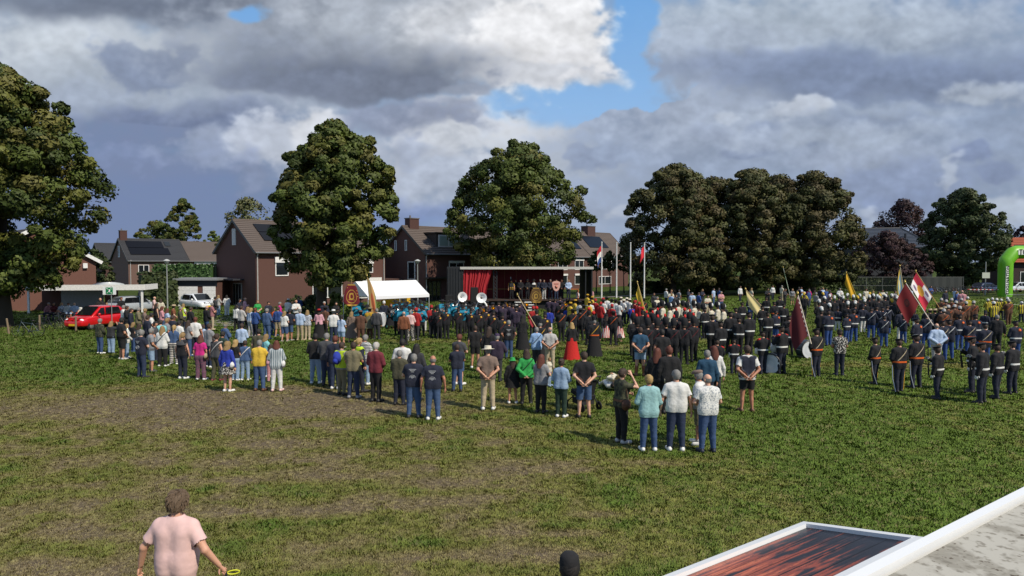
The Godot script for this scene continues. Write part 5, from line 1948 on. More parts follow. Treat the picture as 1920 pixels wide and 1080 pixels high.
func sousaphone(label: String, at: Vector3, turn: float) -> void:
	var t := thing("sousaphone", label, "sousaphone", at, turn, "white sousaphones")
	var wm := mat(rgb("e4e4e2"), 0.25)
	var bell := MB.new()
	bell.lathe([[0.05, 0.0], [0.055, 0.10], [0.08, 0.22], [0.15, 0.32], [0.26, 0.38], [0.33, 0.40]], 28, Transform3D(Basis(Vector3.RIGHT, PI / 2 - 0.1), Vector3(0.05, 2.02, -0.15)))
	obj("bell", bell, wm, t)
	var c := MB.new()
	var pts := []
	var rad := []
	for k in 26:
		var a := -0.4 + TAU * 1.05 * k / 25
		pts.append(Vector3(sin(a) * 0.36 + 0.05, 1.35 + cos(a) * 0.46, -0.1 + 0.22 * k / 25.0))
		rad.append(lerpf(0.075, 0.03, k / 25.0))
	c.tube(pts, rad, 10)
	c.tube([Vector3(-0.09, 1.77, -0.1), Vector3(0.02, 1.92, -0.14), Vector3(0.05, 2.04, -0.15)], [0.07, 0.058, 0.05], 10)
	obj("coil", c, wm, t)
	var vl := MB.new()
	for k in 3:
		vl.tube([Vector3(0.16 + k * 0.06, 1.15, -0.22), Vector3(0.16 + k * 0.06, 1.4, -0.22)], [0.022, 0.022], 8)
	obj("valves", vl, mat(rgb("c3c6c8"), 0.2, 0.9), t)

func build_instruments() -> void:
	drum("large pale grey bass drum standing on the grass beside the drummer", gp(1447, 700), deg_to_rad(-38), 0.39, 0.42, rgb("22242c"), "bass drums")
	drum("white headed bass drum half hidden by the dark red flag", gp(1512, 672) , deg_to_rad(15), 0.41, 0.40, rgb("24303c"), "bass drums")
	drum("white bass drum carried high before the white party tent", dp(712, 39.2, 0.62), deg_to_rad(78), 0.40, 0.38, rgb("d8d8d4"), "bass drums")
	sousaphone("white sousaphone on the shoulder of a player in turquoise", dp(863, 44.5), deg_to_rad(28))
	sousaphone("white sousaphone on the shoulder of a player in dark purple", dp(901, 43.5), deg_to_rad(6))

# ---------------------------------------------------------------- people: one smooth field per build and pose
# regions: 0 torso, 1 upper sleeve, 10 lower upper-arm, 2 forearm, 3 hand, 4 hips, 5 thigh, 6 shin, 7 / 17 feet, 8 neck
const CELL := 0.024
var bodies := {}
var layers := {}

class Body:
	var o := Vector3.ZERO
	var nx := 0
	var ny := 0
	var nz := 0
	var D := PackedFloat32Array()
	var M := PackedFloat32Array()
	var R := PackedByteArray()
	var act := PackedInt32Array()
	var cell := 0.024
	var bones := []
	var extra: Array = []       # head and hands: [centre, basis] and hand specs
	var head := Transform3D()
	var hands := []
	var cut := true
	func run() -> void:
		var lo := Vector3(9, 9, 9)
		var hi := Vector3(-9, -9, -9)
		for b in bones:
			for q in [b[0], b[1]]:
				var r := maxf(b[2], b[3]) + 0.09
				lo = lo.min(q - Vector3.ONE * r)
				hi = hi.max(q + Vector3.ONE * r)
		o = lo
		nx = int((hi.x - lo.x) / cell) + 2
		ny = int((hi.y - lo.y) / cell) + 2
		nz = int((hi.z - lo.z) / cell) + 2
		var N := nx * ny * nz
		D.resize(N); D.fill(0.2)
		M.resize(N); M.fill(9.0)
		R.resize(N)
		for b in bones:
			var a: Vector3 = b[0]
			var e: Vector3 = b[1]
			var ra: float = b[2]
			var rb: float = b[3]
			var reg: int = b[4]
			var k: float = b[5]
			var mr := maxf(ra, rb) + 0.075
			var l := (a.min(e) - Vector3.ONE * mr - lo) / cell
			var h := (a.max(e) + Vector3.ONE * mr - lo) / cell
			var bx := e.x - a.x
			var by := e.y - a.y
			var bz := e.z - a.z
			var bb := maxf(bx * bx + by * by + bz * bz, 1e-8)
			for iz in range(maxi(int(l.z), 0), mini(int(h.z) + 1, nz)):
				var pz := lo.z + iz * cell - a.z
				for iy in range(maxi(int(l.y), 0), mini(int(h.y) + 1, ny)):
					var py := lo.y + iy * cell - a.y
					var row := (iz * ny + iy) * nx
					var pyz := py * by + pz * bz
					for ix in range(maxi(int(l.x), 0), mini(int(h.x) + 1, nx)):
						var px := lo.x + ix * cell - a.x
						var t := clampf((px * bx + pyz) / bb, 0.0, 1.0)
						var qx := px - bx * t
						var qy := py - by * t
						var qz := pz - bz * t
						var d := sqrt(qx * qx + qy * qy + qz * qz) - ra - (rb - ra) * t
						if d > 0.075:
							continue
						var i := row + ix
						if d < M[i]:
							M[i] = d
							R[i] = reg
						var d0 := D[i]
						var hh := k - absf(d0 - d)
						if hh > 0.0:
							D[i] = minf(d0, d) - hh * hh / k * 0.25
						elif d < d0:
							D[i] = d
		for iz in range(1, nz - 2):
			for iy in range(1, ny - 2):
				var row := (iz * ny + iy) * nx
				for ix in range(1, nx - 2):
					if absf(D[row + ix]) < 0.07:
						act.append(row + ix)
	func surface(mb: MB, iso: float, keep: PackedByteArray, y0: float, y1: float, side := 0) -> void:
		var sx := 1
		var sy := nx
		var sz := nx * ny
		var map := {}
		var off := [0, sx, sy, sx + sy, sz, sx + sz, sy + sz, sx + sy + sz]
		var ed := [[0, 1], [2, 3], [4, 5], [6, 7], [0, 2], [1, 3], [4, 6], [5, 7], [0, 4], [1, 5], [2, 6], [3, 7]]
		var val := PackedFloat32Array()
		val.resize(8)
		for i in act:
			var mask := 0
			for c in 8:
				var vv: float = D[i + off[c]] - iso
				val[c] = vv
				if vv < 0.0:
					mask |= 1 << c
			if mask == 0 or mask == 255:
				continue
			var p := Vector3.ZERO
			var n := 0
			for e in ed:
				var a: int = e[0]
				var b: int = e[1]
				if ((mask >> a) & 1) != ((mask >> b) & 1):
					var t := val[a] / (val[a] - val[b])
					var qa := Vector3(a & 1, (a >> 1) & 1, (a >> 2) & 1)
					var qb := Vector3(b & 1, (b >> 1) & 1, (b >> 2) & 1)
					p += qa.lerp(qb, t)
					n += 1
			p /= n
			var iz := i / sz
			var iy := (i - iz * sz) / sy
			var ix := i - iz * sz - iy * sy
			var q := o + (Vector3(ix, iy, iz) + p) * cell
			var g := Vector3(D[i + sx] - D[i - sx] + D[i + 2 * sx] - D[i], D[i + sy] - D[i - sy] + D[i + 2 * sy] - D[i], D[i + sz] - D[i - sz] + D[i + 2 * sz] - D[i])
			q.y = clampf(q.y, y0, y1) if cut else q.y
			map[i] = mb.vert(q, g.normalized(), Vector2(q.x * 0.5 + (0.25 if q.z > 0.0 else 0.75), 1.0 - q.y * 0.5))
		for i in map:
			if not keep[R[i]]:
				continue
			var s0 := D[i] < iso
			for ax in 3:
				var st: int = [sx, sy, sz][ax]
				if (D[i + st] < iso) == s0:
					continue
				var u: int = [sy, sz, sx][ax]
				var w: int = [sz, sx, sy][ax]
				if not (map.has(i - u) and map.has(i - w) and map.has(i - u - w)):
					continue
				var a: int = map[i]
				var b: int = map[i - u]
				var c: int = map[i - u - w]
				var d: int = map[i - w]
				if cut and y1 < 3.0:
					var ya := mb.v[a].y
					if (ya <= y0 + 0.0005 and mb.v[b].y <= y0 + 0.0005 and mb.v[c].y <= y0 + 0.0005 and mb.v[d].y <= y0 + 0.0005) or (ya >= y1 - 0.0005 and mb.v[b].y >= y1 - 0.0005 and mb.v[c].y >= y1 - 0.0005 and mb.v[d].y >= y1 - 0.0005):
						continue
				if s0:
					mb.idx.append_array([a, c, b, a, d, c])
				else:
					mb.idx.append_array([a, b, c, a, c, d])

func keepers(regs: Array) -> PackedByteArray:
	var k := PackedByteArray()
	k.resize(32)
	for r in regs:
		k[r] = 1
	return k

# poses: elbow and wrist of the one arm (+x); `o` gives the other arm where it differs
const POSES := {
	"hang": {"e": Vector3(0.26, 1.13, 0.03), "w": Vector3(0.275, 0.88, -0.03)},
	"pocket": {"e": Vector3(0.31, 1.14, 0.07), "w": Vector3(0.21, 0.95, -0.03)},
	"behind": {"e": Vector3(0.28, 1.14, 0.10), "w": Vector3(0.055, 0.95, 0.19)},
	"crossed": {"e": Vector3(0.26, 1.15, -0.08), "w": Vector3(0.02, 1.20, -0.22)},
	"clasp": {"e": Vector3(0.255, 1.13, -0.02), "w": Vector3(0.055, 0.98, -0.20)},
	"play": {"e": Vector3(0.27, 1.16, -0.12), "w": Vector3(0.08, 1.32, -0.34)},
	"shade": {"e": Vector3(0.30, 1.34, -0.22), "w": Vector3(0.12, 1.60, -0.19), "oe": Vector3(0.25, 1.14, -0.06), "ow": Vector3(0.02, 1.15, -0.20)},
	"phone": {"e": Vector3(0.26, 1.15, -0.10), "w": Vector3(0.09, 1.30, -0.30), "oe": Vector3(0.26, 1.13, 0.03), "ow": Vector3(0.275, 0.88, -0.03)},
	"carry": {"e": Vector3(0.27, 1.15, -0.06), "w": Vector3(0.16, 1.18, -0.30), "oe": Vector3(0.25, 1.14, -0.10), "ow": Vector3(0.06, 1.10, -0.26)},
	"pole": {"e": Vector3(0.22, 1.18, -0.22), "w": Vector3(0.04, 1.22, -0.42), "oe": Vector3(0.25, 1.12, -0.10), "ow": Vector3(0.04, 0.98, -0.30)},
	"up": {"e": Vector3(0.30, 1.36, -0.20), "w": Vector3(0.16, 1.60, -0.26)},
	"walk": {"e": Vector3(0.315, 1.15, 0.06), "w": Vector3(0.40, 0.93, -0.06), "oe": Vector3(0.315, 1.15, 0.04), "ow": Vector3(0.385, 0.92, -0.02)},
	"sit": {"e": Vector3(0.26, 1.13, -0.06), "w": Vector3(0.12, 1.00, -0.28)},
}

func body(key: String) -> Body:
	# key: build/pose/stance, such as "m/behind/0"
	if bodies.has(key):
		return bodies[key]
	var part := key.split("/")
	var kind := part[0]
	var pose: Dictionary = POSES[part[1]]
	var st := int(part[2])
	var fine := part.size() > 3
	var B := Body.new()
	B.cell = 0.0115 if fine else CELL
	var f := kind == "f"
	var hv := 0.022 if kind == "h" else 0.0
	var sw := 0.155 if f else 0.18
	var b := []
	# torso as paired columns so that it is wider than deep
	var sp := 0.07 if f else 0.082
	for s in [-1, 1]:
		b.append([Vector3(s * sp, 1.02, 0), Vector3(s * (sp + 0.012), 1.32, 0.005), 0.098 + hv - (0.008 if f else 0.0), 0.108 + hv * 0.5 - (0.012 if f else 0.0), 0, 0.06])
		b.append([Vector3(s * 0.045, 1.415, 0.012), Vector3(s * (sw - 0.01), 1.392, 0.012), 0.070, 0.058, 0, 0.06])
		b.append([Vector3(s * 0.085, 0.93, 0.012), Vector3(s * 0.075, 1.03, 0.005), (0.118 if f else 0.105) + hv * 0.6, 0.10 + hv, 4, 0.06])
	if hv > 0.0:
		b.append([Vector3(-0.03, 1.08, -0.06), Vector3(0.03, 1.08, -0.06), 0.125, 0.125, 0, 0.08])
	if f:
		for s in [-1, 1]:
			b.append([Vector3(s * 0.07, 1.27, -0.085), Vector3(s * 0.07, 1.27, -0.085), 0.062, 0.062, 0, 0.05])
	b.append([Vector3(0, 1.42, 0.012), Vector3(0, 1.54, -0.012), 0.064 if not f else 0.056, 0.056 if not f else 0.049, 8, 0.03])
	var ar := 1.0 if not f else 0.86
	for s in [-1, 1]:
		var e: Vector3 = pose.e
		var w: Vector3 = pose.w
		if s < 0 and pose.has("oe"):
			e = pose.oe
			w = pose.ow
		if hv > 0.0:
			e.x += 0.04
			if part[1] in ["hang", "pocket", "walk"]:
				w.x += 0.05
		if part[1] == "crossed" and s < 0:
			w += Vector3(0, -0.06, 0.03)
		e.x *= s
		w.x *= s
		var sh := Vector3(s * (sw + 0.002), 1.385, 0.012)
		var mid := sh.lerp(e, 0.62)
		b.append([sh, mid, 0.058 * ar, 0.050 * ar, 1, 0.03])
		b.append([mid, e, 0.050 * ar, 0.043 * ar, 10, 0.015])
		b.append([e, w, 0.045 * ar, 0.029 * ar, 2, 0.015])
		var hd := (w - e).normalized()
		if part[1] in ["behind", "clasp"]:
			hd = (hd + Vector3(-s * 0.6, -0.4, 0)).normalized()
		B.hands.append([w, hd, s])
	# legs
	if part[1] == "sit":
		for s in [-1, 1]:
			var hip := Vector3(s * 0.09, 0.95, 0.0)
			var kn := Vector3(s * 0.12, 0.97, -0.44)
			var an := Vector3(s * 0.11, 0.57, -0.46)
			b.append([hip, kn, 0.085, 0.06, 5, 0.03])
			b.append([kn, an, 0.056, 0.04, 6, 0.02])
			b.append([an + Vector3(0, -0.03, 0.04), an + Vector3(0, -0.05, -0.15), 0.042, 0.034, 7 if s < 0 else 17, 0.02])
	else:
		for s in [-1, 1]:
			var fx: float = s * [0.105, 0.135, 0.12, 0.09][st]
			var fz := 0.0
			var kz := -0.015
			if st == 2:
				fz = -0.07 * s
			if st == 3:
				fz = -0.22 * s
				kz = -0.10 * s - 0.06
			var hip := Vector3(s * 0.085, 0.90, 0.01)
			var kn := Vector3(lerpf(s * 0.085, fx, 0.55), 0.49, kz + fz * 0.35)
			var an := Vector3(fx, 0.09, fz + 0.01)
			b.append([hip, kn, (0.092 if f else 0.088) + hv * 0.5, 0.060 + hv * 0.3, 5, 0.035])
			b.append([kn, kn.lerp(an, 0.4), 0.054, 0.052, 6, 0.02])
			b.append([kn.lerp(an, 0.4), an, 0.052, 0.036, 6, 0.02])
			var toe := Vector3(s * 0.035, -0.045, -0.165)
			b.append([an + Vector3(0, -0.035, 0.035), an + toe, 0.045, 0.036, 7 if s < 0 else 17, 0.02])
	B.bones = b
	B.head = Transform3D(Basis.from_euler(Vector3(-0.10, [0.0, 0.35, -0.35, 0.2][st], 0.0)), Vector3(0, 1.635, -0.025))
	B.cut = part[1] != "sit"
	B.run()
	bodies[key] = B
	return B

const HEADP := [[-1.0, 0.30], [-0.86, 0.52], [-0.62, 0.70], [-0.35, 0.86], [-0.05, 0.97], [0.25, 1.0], [0.55, 0.93], [0.80, 0.66], [0.94, 0.36], [1.0, 0.03]]

func head_point(a: float, row: float, grow := 0.0) -> Vector3:
	# a: angle round the head (0 = +x), row 0..9 from chin to crown; faces -z
	var i := mini(int(row), HEADP.size() - 2)
	var t := row - i
	var y: float = lerpf(HEADP[i][0], HEADP[i + 1][0], t)
	var r: float = lerpf(HEADP[i][1], HEADP[i + 1][1], t)
	var x := cos(a) * r * 0.078
	var z := sin(a) * r * 0.097
	var front := maxf(-sin(a), 0.0)
	if y < -0.2:
		z += 0.016 * (1.0 - front) * (y + 0.2) - 0.022 * front * (-y - 0.2)    # jaw juts forward
	var nose := exp(-pow((y + 0.12) / 0.20, 2)) * pow(front, 14.0)
	z -= nose * 0.024
	var eye := exp(-pow((y - 0.08) / 0.10, 2)) * (exp(-pow((absf(cos(a)) - 0.42) / 0.16, 2))) * (1.0 if sin(a) < 0 else 0.0)
	z += eye * 0.010
	var p := Vector3(x, y * 0.118, z)
	return p + Vector3(cos(a), y * 0.8, sin(a)).normalized() * grow

func head_surface(mb: MB, t: Transform3D) -> void:
	var seg := 22
	var rows := 18
	var f := mb.v.size()
	for i in rows + 1:
		for k in seg:
			var a := TAU * k / seg
			var row := 9.0 * i / rows
			var p := head_point(a, row)
			var n := Vector3(p.x / 0.006, p.y / 0.0139, p.z / 0.0094).normalized()
			mb.vert(t * p, t.basis * n, Vector2(float(k) / seg, float(i) / rows))
	for i in rows:
		for k in seg:
			var a0 := f + i * seg + k
			var a1 := f + i * seg + (k + 1) % seg
			mb.idx.append_array([a0, a1, a0 + seg, a1, a1 + seg, a0 + seg])
	for s in [-1, 1]:
		mb.ball(t * Vector3(s * 0.080, -0.005, 0.012), Vector3(0.012, 0.032, 0.020), 8, 6, t.basis)

func hand_surface(mb: MB, w: Vector3, d: Vector3, s: int, curl := 0.5) -> void:
	# palm and five bent fingers; the palm faces the body
	var side := Vector3(-s, 0, 0)
	var across := d.cross(side).normalized()
	if across.length() < 0.5:
		across = Vector3(0, 0, -1)
	var palm_n := across.cross(d).normalized()
	if palm_n.dot(side) < 0.0: palm_n = -palm_n
	mb.tube([w - d * 0.03, w + d * 0.015, w + d * 0.055, w + d * 0.09], [0.026, 0.030, 0.040, 0.036], 10, true, 0.6)
	for k in 4:
		var base := w + d * 0.085 + across * (k - 1.5) * 0.021
		var L: float = [0.062, 0.072, 0.068, 0.052][k]
		var p1 := base + d * L * 0.5
		var p2 := p1 + (d * (1.0 - curl) + palm_n * curl).normalized() * L * 0.35
		var p3 := p2 + (d * (1.0 - curl * 1.6) + palm_n * curl * 1.6).normalized() * L * 0.3
		mb.tube([base, p1, p2, p3], [0.0105, 0.010, 0.009, 0.007], 6)
	var th := w + d * 0.03 - across * 0.032
	if across.z > 0.0:
		th = w + d * 0.03 + across * 0.032
	var td := (d * 0.7 + (th - w - d * 0.03) * 22.0 + palm_n * 0.35).normalized()
	mb.tube([th, th + td * 0.032, th + td * 0.045 + d * 0.016], [0.012, 0.011, 0.008], 6)

func layer(key: String, what: String) -> ArrayMesh:
	var lk := key + "|" + what
	if layers.has(lk):
		return layers[lk]
	var B := body(key)
	var mb := MB.new()
	match what:
		"body":
			B.surface(mb, 0.0, keepers(range(20)), -1.0, 9.0)
			head_surface(mb, B.head)
			for h in B.hands:
				hand_surface(mb, h[0], h[1], h[2])
		"tee": B.surface(mb, 0.026, keepers([0, 4, 1, 8]), 0.87, 1.512)
		"vest": B.surface(mb, 0.026, keepers([0, 4]), 0.90, 1.49)
		"gilet": B.surface(mb, 0.040, keepers([0, 4]), 0.93, 1.49)
		"long": B.surface(mb, 0.026, keepers([0, 4, 1, 10, 2, 8]), 0.88, 1.512)
		"loose": B.surface(mb, 0.036, keepers([0, 4, 1, 10, 2, 5, 8]), 0.80, 1.512)
		"jacket": B.surface(mb, 0.034, keepers([0, 4, 1, 10, 2, 8]), 0.84, 1.512)
		"coat": B.surface(mb, 0.033, keepers([0, 4, 1, 10, 2, 5, 8]), 0.80, 1.512)
		"trousers": B.surface(mb, 0.021, keepers([4, 5, 6]), 0.055, 0.99)
		"polo": B.surface(mb, 0.024, keepers([0, 4, 1, 8, 5]), 0.80, 1.512)
		"trousers_shod": B.surface(mb, 0.021, keepers([4, 5, 6, 7, 17]), -0.02, 0.99)
		"wide_shod": B.surface(mb, 0.034, keepers([4, 5, 6, 7, 17]), -0.02, 0.99)
		"wide": B.surface(mb, 0.034, keepers([4, 5, 6]), 0.05, 0.99)
		"shorts": B.surface(mb, 0.026, keepers([4, 5]), 0.50, 0.99)
		"hot": B.surface(mb, 0.024, keepers([4, 5]), 0.62, 0.99)
		"boots": B.surface(mb, 0.017, keepers([6, 7, 17]), -0.01, 0.40)
		"shoe_a": B.surface(mb, 0.010, keepers([7]), -0.02, 0.13)
		"shoe_b": B.surface(mb, 0.010, keepers([17]), -0.02, 0.13)
		"glove_a", "glove_b":
			var h: Array = B.hands[0 if what == "glove_a" else 1]
			hand_surface(mb, h[0] + h[1] * 0.006, h[1], h[2])
			for i in mb.v.size():
				mb.v[i] += mb.n[i] * 0.006
	# keep only the vertices that are used
	var used := {}
	var cl := MB.new()
	for q in mb.idx.size():
		var i := mb.idx[q]
		if not used.has(i):
			used[i] = cl.vert(mb.v[i], mb.n[i], mb.uv[i])
		cl.idx.append(used[i])
	layers[lk] = cl.commit()
	return layers[lk]

func hair_mesh(kind: String) -> ArrayMesh:
	# in the head's own axes
	var lk := "hair|" + kind
	if layers.has(lk):
		return layers[lk]
	var mb := MB.new()
	var seg := 26
	var rows := 22
	var rn := RandomNumberGenerator.new()
	rn.seed = kind.hash()
	var grid := []
	for i in rows + 1:
		for k in seg:
			var a := TAU * k / seg
			var row := 9.0 * i / rows
			var g := 0.013 + 0.004 * sin(a * 5.0 + row * 3.0) + rn.randf() * 0.004
			if kind == "tousled": g = 0.022 + rn.randf() * 0.016 + 0.008 * sin(a * 3.0 + row)
			if kind == "curly": g = 0.030 + rn.randf() * 0.014
			if kind == "bald": g = 0.006 + rn.randf() * 0.003
			var p := head_point(a, row, g)
			var n := Vector3(p.x / 0.006, p.y / 0.0139, p.z / 0.0094).normalized()
			mb.vert(p, (n + Vector3(rn.randfn(), rn.randfn(), rn.randfn()) * 0.13).normalized(), Vector2(float(k) / seg, float(i) / rows))
	for i in rows:
		for k in seg:
			var a := TAU * (k + 0.5) / seg
			var y: float = 9.0 * (i + 0.5) / rows
			var front := -sin(a)
			var line := 5.9 if front > 0.45 else (3.7 if front > -0.1 else 2.0)
			if kind == "long" or kind == "bob" or kind == "curly": line = 6.3 if front > 0.55 else (0.6 if front < 0.25 else 3.6)
			if kind == "bald": line = 99.0 if front > 0.1 or y > 5.0 else 2.6
			if y < line:
				continue
			var a0 := i * seg + k
			var a1 := i * seg + (k + 1) % seg
			mb.idx.append_array([a0, a1, a0 + seg, a1, a1 + seg, a0 + seg])
	if kind == "long" or kind == "bob" or kind == "curly":
		var L := 0.21 if kind == "long" else 0.11
		for k in 11:
			var a := lerpf(0.05, PI - 0.05, k / 10.0)
			var p := Vector3(cos(a) * 0.080, 0.02, sin(a) * 0.092)
			mb.tube([p, p + Vector3(cos(a) * 0.016, -0.09, sin(a) * 0.014), p + Vector3(cos(a) * 0.02, -0.10 - L * 0.6, 0.035), p + Vector3(cos(a) * 0.006, -0.10 - L, 0.045)], [0.022, 0.028, 0.026, 0.012], 7)
	if kind == "tousled":
		# loose locks combed over the scalp
		for k in 260:
			var a := rn.randf() * TAU
			var row := rn.randf_range(3.4 if sin(a) > -0.3 else 6.2, 8.9)
			var p := head_point(a, row, 0.014)
			var q := head_point(a + rn.randf_range(-0.1, 0.5), maxf(row - rn.randf_range(0.8, 2.2), 1.8), 0.030 + rn.randf() * 0.016)
			mb.tube([p, p.lerp(q, 0.5) * 1.10, q], [0.011, 0.009, 0.003], 4, false)
	if kind == "bun":
		mb.ball(Vector3(0, 0.06, 0.125), Vector3(0.042, 0.042, 0.040), 10, 8)
	if kind == "pony":
		mb.tube([Vector3(0, 0.03, 0.105), Vector3(0, 0.02, 0.145), Vector3(0, -0.10, 0.15), Vector3(0, -0.24, 0.12)], [0.022, 0.030, 0.028, 0.010], 8)
	layers[lk] = mb.commit()
	return layers[lk]

func hat_mesh(kind: String) -> ArrayMesh:
	var lk := "hat|" + kind
	if layers.has(lk):
		return layers[lk]
	var mb := MB.new()
	match kind:
		"cap":
			mb.lathe([[0.098, 0.035], [0.102, 0.06], [0.092, 0.115], [0.06, 0.142], [0.001, 0.15]], 18, Transform3D(Basis(), Vector3.ZERO), 0.9, 1.1)
			mb.box(Vector3(0, 0.045, -0.145), Vector3(0.13, 0.012, 0.11), Basis(Vector3.RIGHT, -0.2))
		"flatcap":
			mb.lathe([[0.100, 0.045], [0.118, 0.075], [0.112, 0.11], [0.07, 0.132], [0.001, 0.135]], 18, Transform3D(Basis(Vector3.RIGHT, -0.14), Vector3(0, 0, -0.012)), 0.92, 1.18)
			mb.box(Vector3(0, 0.05, -0.135), Vector3(0.12, 0.014, 0.05))
		"bucket":
			mb.lathe([[0.15, 0.02], [0.105, 0.065], [0.098, 0.13], [0.085, 0.145], [0.001, 0.15]], 18, Transform3D(), 0.92, 1.08)
		"straw":
			mb.lathe([[0.20, 0.05], [0.105, 0.062], [0.10, 0.13], [0.09, 0.145], [0.001, 0.148]], 20, Transform3D(), 0.95, 1.05)
		"wide":
			mb.lathe([[0.25, 0.075], [0.20, 0.055], [0.105, 0.062], [0.098, 0.15], [0.08, 0.165], [0.001, 0.17]], 20, Transform3D(), 0.95, 1.05)
		"peaked":
			mb.lathe([[0.095, 0.035], [0.098, 0.075], [0.132, 0.115], [0.128, 0.13], [0.001, 0.14]], 20, Transform3D(Basis(Vector3.RIGHT, -0.12), Vector3.ZERO), 0.93, 1.08)
			mb.box(Vector3(0, 0.04, -0.125), Vector3(0.14, 0.010, 0.075), Basis(Vector3.RIGHT, 0.35))
		"shako":
			mb.lathe([[0.098, 0.03], [0.100, 0.06], [0.094, 0.22], [0.098, 0.235], [0.001, 0.238]], 20, Transform3D(), 0.92, 1.06)
			mb.box(Vector3(0, 0.035, -0.12), Vector3(0.14, 0.010, 0.07), Basis(Vector3.RIGHT, 0.3))
		"bearskin":
			mb.lathe([[0.105, 0.02], [0.135, 0.08], [0.142, 0.20], [0.125, 0.31], [0.07, 0.36], [0.001, 0.37]], 20, Transform3D(), 0.92, 1.06)
		"helmet":
			mb.lathe([[0.112, 0.02], [0.104, 0.06], [0.098, 0.13], [0.06, 0.17], [0.001, 0.18]], 18, Transform3D(), 0.92, 1.1)
		"plume":
			mb.ball(Vector3(0, 0.25, 0.03), Vector3(0.095, 0.105, 0.12), 14, 9)
			mb.ball(Vector3(0, 0.17, 0.10), Vector3(0.075, 0.10, 0.07), 12, 8)
		"pompon":
			mb.ball(Vector3(0, 0.26, 0.0), Vector3(0.085, 0.10, 0.085), 14, 9)
			mb.tube([Vector3(0, 0.15, 0), Vector3(0, 0.2, 0)], [0.03, 0.03], 6)
		"tall_pompon":
			mb.ball(Vector3(0, 0.40, -0.02), Vector3(0.05, 0.10, 0.05), 12, 8)
		"feather":
			mb.tube([Vector3(0.05, 0.14, 0.0), Vector3(0.08, 0.26, 0.05), Vector3(0.05, 0.34, 0.13), Vector3(0.02, 0.33, 0.22)], [0.03, 0.055, 0.05, 0.015], 8, true, 0.5)
	layers[lk] = mb.commit()
	return layers[lk]

func ring_mesh(kind: String) -> ArrayMesh:
	# belts and slung straps that follow the torso
	var lk := "ring|" + kind
	if layers.has(lk):
		return layers[lk]
	var mb := MB.new()
	var pts := []
	var N := 32
	for k in N:
		var a := TAU * k / N
		var st := Vector2(signf(cos(a)) * 0.080 + cos(a) * 0.150, sin(a) * 0.156)
		if kind == "strap":
			pts.append(Vector3(cos(a) * 0.215, 1.235 + cos(a) * 0.235, signf(sin(a)) * pow(absf(sin(a)), 0.7) * 0.162))
		else:
			pts.append(Vector3(st.x, 1.03, st.y))
	var hw := 0.028 if kind == "belt" else 0.020
	for k in N:
		var p: Vector3 = pts[k]
		var q: Vector3 = pts[(k + 1) % N]
		var up := Vector3(0, hw, 0)
		mb.quad(q - up, p - up, p + up, q + up)
	layers[lk] = mb.commit()
	return layers[lk]

func skirt_mesh(kind: String) -> ArrayMesh:
	var lk := "skirt|" + kind
	if layers.has(lk):
		return layers[lk]
	var mb := MB.new()
	var top := 1.05
	var hem: float = {"skirt": 0.48, "mini": 0.64, "midi": 0.30, "gown": 0.05, "cape": 0.62}[kind]
	var flare: float = {"skirt": 0.11, "mini": 0.08, "midi": 0.16, "gown": 0.17, "cape": 0.17}[kind]
	if kind == "cape":
		top = 1.44
	var seg := 40
	var rows := 8
	for i in rows + 1:
		var t := float(i) / rows
		for k in seg + 1:
			var a := TAU * k / seg
			var fold := 1.0 + 0.10 * sin(a * 9.0 + sin(a * 3.0) * 1.4) * t
			var rx := (0.205 + flare * t) * fold
			var rz := (0.135 + flare * t * 1.05) * fold
			if kind == "cape":
				var e := minf(t * 4.0, 1.0)
				rx = lerpf(0.08, 0.24, e) + flare * t * 0.5 * fold
				rz = lerpf(0.08, 0.16, e) + flare * t * 0.5 * fold
			mb.vert(Vector3(cos(a) * rx, lerpf(top, hem, t), sin(a) * rz + 0.005), Vector3(cos(a) / rx, 0.6, sin(a) / rz).normalized(), Vector2(float(k) / seg, t))
	for i in rows:
		for k in seg:
			var q := i * (seg + 1) + k
			mb.idx.append_array([q, q + 1, q + seg + 1, q + 1, q + seg + 2, q + seg + 1])
	layers[lk] = mb.commit()
	return layers[lk]

# ---------------------------------------------------------------- placing people
const COL := {
	"black": "19191c", "ink": "15161c", "navy": "1f2436", "blue": "2c4a86", "royal": "24389c", "denim": "41597f", "dkdenim": "28344f", "ltdenim": "8ba3bf", "jeans": "384f77", "sky": "8fb0d8", "ltblue": "a9bdd9",
	"petrol": "1f4560", "teal": "1f7f9c", "aqua": "93bdbf", "turq": "7fc0c4", "white": "d9d9d6", "cream": "cfc8b4", "grey": "85868a", "ltgrey": "b0aeac", "dkgrey": "45464a", "charcoal": "303135",
	"olive": "4c4a38", "khaki": "777158", "camo": "3d4636", "beige": "b8a98e", "sand": "a8977a", "tan": "927252", "brown": "5f4030", "rust": "7c4a30", "red": "a31f22", "scarlet": "c4231f", "maroon": "5c1a20", "wine": "6e2733",
	"pink": "d3a0ac", "blush": "dcb9b6", "blushp": "e2bdb8", "magenta": "c4257c", "rose": "c88f96", "orange": "cf5c1c", "yellow": "d6b23c", "gold": "c79a2c", "mustard": "b48f24", "green": "2f9c4c", "dkgreen": "22382e", "neon": "b9d42c", "purple": "3d2f4c", "taupe": "7a685e", "plum": "33283c",
	"blond": "b99a62", "fair": "9c7f52", "auburn": "6a3626", "hbrown": "3f2d22", "hblack": "1d1815", "hgrey": "8c8a86", "hwhite": "c4c0b8", "pinkhair": "6e5a45", "dkgrey2": "5a5855",
}
const KEEP := 145
const SKINS := ["b9866c", "c3937a", "ad7860", "c99c84"]
const PART := {"tee": "shirt", "polo": "polo_shirt", "vest": "top", "gilet": "gilet", "long": "sweater", "loose": "blouse", "jacket": "jacket", "coat": "tunic", "trousers": "trousers", "wide": "trousers", "shorts": "shorts", "hot": "shorts", "boots": "boots"}
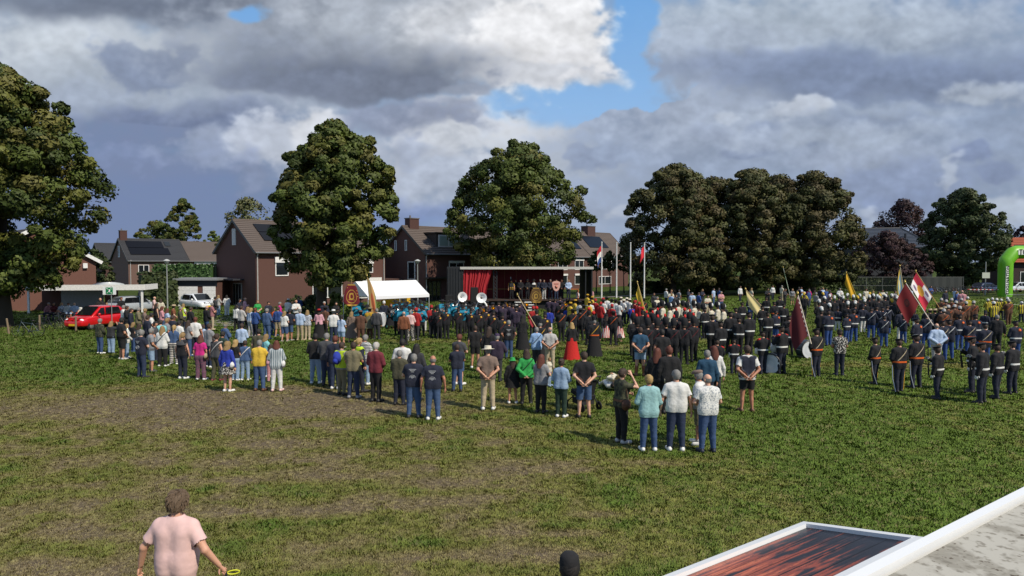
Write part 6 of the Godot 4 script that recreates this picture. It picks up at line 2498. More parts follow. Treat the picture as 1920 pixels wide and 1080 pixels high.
const HATS := {"cap": "cap", "flatcap": "flat_cap", "bucket": "hat", "straw": "straw_hat", "wide": "hat", "peaked": "peaked_cap", "shako": "shako", "bearskin": "bearskin", "helmet": "helmet", "plume": "plume", "pompon": "pompon", "tall_pompon": "pompon", "feather": "feather"}
var people_count := 0
var waiting := []
var merged := {}
var merging := false
var prints := {}

func shade_of(name: String) -> Material:
	if prints.has(name):
		return prints[name]
	return cloth(rgb(COL[name]))

func skin_m(i: int) -> StandardMaterial3D:
	var m := mat(rgb(SKINS[i % SKINS.size()]), 0.62)
	m.subsurf_scatter_enabled = true
	m.subsurf_scatter_strength = 0.08
	return m

func person(x: float, t: float, f: float, face: float, spec: String, label: String, group := "", floor_y := 0.0, called := "person") -> Node3D:
	var w := spec.split(" ", false)
	var key: String = w[0]
	var tall := 1.0
	if key.begins_with("f"): tall = 0.955
	for q in w:
		if q.begins_with("s:"): tall = float(q.substr(2))
	var pos: Vector3
	if f > 0.0:
		pos = gp(x, f, floor_y)
		var d := ray(x, t)
		tall = clampf((EYE + d.y * (pos.z / d.z) - floor_y) / 1.766, 0.42, 1.14)
	else:
		pos = gp(x, t, floor_y + 1.766 * tall)
		pos.y = floor_y
	return person_at(pos, tall, face, spec, label, group, called)

func person_at(pos: Vector3, tall: float, face: float, spec: String, label: String, group := "", called := "person") -> Node3D:
	if group in CROWD and not merging and not placing:
		waiting.append([-pos.z, pos, tall, face, spec, label, group, called])
		return null
	people_count += 1
	var w := spec.split(" ", false)
	var key: String = w[0]
	if key.count("/") == 1:
		key += "/%d" % (people_count % 3)
	var o := thing(called, label, "person", pos, -deg_to_rad(face), group)
	o.scale = Vector3.ONE * tall
	var B := body(key)
	if key.contains("/sit/"):
		o.position.y += 0.0
	obj("body", layer(key, "body"), skin_m(people_count), o)
	var far := pos.z < -47.0
	for q in w.slice(1):
		var k := q.split(":")
		match k[0]:
			"hair":
				var h := obj("hair", hair_mesh(k[1]), mat(rgb(COL[k[2]]), 0.7, 0.0, noise_fine, 14.0, 1.2), o)
				h.transform = B.head
			"top", "bot", "over":
				var lay: String = k[1]
				if lay in ["trousers", "wide"] and not spec.contains("shoe:") or far and lay in ["trousers", "wide"]:
					lay += "_shod"
				if lay in ["shorts", "hot"] and not spec.contains("shoe:") and not spec.contains("boots:"):
					obj("shoe", layer(key, "shoe_a"), mat(rgb("8a8782"), 0.7), o)
					obj("shoe", layer(key, "shoe_b"), mat(rgb("8a8782"), 0.7), o)
				obj(PART[k[1]], layer(key, lay), shade_of(k[2]), o)
			"skirt":
				obj("skirt" if k[1] != "cape" else "cape", skirt_mesh(k[1]), shade_of(k[2]), o)
			"shoe":
				if not far:
					obj("shoe", layer(key, "shoe_a"), mat(rgb(COL[k[1]]), 0.6), o)
					obj("shoe", layer(key, "shoe_b"), mat(rgb(COL[k[1]]), 0.6), o)
			"boots":
				obj("boots", layer(key, "boots"), mat(rgb(COL[k[1]]), 0.5), o)
			"glove":
				obj("glove", layer(key, "glove_a"), cloth(rgb("d9d9d6")), o)
				obj("glove", layer(key, "glove_b"), cloth(rgb("d9d9d6")), o)
			"hat":
				var h := obj(HATS[k[1]], hat_mesh(k[1]), cloth(rgb(COL[k[2]])), o)
				h.transform = B.head
			"belt":
				obj("belt", ring_mesh("belt"), mat(rgb(COL[k[1]]), 0.55), o)
			"strap":
				obj("shoulder_strap", ring_mesh("strap"), mat(rgb(COL[k[1]]), 0.55), o)
			"pouch":
				var p := MB.new()
				if k[1] == "scarlet":
					for sd in [-1, 1]:
						p.ball(Vector3(sd * 0.195, 1.455, 0.015), Vector3(0.10, 0.035, 0.075), 12, 7, Basis(Vector3.BACK, -0.35 * sd))
				else:
					p.ball(Vector3(0.085, 1.36, 0.118), Vector3(0.075, 0.085, 0.028), 12, 7)
				obj("shoulder_wings" if k[1] == "scarlet" else "pouch", p, mat(rgb(COL[k[1]]), 0.7), o)
			"pack":
				var p := MB.new()
				p.ball(Vector3(0, 1.26, 0.21), Vector3(0.155, 0.22, 0.10), 14, 10)
				p.ball(Vector3(0, 1.16, 0.29), Vector3(0.11, 0.10, 0.05), 10, 8)
				obj("backpack", p, cloth(rgb(COL[k[1]])), o)
			"bag":
				var p := MB.new()
				p.ball(Vector3(0.255, 0.95, 0.06), Vector3(0.055, 0.13, 0.13), 12, 8)
				p.tube([Vector3(0.24, 1.05, 0.0), Vector3(0.21, 1.30, 0.02), Vector3(0.19, 1.47, 0.02)], [0.01, 0.01, 0.01], 5)
				obj("shoulder_bag", p, cloth(rgb(COL[k[1]])), o)
			"horn":
				var p := MB.new()
				p.tube([Vector3(0.02, 1.60, -0.16), Vector3(0.02, 1.44, -0.36), Vector3(0.02, 1.28, -0.42), Vector3(0.05, 1.22, -0.36)], [0.012, 0.016, 0.03, 0.05], 8)
				p.lathe([[0.03, 0.0], [0.05, 0.10], [0.12, 0.18]], 16, Transform3D(Basis(Vector3.RIGHT, -0.9), Vector3(0.0, 1.36, -0.40)))
				obj("horn", p, mat(rgb(COL[k[1]]), 0.25, 0.8), o)
			"snare":
				var p := MB.new()
				p.lathe([[0.001, 0.0], [0.17, 0.0], [0.17, 0.26], [0.001, 0.26]], 18, Transform3D(Basis(Vector3.RIGHT, 0.25), Vector3(0, 0.82, -0.34)))
				obj("snare_drum", p, mat(rgb(COL[k[1]]), 0.4), o)
			"rifle":
				var p := MB.new()
				p.bar(Vector3(-0.05, 0.78, -0.26), Vector3(0.03, 1.15, -0.32), 0.035, 0.07)
				p.tube([Vector3(0.03, 1.12, -0.32), Vector3(0.10, 1.75, -0.36)], [0.016, 0.012], 6)
				obj("rifle", p, mat(rgb("1c1a18"), 0.5), o)
			"sabre":
				var p := MB.new()
				p.tube([Vector3(-0.26, 0.92, 0.02), Vector3(-0.30, 0.5, 0.10), Vector3(-0.30, 0.08, 0.26)], [0.015, 0.014, 0.010], 6)
				obj("sabre", p, mat(rgb("b9bcc0"), 0.3, 0.8), o)
			"stripe":
				for s in [-1, 1]:
					var p := MB.new()
					p.bar(Vector3(s * 0.205, 0.86, 0.0), Vector3(s * 0.172, 0.10, 0.0), 0.008, 0.016)
					obj("trouser_stripe", p, mat(rgb(COL[k[1]]), 0.7), o)
			"shawl":
				var p := MB.new()
				p.lathe([[0.235, 1.30], [0.215, 1.40], [0.12, 1.49], [0.075, 1.50]], 22, Transform3D(), 1.0, 0.72)
				obj("shawl", p, cloth(rgb(COL[k[1]])), o)
			"collar":
				var p := MB.new()
				p.lathe([[0.088, 1.455], [0.078, 1.515]], 20, Transform3D(Basis(), Vector3(0, 0, 0.0)), 1.0, 1.0)
				obj("collar", p, cloth(rgb(COL[k[1]])), o)
			"mark":
				# white print on the back of a dark shirt
				var im := MB.new()
				var zz := 0.158
				for j in 3:
					im.box(Vector3(0, 1.36 - j * 0.035, zz - 0.012), Vector3(0.20 - j * 0.06, 0.012, 0.004))
				var N := 22
				for j in N:
					var a := TAU * j / N
					var b := TAU * (j + 1) / N
					var pa := Vector3(cos(a) * 0.085, 1.14 + sin(a) * 0.06, zz - 0.012)
					var pb := Vector3(cos(b) * 0.085, 1.14 + sin(b) * 0.06, zz - 0.012)
					im.bar(pa, pb, 0.012, 0.006)
				for j in 3:
					im.box(Vector3(0, 1.165 - j * 0.024, zz - 0.012), Vector3(0.11, 0.010, 0.004))
				obj("print", im, mat(rgb("b9bcc0"), 0.8), o)
	return o

func pattern(name: String, base: Color, ink: Color, freq: float, cut: float, stripes := 0) -> void:
	var S := 256
	var im := Image.create_empty(S, S, false, Image.FORMAT_RGB8)
	var f := FastNoiseLite.new()
	f.seed = name.hash() % 1000
	f.frequency = freq
	f.fractal_octaves = 2
	var n := f.get_seamless_image(S, S)
	for y in S:
		for x in S:
			var on := n.get_pixel(x, y).r > cut
			if stripes > 0:
				on = (y * stripes / S) % 2 == 0
			elif stripes < 0:
				on = (x * -stripes / S) % 2 == 0
			im.set_pixel(x, y, ink if on else base)
	var m := StandardMaterial3D.new()
	m.albedo_texture = ImageTexture.create_from_image(im)
	m.uv1_triplanar = true
	m.uv1_scale = Vector3.ONE * 1.6
	m.roughness = 0.9
	m.cull_mode = BaseMaterial3D.CULL_DISABLED
	prints[name] = m

func build_people() -> void:
	prints["blushp"] = mat(rgb(COL["blushp"]), 0.92, 0.0, noise_soft, 0.9, 0.5, noise_cloth)
	pattern("floral", rgb("d6d6d2"), rgb("8d949c"), 0.045, 0.60)
	pattern("camop", rgb("4a4c36"), rgb("24261f"), 0.02, 0.5)
	pattern("stripes", rgb("d4d4d0"), rgb("2a2e3a"), 0.1, 0.5, 24)
	pattern("ystripe", rgb("14162c"), rgb("d2bf2e"), 0.1, 0.5, -10)
	pattern("bwflower", rgb("1c1c1e"), rgb("cfcbc2"), 0.03, 0.58)
	pattern("bluepat", rgb("c9ccd0"), rgb("3a4a66"), 0.05, 0.52)
	pattern("check", rgb("cfcac6"), rgb("2f3034"), 0.1, 0.5, 16)
	pattern("plaid", rgb("a9757a"), rgb("7a4a52"), 0.05, 0.5)
	pattern("magp", rgb("7d4660"), rgb("4d4a52"), 0.05, 0.5)
	pattern("redstripe", rgb("b01f22"), rgb("d6d2cc"), 0.1, 0.5, -10)
	pattern("sheerpat", rgb("b9bfc2"), rgb("5f7278"), 0.04, 0.5, -18)
	for u in UNI.values():
		CROWD[u[3]] = true
	CROWD["onlookers along the far edge"] = true
	spectators_near()
	spectators_side()
	bands()
	far_people()
	stage_people()
	seated_people()
	settle()

var CROWD := {}
var placing := false

func settle() -> void:
	# the largest are people of their own; the small ones far off are one crowd
	waiting.sort_custom(func(a, b): return a[0] < b[0])
	placing = true
	for i in mini(KEEP, waiting.size()):
		var w: Array = waiting[i]
		person_at(w[1], w[2], w[3], w[4], w[5], w[6], w[7])
	merging = true
	var holder := Node3D.new()
	for i in range(KEEP, waiting.size()):
		var w: Array = waiting[i]
		var p := person_at(w[1], w[2], w[3], w[4], w[5], w[6], "far_figure")
		for c in p.get_children():
			var m: Material = c.get_active_material(0)
			if not merged.has(m):
				merged[m] = SurfaceTool.new()
				merged[m].begin(Mesh.PRIMITIVE_TRIANGLES)
			merged[m].append_from(c.mesh, 0, p.transform * c.transform)
		remove_child(p)
		p.free()
	var am := ArrayMesh.new()
	for m in merged:
		merged[m].commit(am)
	var o := MeshInstance3D.new()
	o.name = "crowd"
	o.mesh = am
	var k := 0
	for m in merged:
		o.set_surface_override_material(k, m)
		k += 1
	add_child(o)
	tag(o, "far ranks of uniformed guards and onlookers filling the field's end", "crowd", "", "stuff")

func spectators_near() -> void:
	# the man in pink and the capped head below the camera
	var pk := dp(322, 7.46)
	person_at(pk + Vector3(0, 0, 0), 1.0, 4, "h/walk/0/fine hair:tousled:pinkhair top:polo:blushp bot:trousers:charcoal shoe:brown collar:blushp", "man with tousled hair in a pale pink polo shirt walking away", "")
	var lan := thing("lanyard", "yellow loop lanyard in the hand of the man in pink", "lanyard", pk + Vector3(0.50, 0.80, -0.12), 0.3)
	var ly := MB.new()
	var lp := []
	var lr := []
	for k in 17:
		var a := TAU * k / 16
		lp.append(Vector3(0.07 + cos(a) * 0.065, 0.0 + sin(a) * 0.022, 0.0))
		lr.append(0.007)
	ly.tube(lp, lr, 6, false)
	obj("loop", ly, mat(rgb("c9cc2a"), 0.5), lan)
	var kc := MB.new()
	kc.box(Vector3(-0.01, -0.02, 0), Vector3(0.03, 0.05, 0.012))
	obj("clip", kc, mat(rgb("2a2c30"), 0.4), lan)
	person_at(dp(1070, 5.88), 0.985, 0, "m/hang/0/fine hair:short:hblack hat:cap:black top:tee:charcoal bot:trousers:jeans shoe:black", "person in a plain black baseball cap below the serving flap")
	# loose front rows
	person(1326, 701, 849, -6, "h/clasp/1 hair:bald:hgrey top:tee:floral bot:trousers:jeans belt:brown shoe:navy", "bald man in a white patterned shirt and blue jeans")
	person(1310, 694, 834, -62, "m/clasp/2 hair:short:hgrey hat:flatcap:taupe top:tee:white bot:shorts:khaki shoe:white", "man in a grey flat cap and khaki shorts turning aside")
	person(1267, 693, 846, 6, "h/hang/1 hair:short:hgrey top:tee:white bot:trousers:dkdenim shoe:white", "grey haired man in a white short sleeved shirt and dark jeans")
	person(1216, 702, 846, 0, "f/clasp/1 hair:short:blond top:loose:aqua bot:trousers:jeans shoe:white s:1", "blonde woman in a loose pale aqua top and jeans")
	person(1165, 690, 831, 62, "f/shade/0 hair:short:hbrown top:tee:camop bot:trousers:black belt:brown bag:brown shoe:ltgrey", "woman in a camouflage top shading her eyes, brown belt bag")
	person(1325, 656, 772, 10, "m/hang/0 hair:short:hgrey top:long:petrol bot:trousers:navy shoe:black", "grey haired man in a petrol blue long sleeved shirt")
	person(1338, 648, 762, 8, "f/hang/1 hair:long:auburn top:long:white bot:trousers:charcoal shoe:black", "long haired woman in a white top beside the petrol blue shirt")
	person(1400, 647, 773, 2, "m/behind/1 hair:short:hbrown top:tee:white over:gilet:navy bot:hot:black shoe:brown", "young man in a navy gilet and black shorts, hands behind back")
	person(1231, 652, 774, 25, "f/hang/0 hair:long:auburn top:jacket:black bot:trousers:black shoe:black bag:cream", "long haired woman in a black jacket with a cream tote bag")
	person(1254, 649, 776, 0, "m/hang/1 hair:short:auburn top:jacket:black bot:trousers:black shoe:black", "red brown haired man in a black jacket beside the tote bag")
	person(1200, 613, 706, 0, "m/behind/1 hair:short:hbrown top:tee:petrol bot:hot:ltdenim boots:rust", "man in a petrol tee and grey shorts, hands behind back")
	person(1241, 617, 712, 0, "m/hang/0 hair:short:hblack top:tee:black bot:trousers:black shoe:black", "dark haired man in a black tee among the red pompons")
	person(1095, 659, 784, 0, "m/behind/1 hair:short:hbrown top:tee:ink bot:shorts:denim shoe:black", "man in a dark polo shirt and denim shorts, hands behind back")
	person(1052, 672, 783, 22, "f/clasp/0 hair:bun:hbrown top:long:ltdenim bot:trousers:dkgreen shoe:white", "woman with a hair bun in a light denim shirt and green trousers")
	person(1014, 664, 775, 30, "f/carry/0 hair:long:auburn top:tee:grey bot:trousers:black shoe:black", "woman in grey holding a small child on her arm")
	person(1028, 668, 0, 120, "f/hang/0 s:0.47 hair:short:fair top:long:cream bot:trousers:ltdenim", "small child in a pale top carried on an arm", "", 0.0, "child").position = gp(1014, 775) + Vector3(0.24, 0.76, -0.12)
	person(987, 654, 759, 0, "f/behind/1 hair:bob:hbrown top:long:green bot:trousers:black shoe:black strap:black", "woman in a bright green top, hands behind back")
	person(961, 671, 757, 0, "f/hang/1 hair:long:hbrown hat:bucket:green top:jacket:black skirt:mini:black shoe:white", "girl in a green hat and black skirt")
	person(915, 649, 769, 0, "m/behind/1 hair:bald:hgrey hat:straw:cream top:tee:taupe bot:trousers:beige shoe:white", "man in a cream sun hat and beige trousers holding papers")
	person(857, 645, 735, -10, "m/carry/1 hair:short:hbrown top:tee:navy bot:trousers:jeans shoe:black s:0.8", "slim boy in a navy tee and jeans holding an arm out")
	person(861, 626, 722, 30, "m/crossed/0 hair:short:auburn top:tee:dkgrey bot:shorts:denim shoe:white", "young man in a dark grey tee with folded arms")
	person(891, 610, 691, 0, "m/hang/1 hair:short:hbrown top:tee:black bot:hot:black shoe:white", "tall man in a black tee, black shorts and white shoes")
	person(932, 626, 716, 12, "h/crossed/0 hair:short:hgrey hat:cap:purple top:jacket:plum bot:trousers:charcoal shoe:black", "person in a purple jacket and cap with folded arms")
	person(954, 600, 674, 0, "m/pocket/0 hair:short:hgrey top:tee:ink mark:1 bot:trousers:jeans shoe:black", "grey haired man in a dark tee near the long black gown")
	person(1006, 613, 690, 0, "f/clasp/0 hair:short:hgrey top:loose:sky bot:trousers:charcoal strap:navy shoe:white", "grey haired woman in a sky blue jacket with a slung strap")
	person(1031, 613, 694, 4, "h/behind/1 hair:bald:hgrey top:tee:ltgrey bot:trousers:beige belt:black shoe:brown", "balding man in a beige shirt and trousers beside the sky blue jacket")
	person(917, 612, 700, 10, "f/hang/2 hair:long:hbrown top:long:black bot:trousers:black shoe:black", "long haired woman in black beside the tall man in shorts")
	person(812, 666, 788, 0, "h/hang/1 hair:bald:hgrey top:tee:navy mark:1 bot:trousers:denim shoe:white", "bald man in a navy tee with a white oval back print")
	person(776, 663, 784, 4, "h/crossed/1 hair:short:hgrey top:tee:navy mark:1 bot:trousers:denim shoe:charcoal", "grey haired man in a navy tee with a white oval back print")
	person(749, 656, 760, 14, "m/crossed/1 hair:short:hgrey top:jacket:olive bot:trousers:navy shoe:black", "grey haired man in an olive jacket and dark trousers")
	person(755, 635, 744, 6, "m/hang/0 hair:short:hblack top:long:white bot:trousers:dkdenim shoe:black", "dark haired man in a white shirt behind the olive jacket")
	person(781, 644, 752, 10, "f/hang/0 hair:long:hblack top:jacket:charcoal bot:trousers:charcoal shoe:black", "woman with long dark hair in a charcoal jacket")
	person(705, 641, 754, 22, "m/clasp/0 hair:short:hwhite top:long:wine collar:white bot:trousers:black shoe:black", "white haired man in a navy and red sweater")
	person(685, 627, 722, 20, "f/clasp/0 hair:short:hgrey top:loose:stripes bot:trousers:ltdenim shoe:white", "grey haired woman in a striped navy and white top")
	person(673, 633, 736, 40, "f/hang/2 hair:pony:blond top:long:navy over:gilet:neon bot:trousers:navy shoe:black", "blonde woman in a yellow safety vest turning aside")
	person(663, 641, 747, 8, "m/crossed/1 hair:short:hbrown top:tee:khaki bot:trousers:dkdenim shoe:grey", "man in a khaki tee and dark jeans with folded arms")
	person(641, 641, 741, 30, "m/clasp/0 hair:short:hbrown top:tee:grey over:gilet:neon bot:trousers:khaki shoe:black pack:royal", "boy in a yellow safety vest with a blue backpack")
	person(629, 629, 730, 10, "m/hang/0 hair:short:auburn top:long:navy bot:trousers:dkdenim shoe:white", "man in a navy sweater and white shoes")
	person(613, 624, 724, 4, "m/clasp/0 hair:short:hgrey top:long:dkgrey bot:trousers:dkdenim shoe:black", "grey haired man in a dark grey sweater")
	person(592, 625, 720, 0, "m/clasp/1 hair:short:hblack top:long:black bot:trousers:ltdenim shoe:white", "dark haired man in a black sweater and faded jeans")
	person(487, 637, 733, 6, "h/crossed/1 hair:short:hgrey top:tee:yellow bot:trousers:denim shoe:brown", "man in a bright yellow polo shirt and jeans")
	person(519, 638, 734, -4, "f/clasp/1 hair:bob:auburn top:loose:sheerpat bot:trousers:white shoe:blush bag:white", "red haired woman in a pale patterned blouse and white trousers")
	person(508, 645, 718, 0, "f/clasp/0 hair:bob:hbrown top:long:pink bot:trousers:rose shoe:black", "woman dressed all in pink beside the patterned blouse")
	person(460, 638, 714, 2, "f/hang/1 hair:short:hbrown top:long:denim strap:white bot:trousers:ltdenim shoe:white", "girl in a denim jacket and light jeans with a white strap")
	person(427, 640, 735, 14, "f/hang/0 hair:curly:fair top:long:royal skirt:mini:bwflower shoe:white bag:white", "curly haired woman in a royal blue cardigan and short skirt")
	person(442, 637, 714, 24, "f/clasp/0 hair:curly:blond top:tee:black bot:wide:ltdenim shoe:white", "blonde woman in a black top and wide pale jeans")
	person(407, 625, 715, 16, "f/hang/2 hair:pony:hbrown top:vest:dkgrey bot:trousers:olive shoe:wine strap:ltgrey", "woman in a sleeveless dark grey top with a pale strap")
	person(418, 621, 702, 28, "m/clasp/0 hair:short:hblack top:tee:dkgreen bot:trousers:navy shoe:white", "dark haired man in a grey green tee looking aside")
	person(486, 616, 700, 10, "m/hang/0 hair:short:hblack top:tee:olive bot:trousers:charcoal shoe:black", "dark haired man in an olive tee behind the yellow polo shirt")
	person(499, 626, 708, 40, "f/carry/0 hair:bob:fair top:tee:turq bot:trousers:ltdenim shoe:white", "fair haired woman in a pale turquoise tee beside the yellow polo")
	person(454, 606, 678, 8, "m/clasp/0 hair:short:hbrown top:long:ltblue bot:trousers:navy shoe:black", "man in a light blue long sleeved shirt")
	person(423, 605, 676, 40, "m/crossed/0 hair:short:hgrey hat:cap:khaki top:jacket:denim bot:trousers:dkdenim shoe:black", "man in a khaki cap and denim jacket")
	person(393, 606, 690, 30, "m/crossed/0 hair:short:hbrown top:long:grey bot:trousers:dkdenim shoe:white", "man in a plain grey sweatshirt and jeans")
	person(377, 628, 713, 6, "f/hang/1 hair:bob:auburn top:tee:magenta bot:wide:magp shoe:white bag:sand", "woman in a magenta top with a straw bag")
	person(343, 623, 711, 12, "f/hang/0 hair:pony:fair top:vest:ink shawl:dkgrey bot:trousers:navy shoe:white", "woman in a dark sleeveless top with a grey shawl")
	person(367, 594, 668, 4, "h/hang/1 hair:short:auburn top:tee:white bot:trousers:navy shoe:white", "heavy man in a white tee with a faded back print")
	person(266, 618, 709, 26, "m/crossed/1 hair:short:hgrey top:tee:navy mark:1 bot:trousers:dkdenim shoe:black", "man in a navy tee with folded arms, apart from the crowd")
	person(284, 615, 698, 50, "m/clasp/1 hair:short:hgrey top:tee:grey bot:shorts:ltdenim shoe:charcoal", "man in a grey tee and pale denim shorts")
	person(305, 611, 688, 4, "f/clasp/1 hair:long:fair top:loose:white bot:wide:black strap:charcoal shoe:white", "fair haired woman in a white blouse and wide black trousers")
	person(327, 609, 684, 6, "f/clasp/1 hair:pony:blond top:long:denim bot:wide:check shoe:white", "blonde girl in a denim jacket and checked trousers")
	person(262, 606, 678, 40, "f/clasp/0 hair:bob:hbrown top:tee:bwflower bot:trousers:charcoal shoe:black", "woman in a black and white patterned top")
	person(229, 595, 675, 40, "h/clasp/1 hair:short:hblack top:tee:black bot:shorts:black shoe:ltgrey", "heavy man in a black tee and black shorts")
	person(238, 607, 672, 50, "f/clasp/0 hair:bob:fair top:loose:white bot:trousers:ltdenim shoe:white", "fair haired woman in white behind the man in black shorts")
	person(209, 602, 664, 10, "f/up/0 hair:bob:fair top:jacket:charcoal bot:wide:ltdenim shoe:black", "girl in a dark jacket and wide pale jeans with raised arms")
	person(188, 597, 664, 25, "m/clasp/0 hair:short:hgrey top:jacket:camop bot:trousers:jeans shoe:white", "man in a dark camouflage jacket and jeans at the crowd's edge")

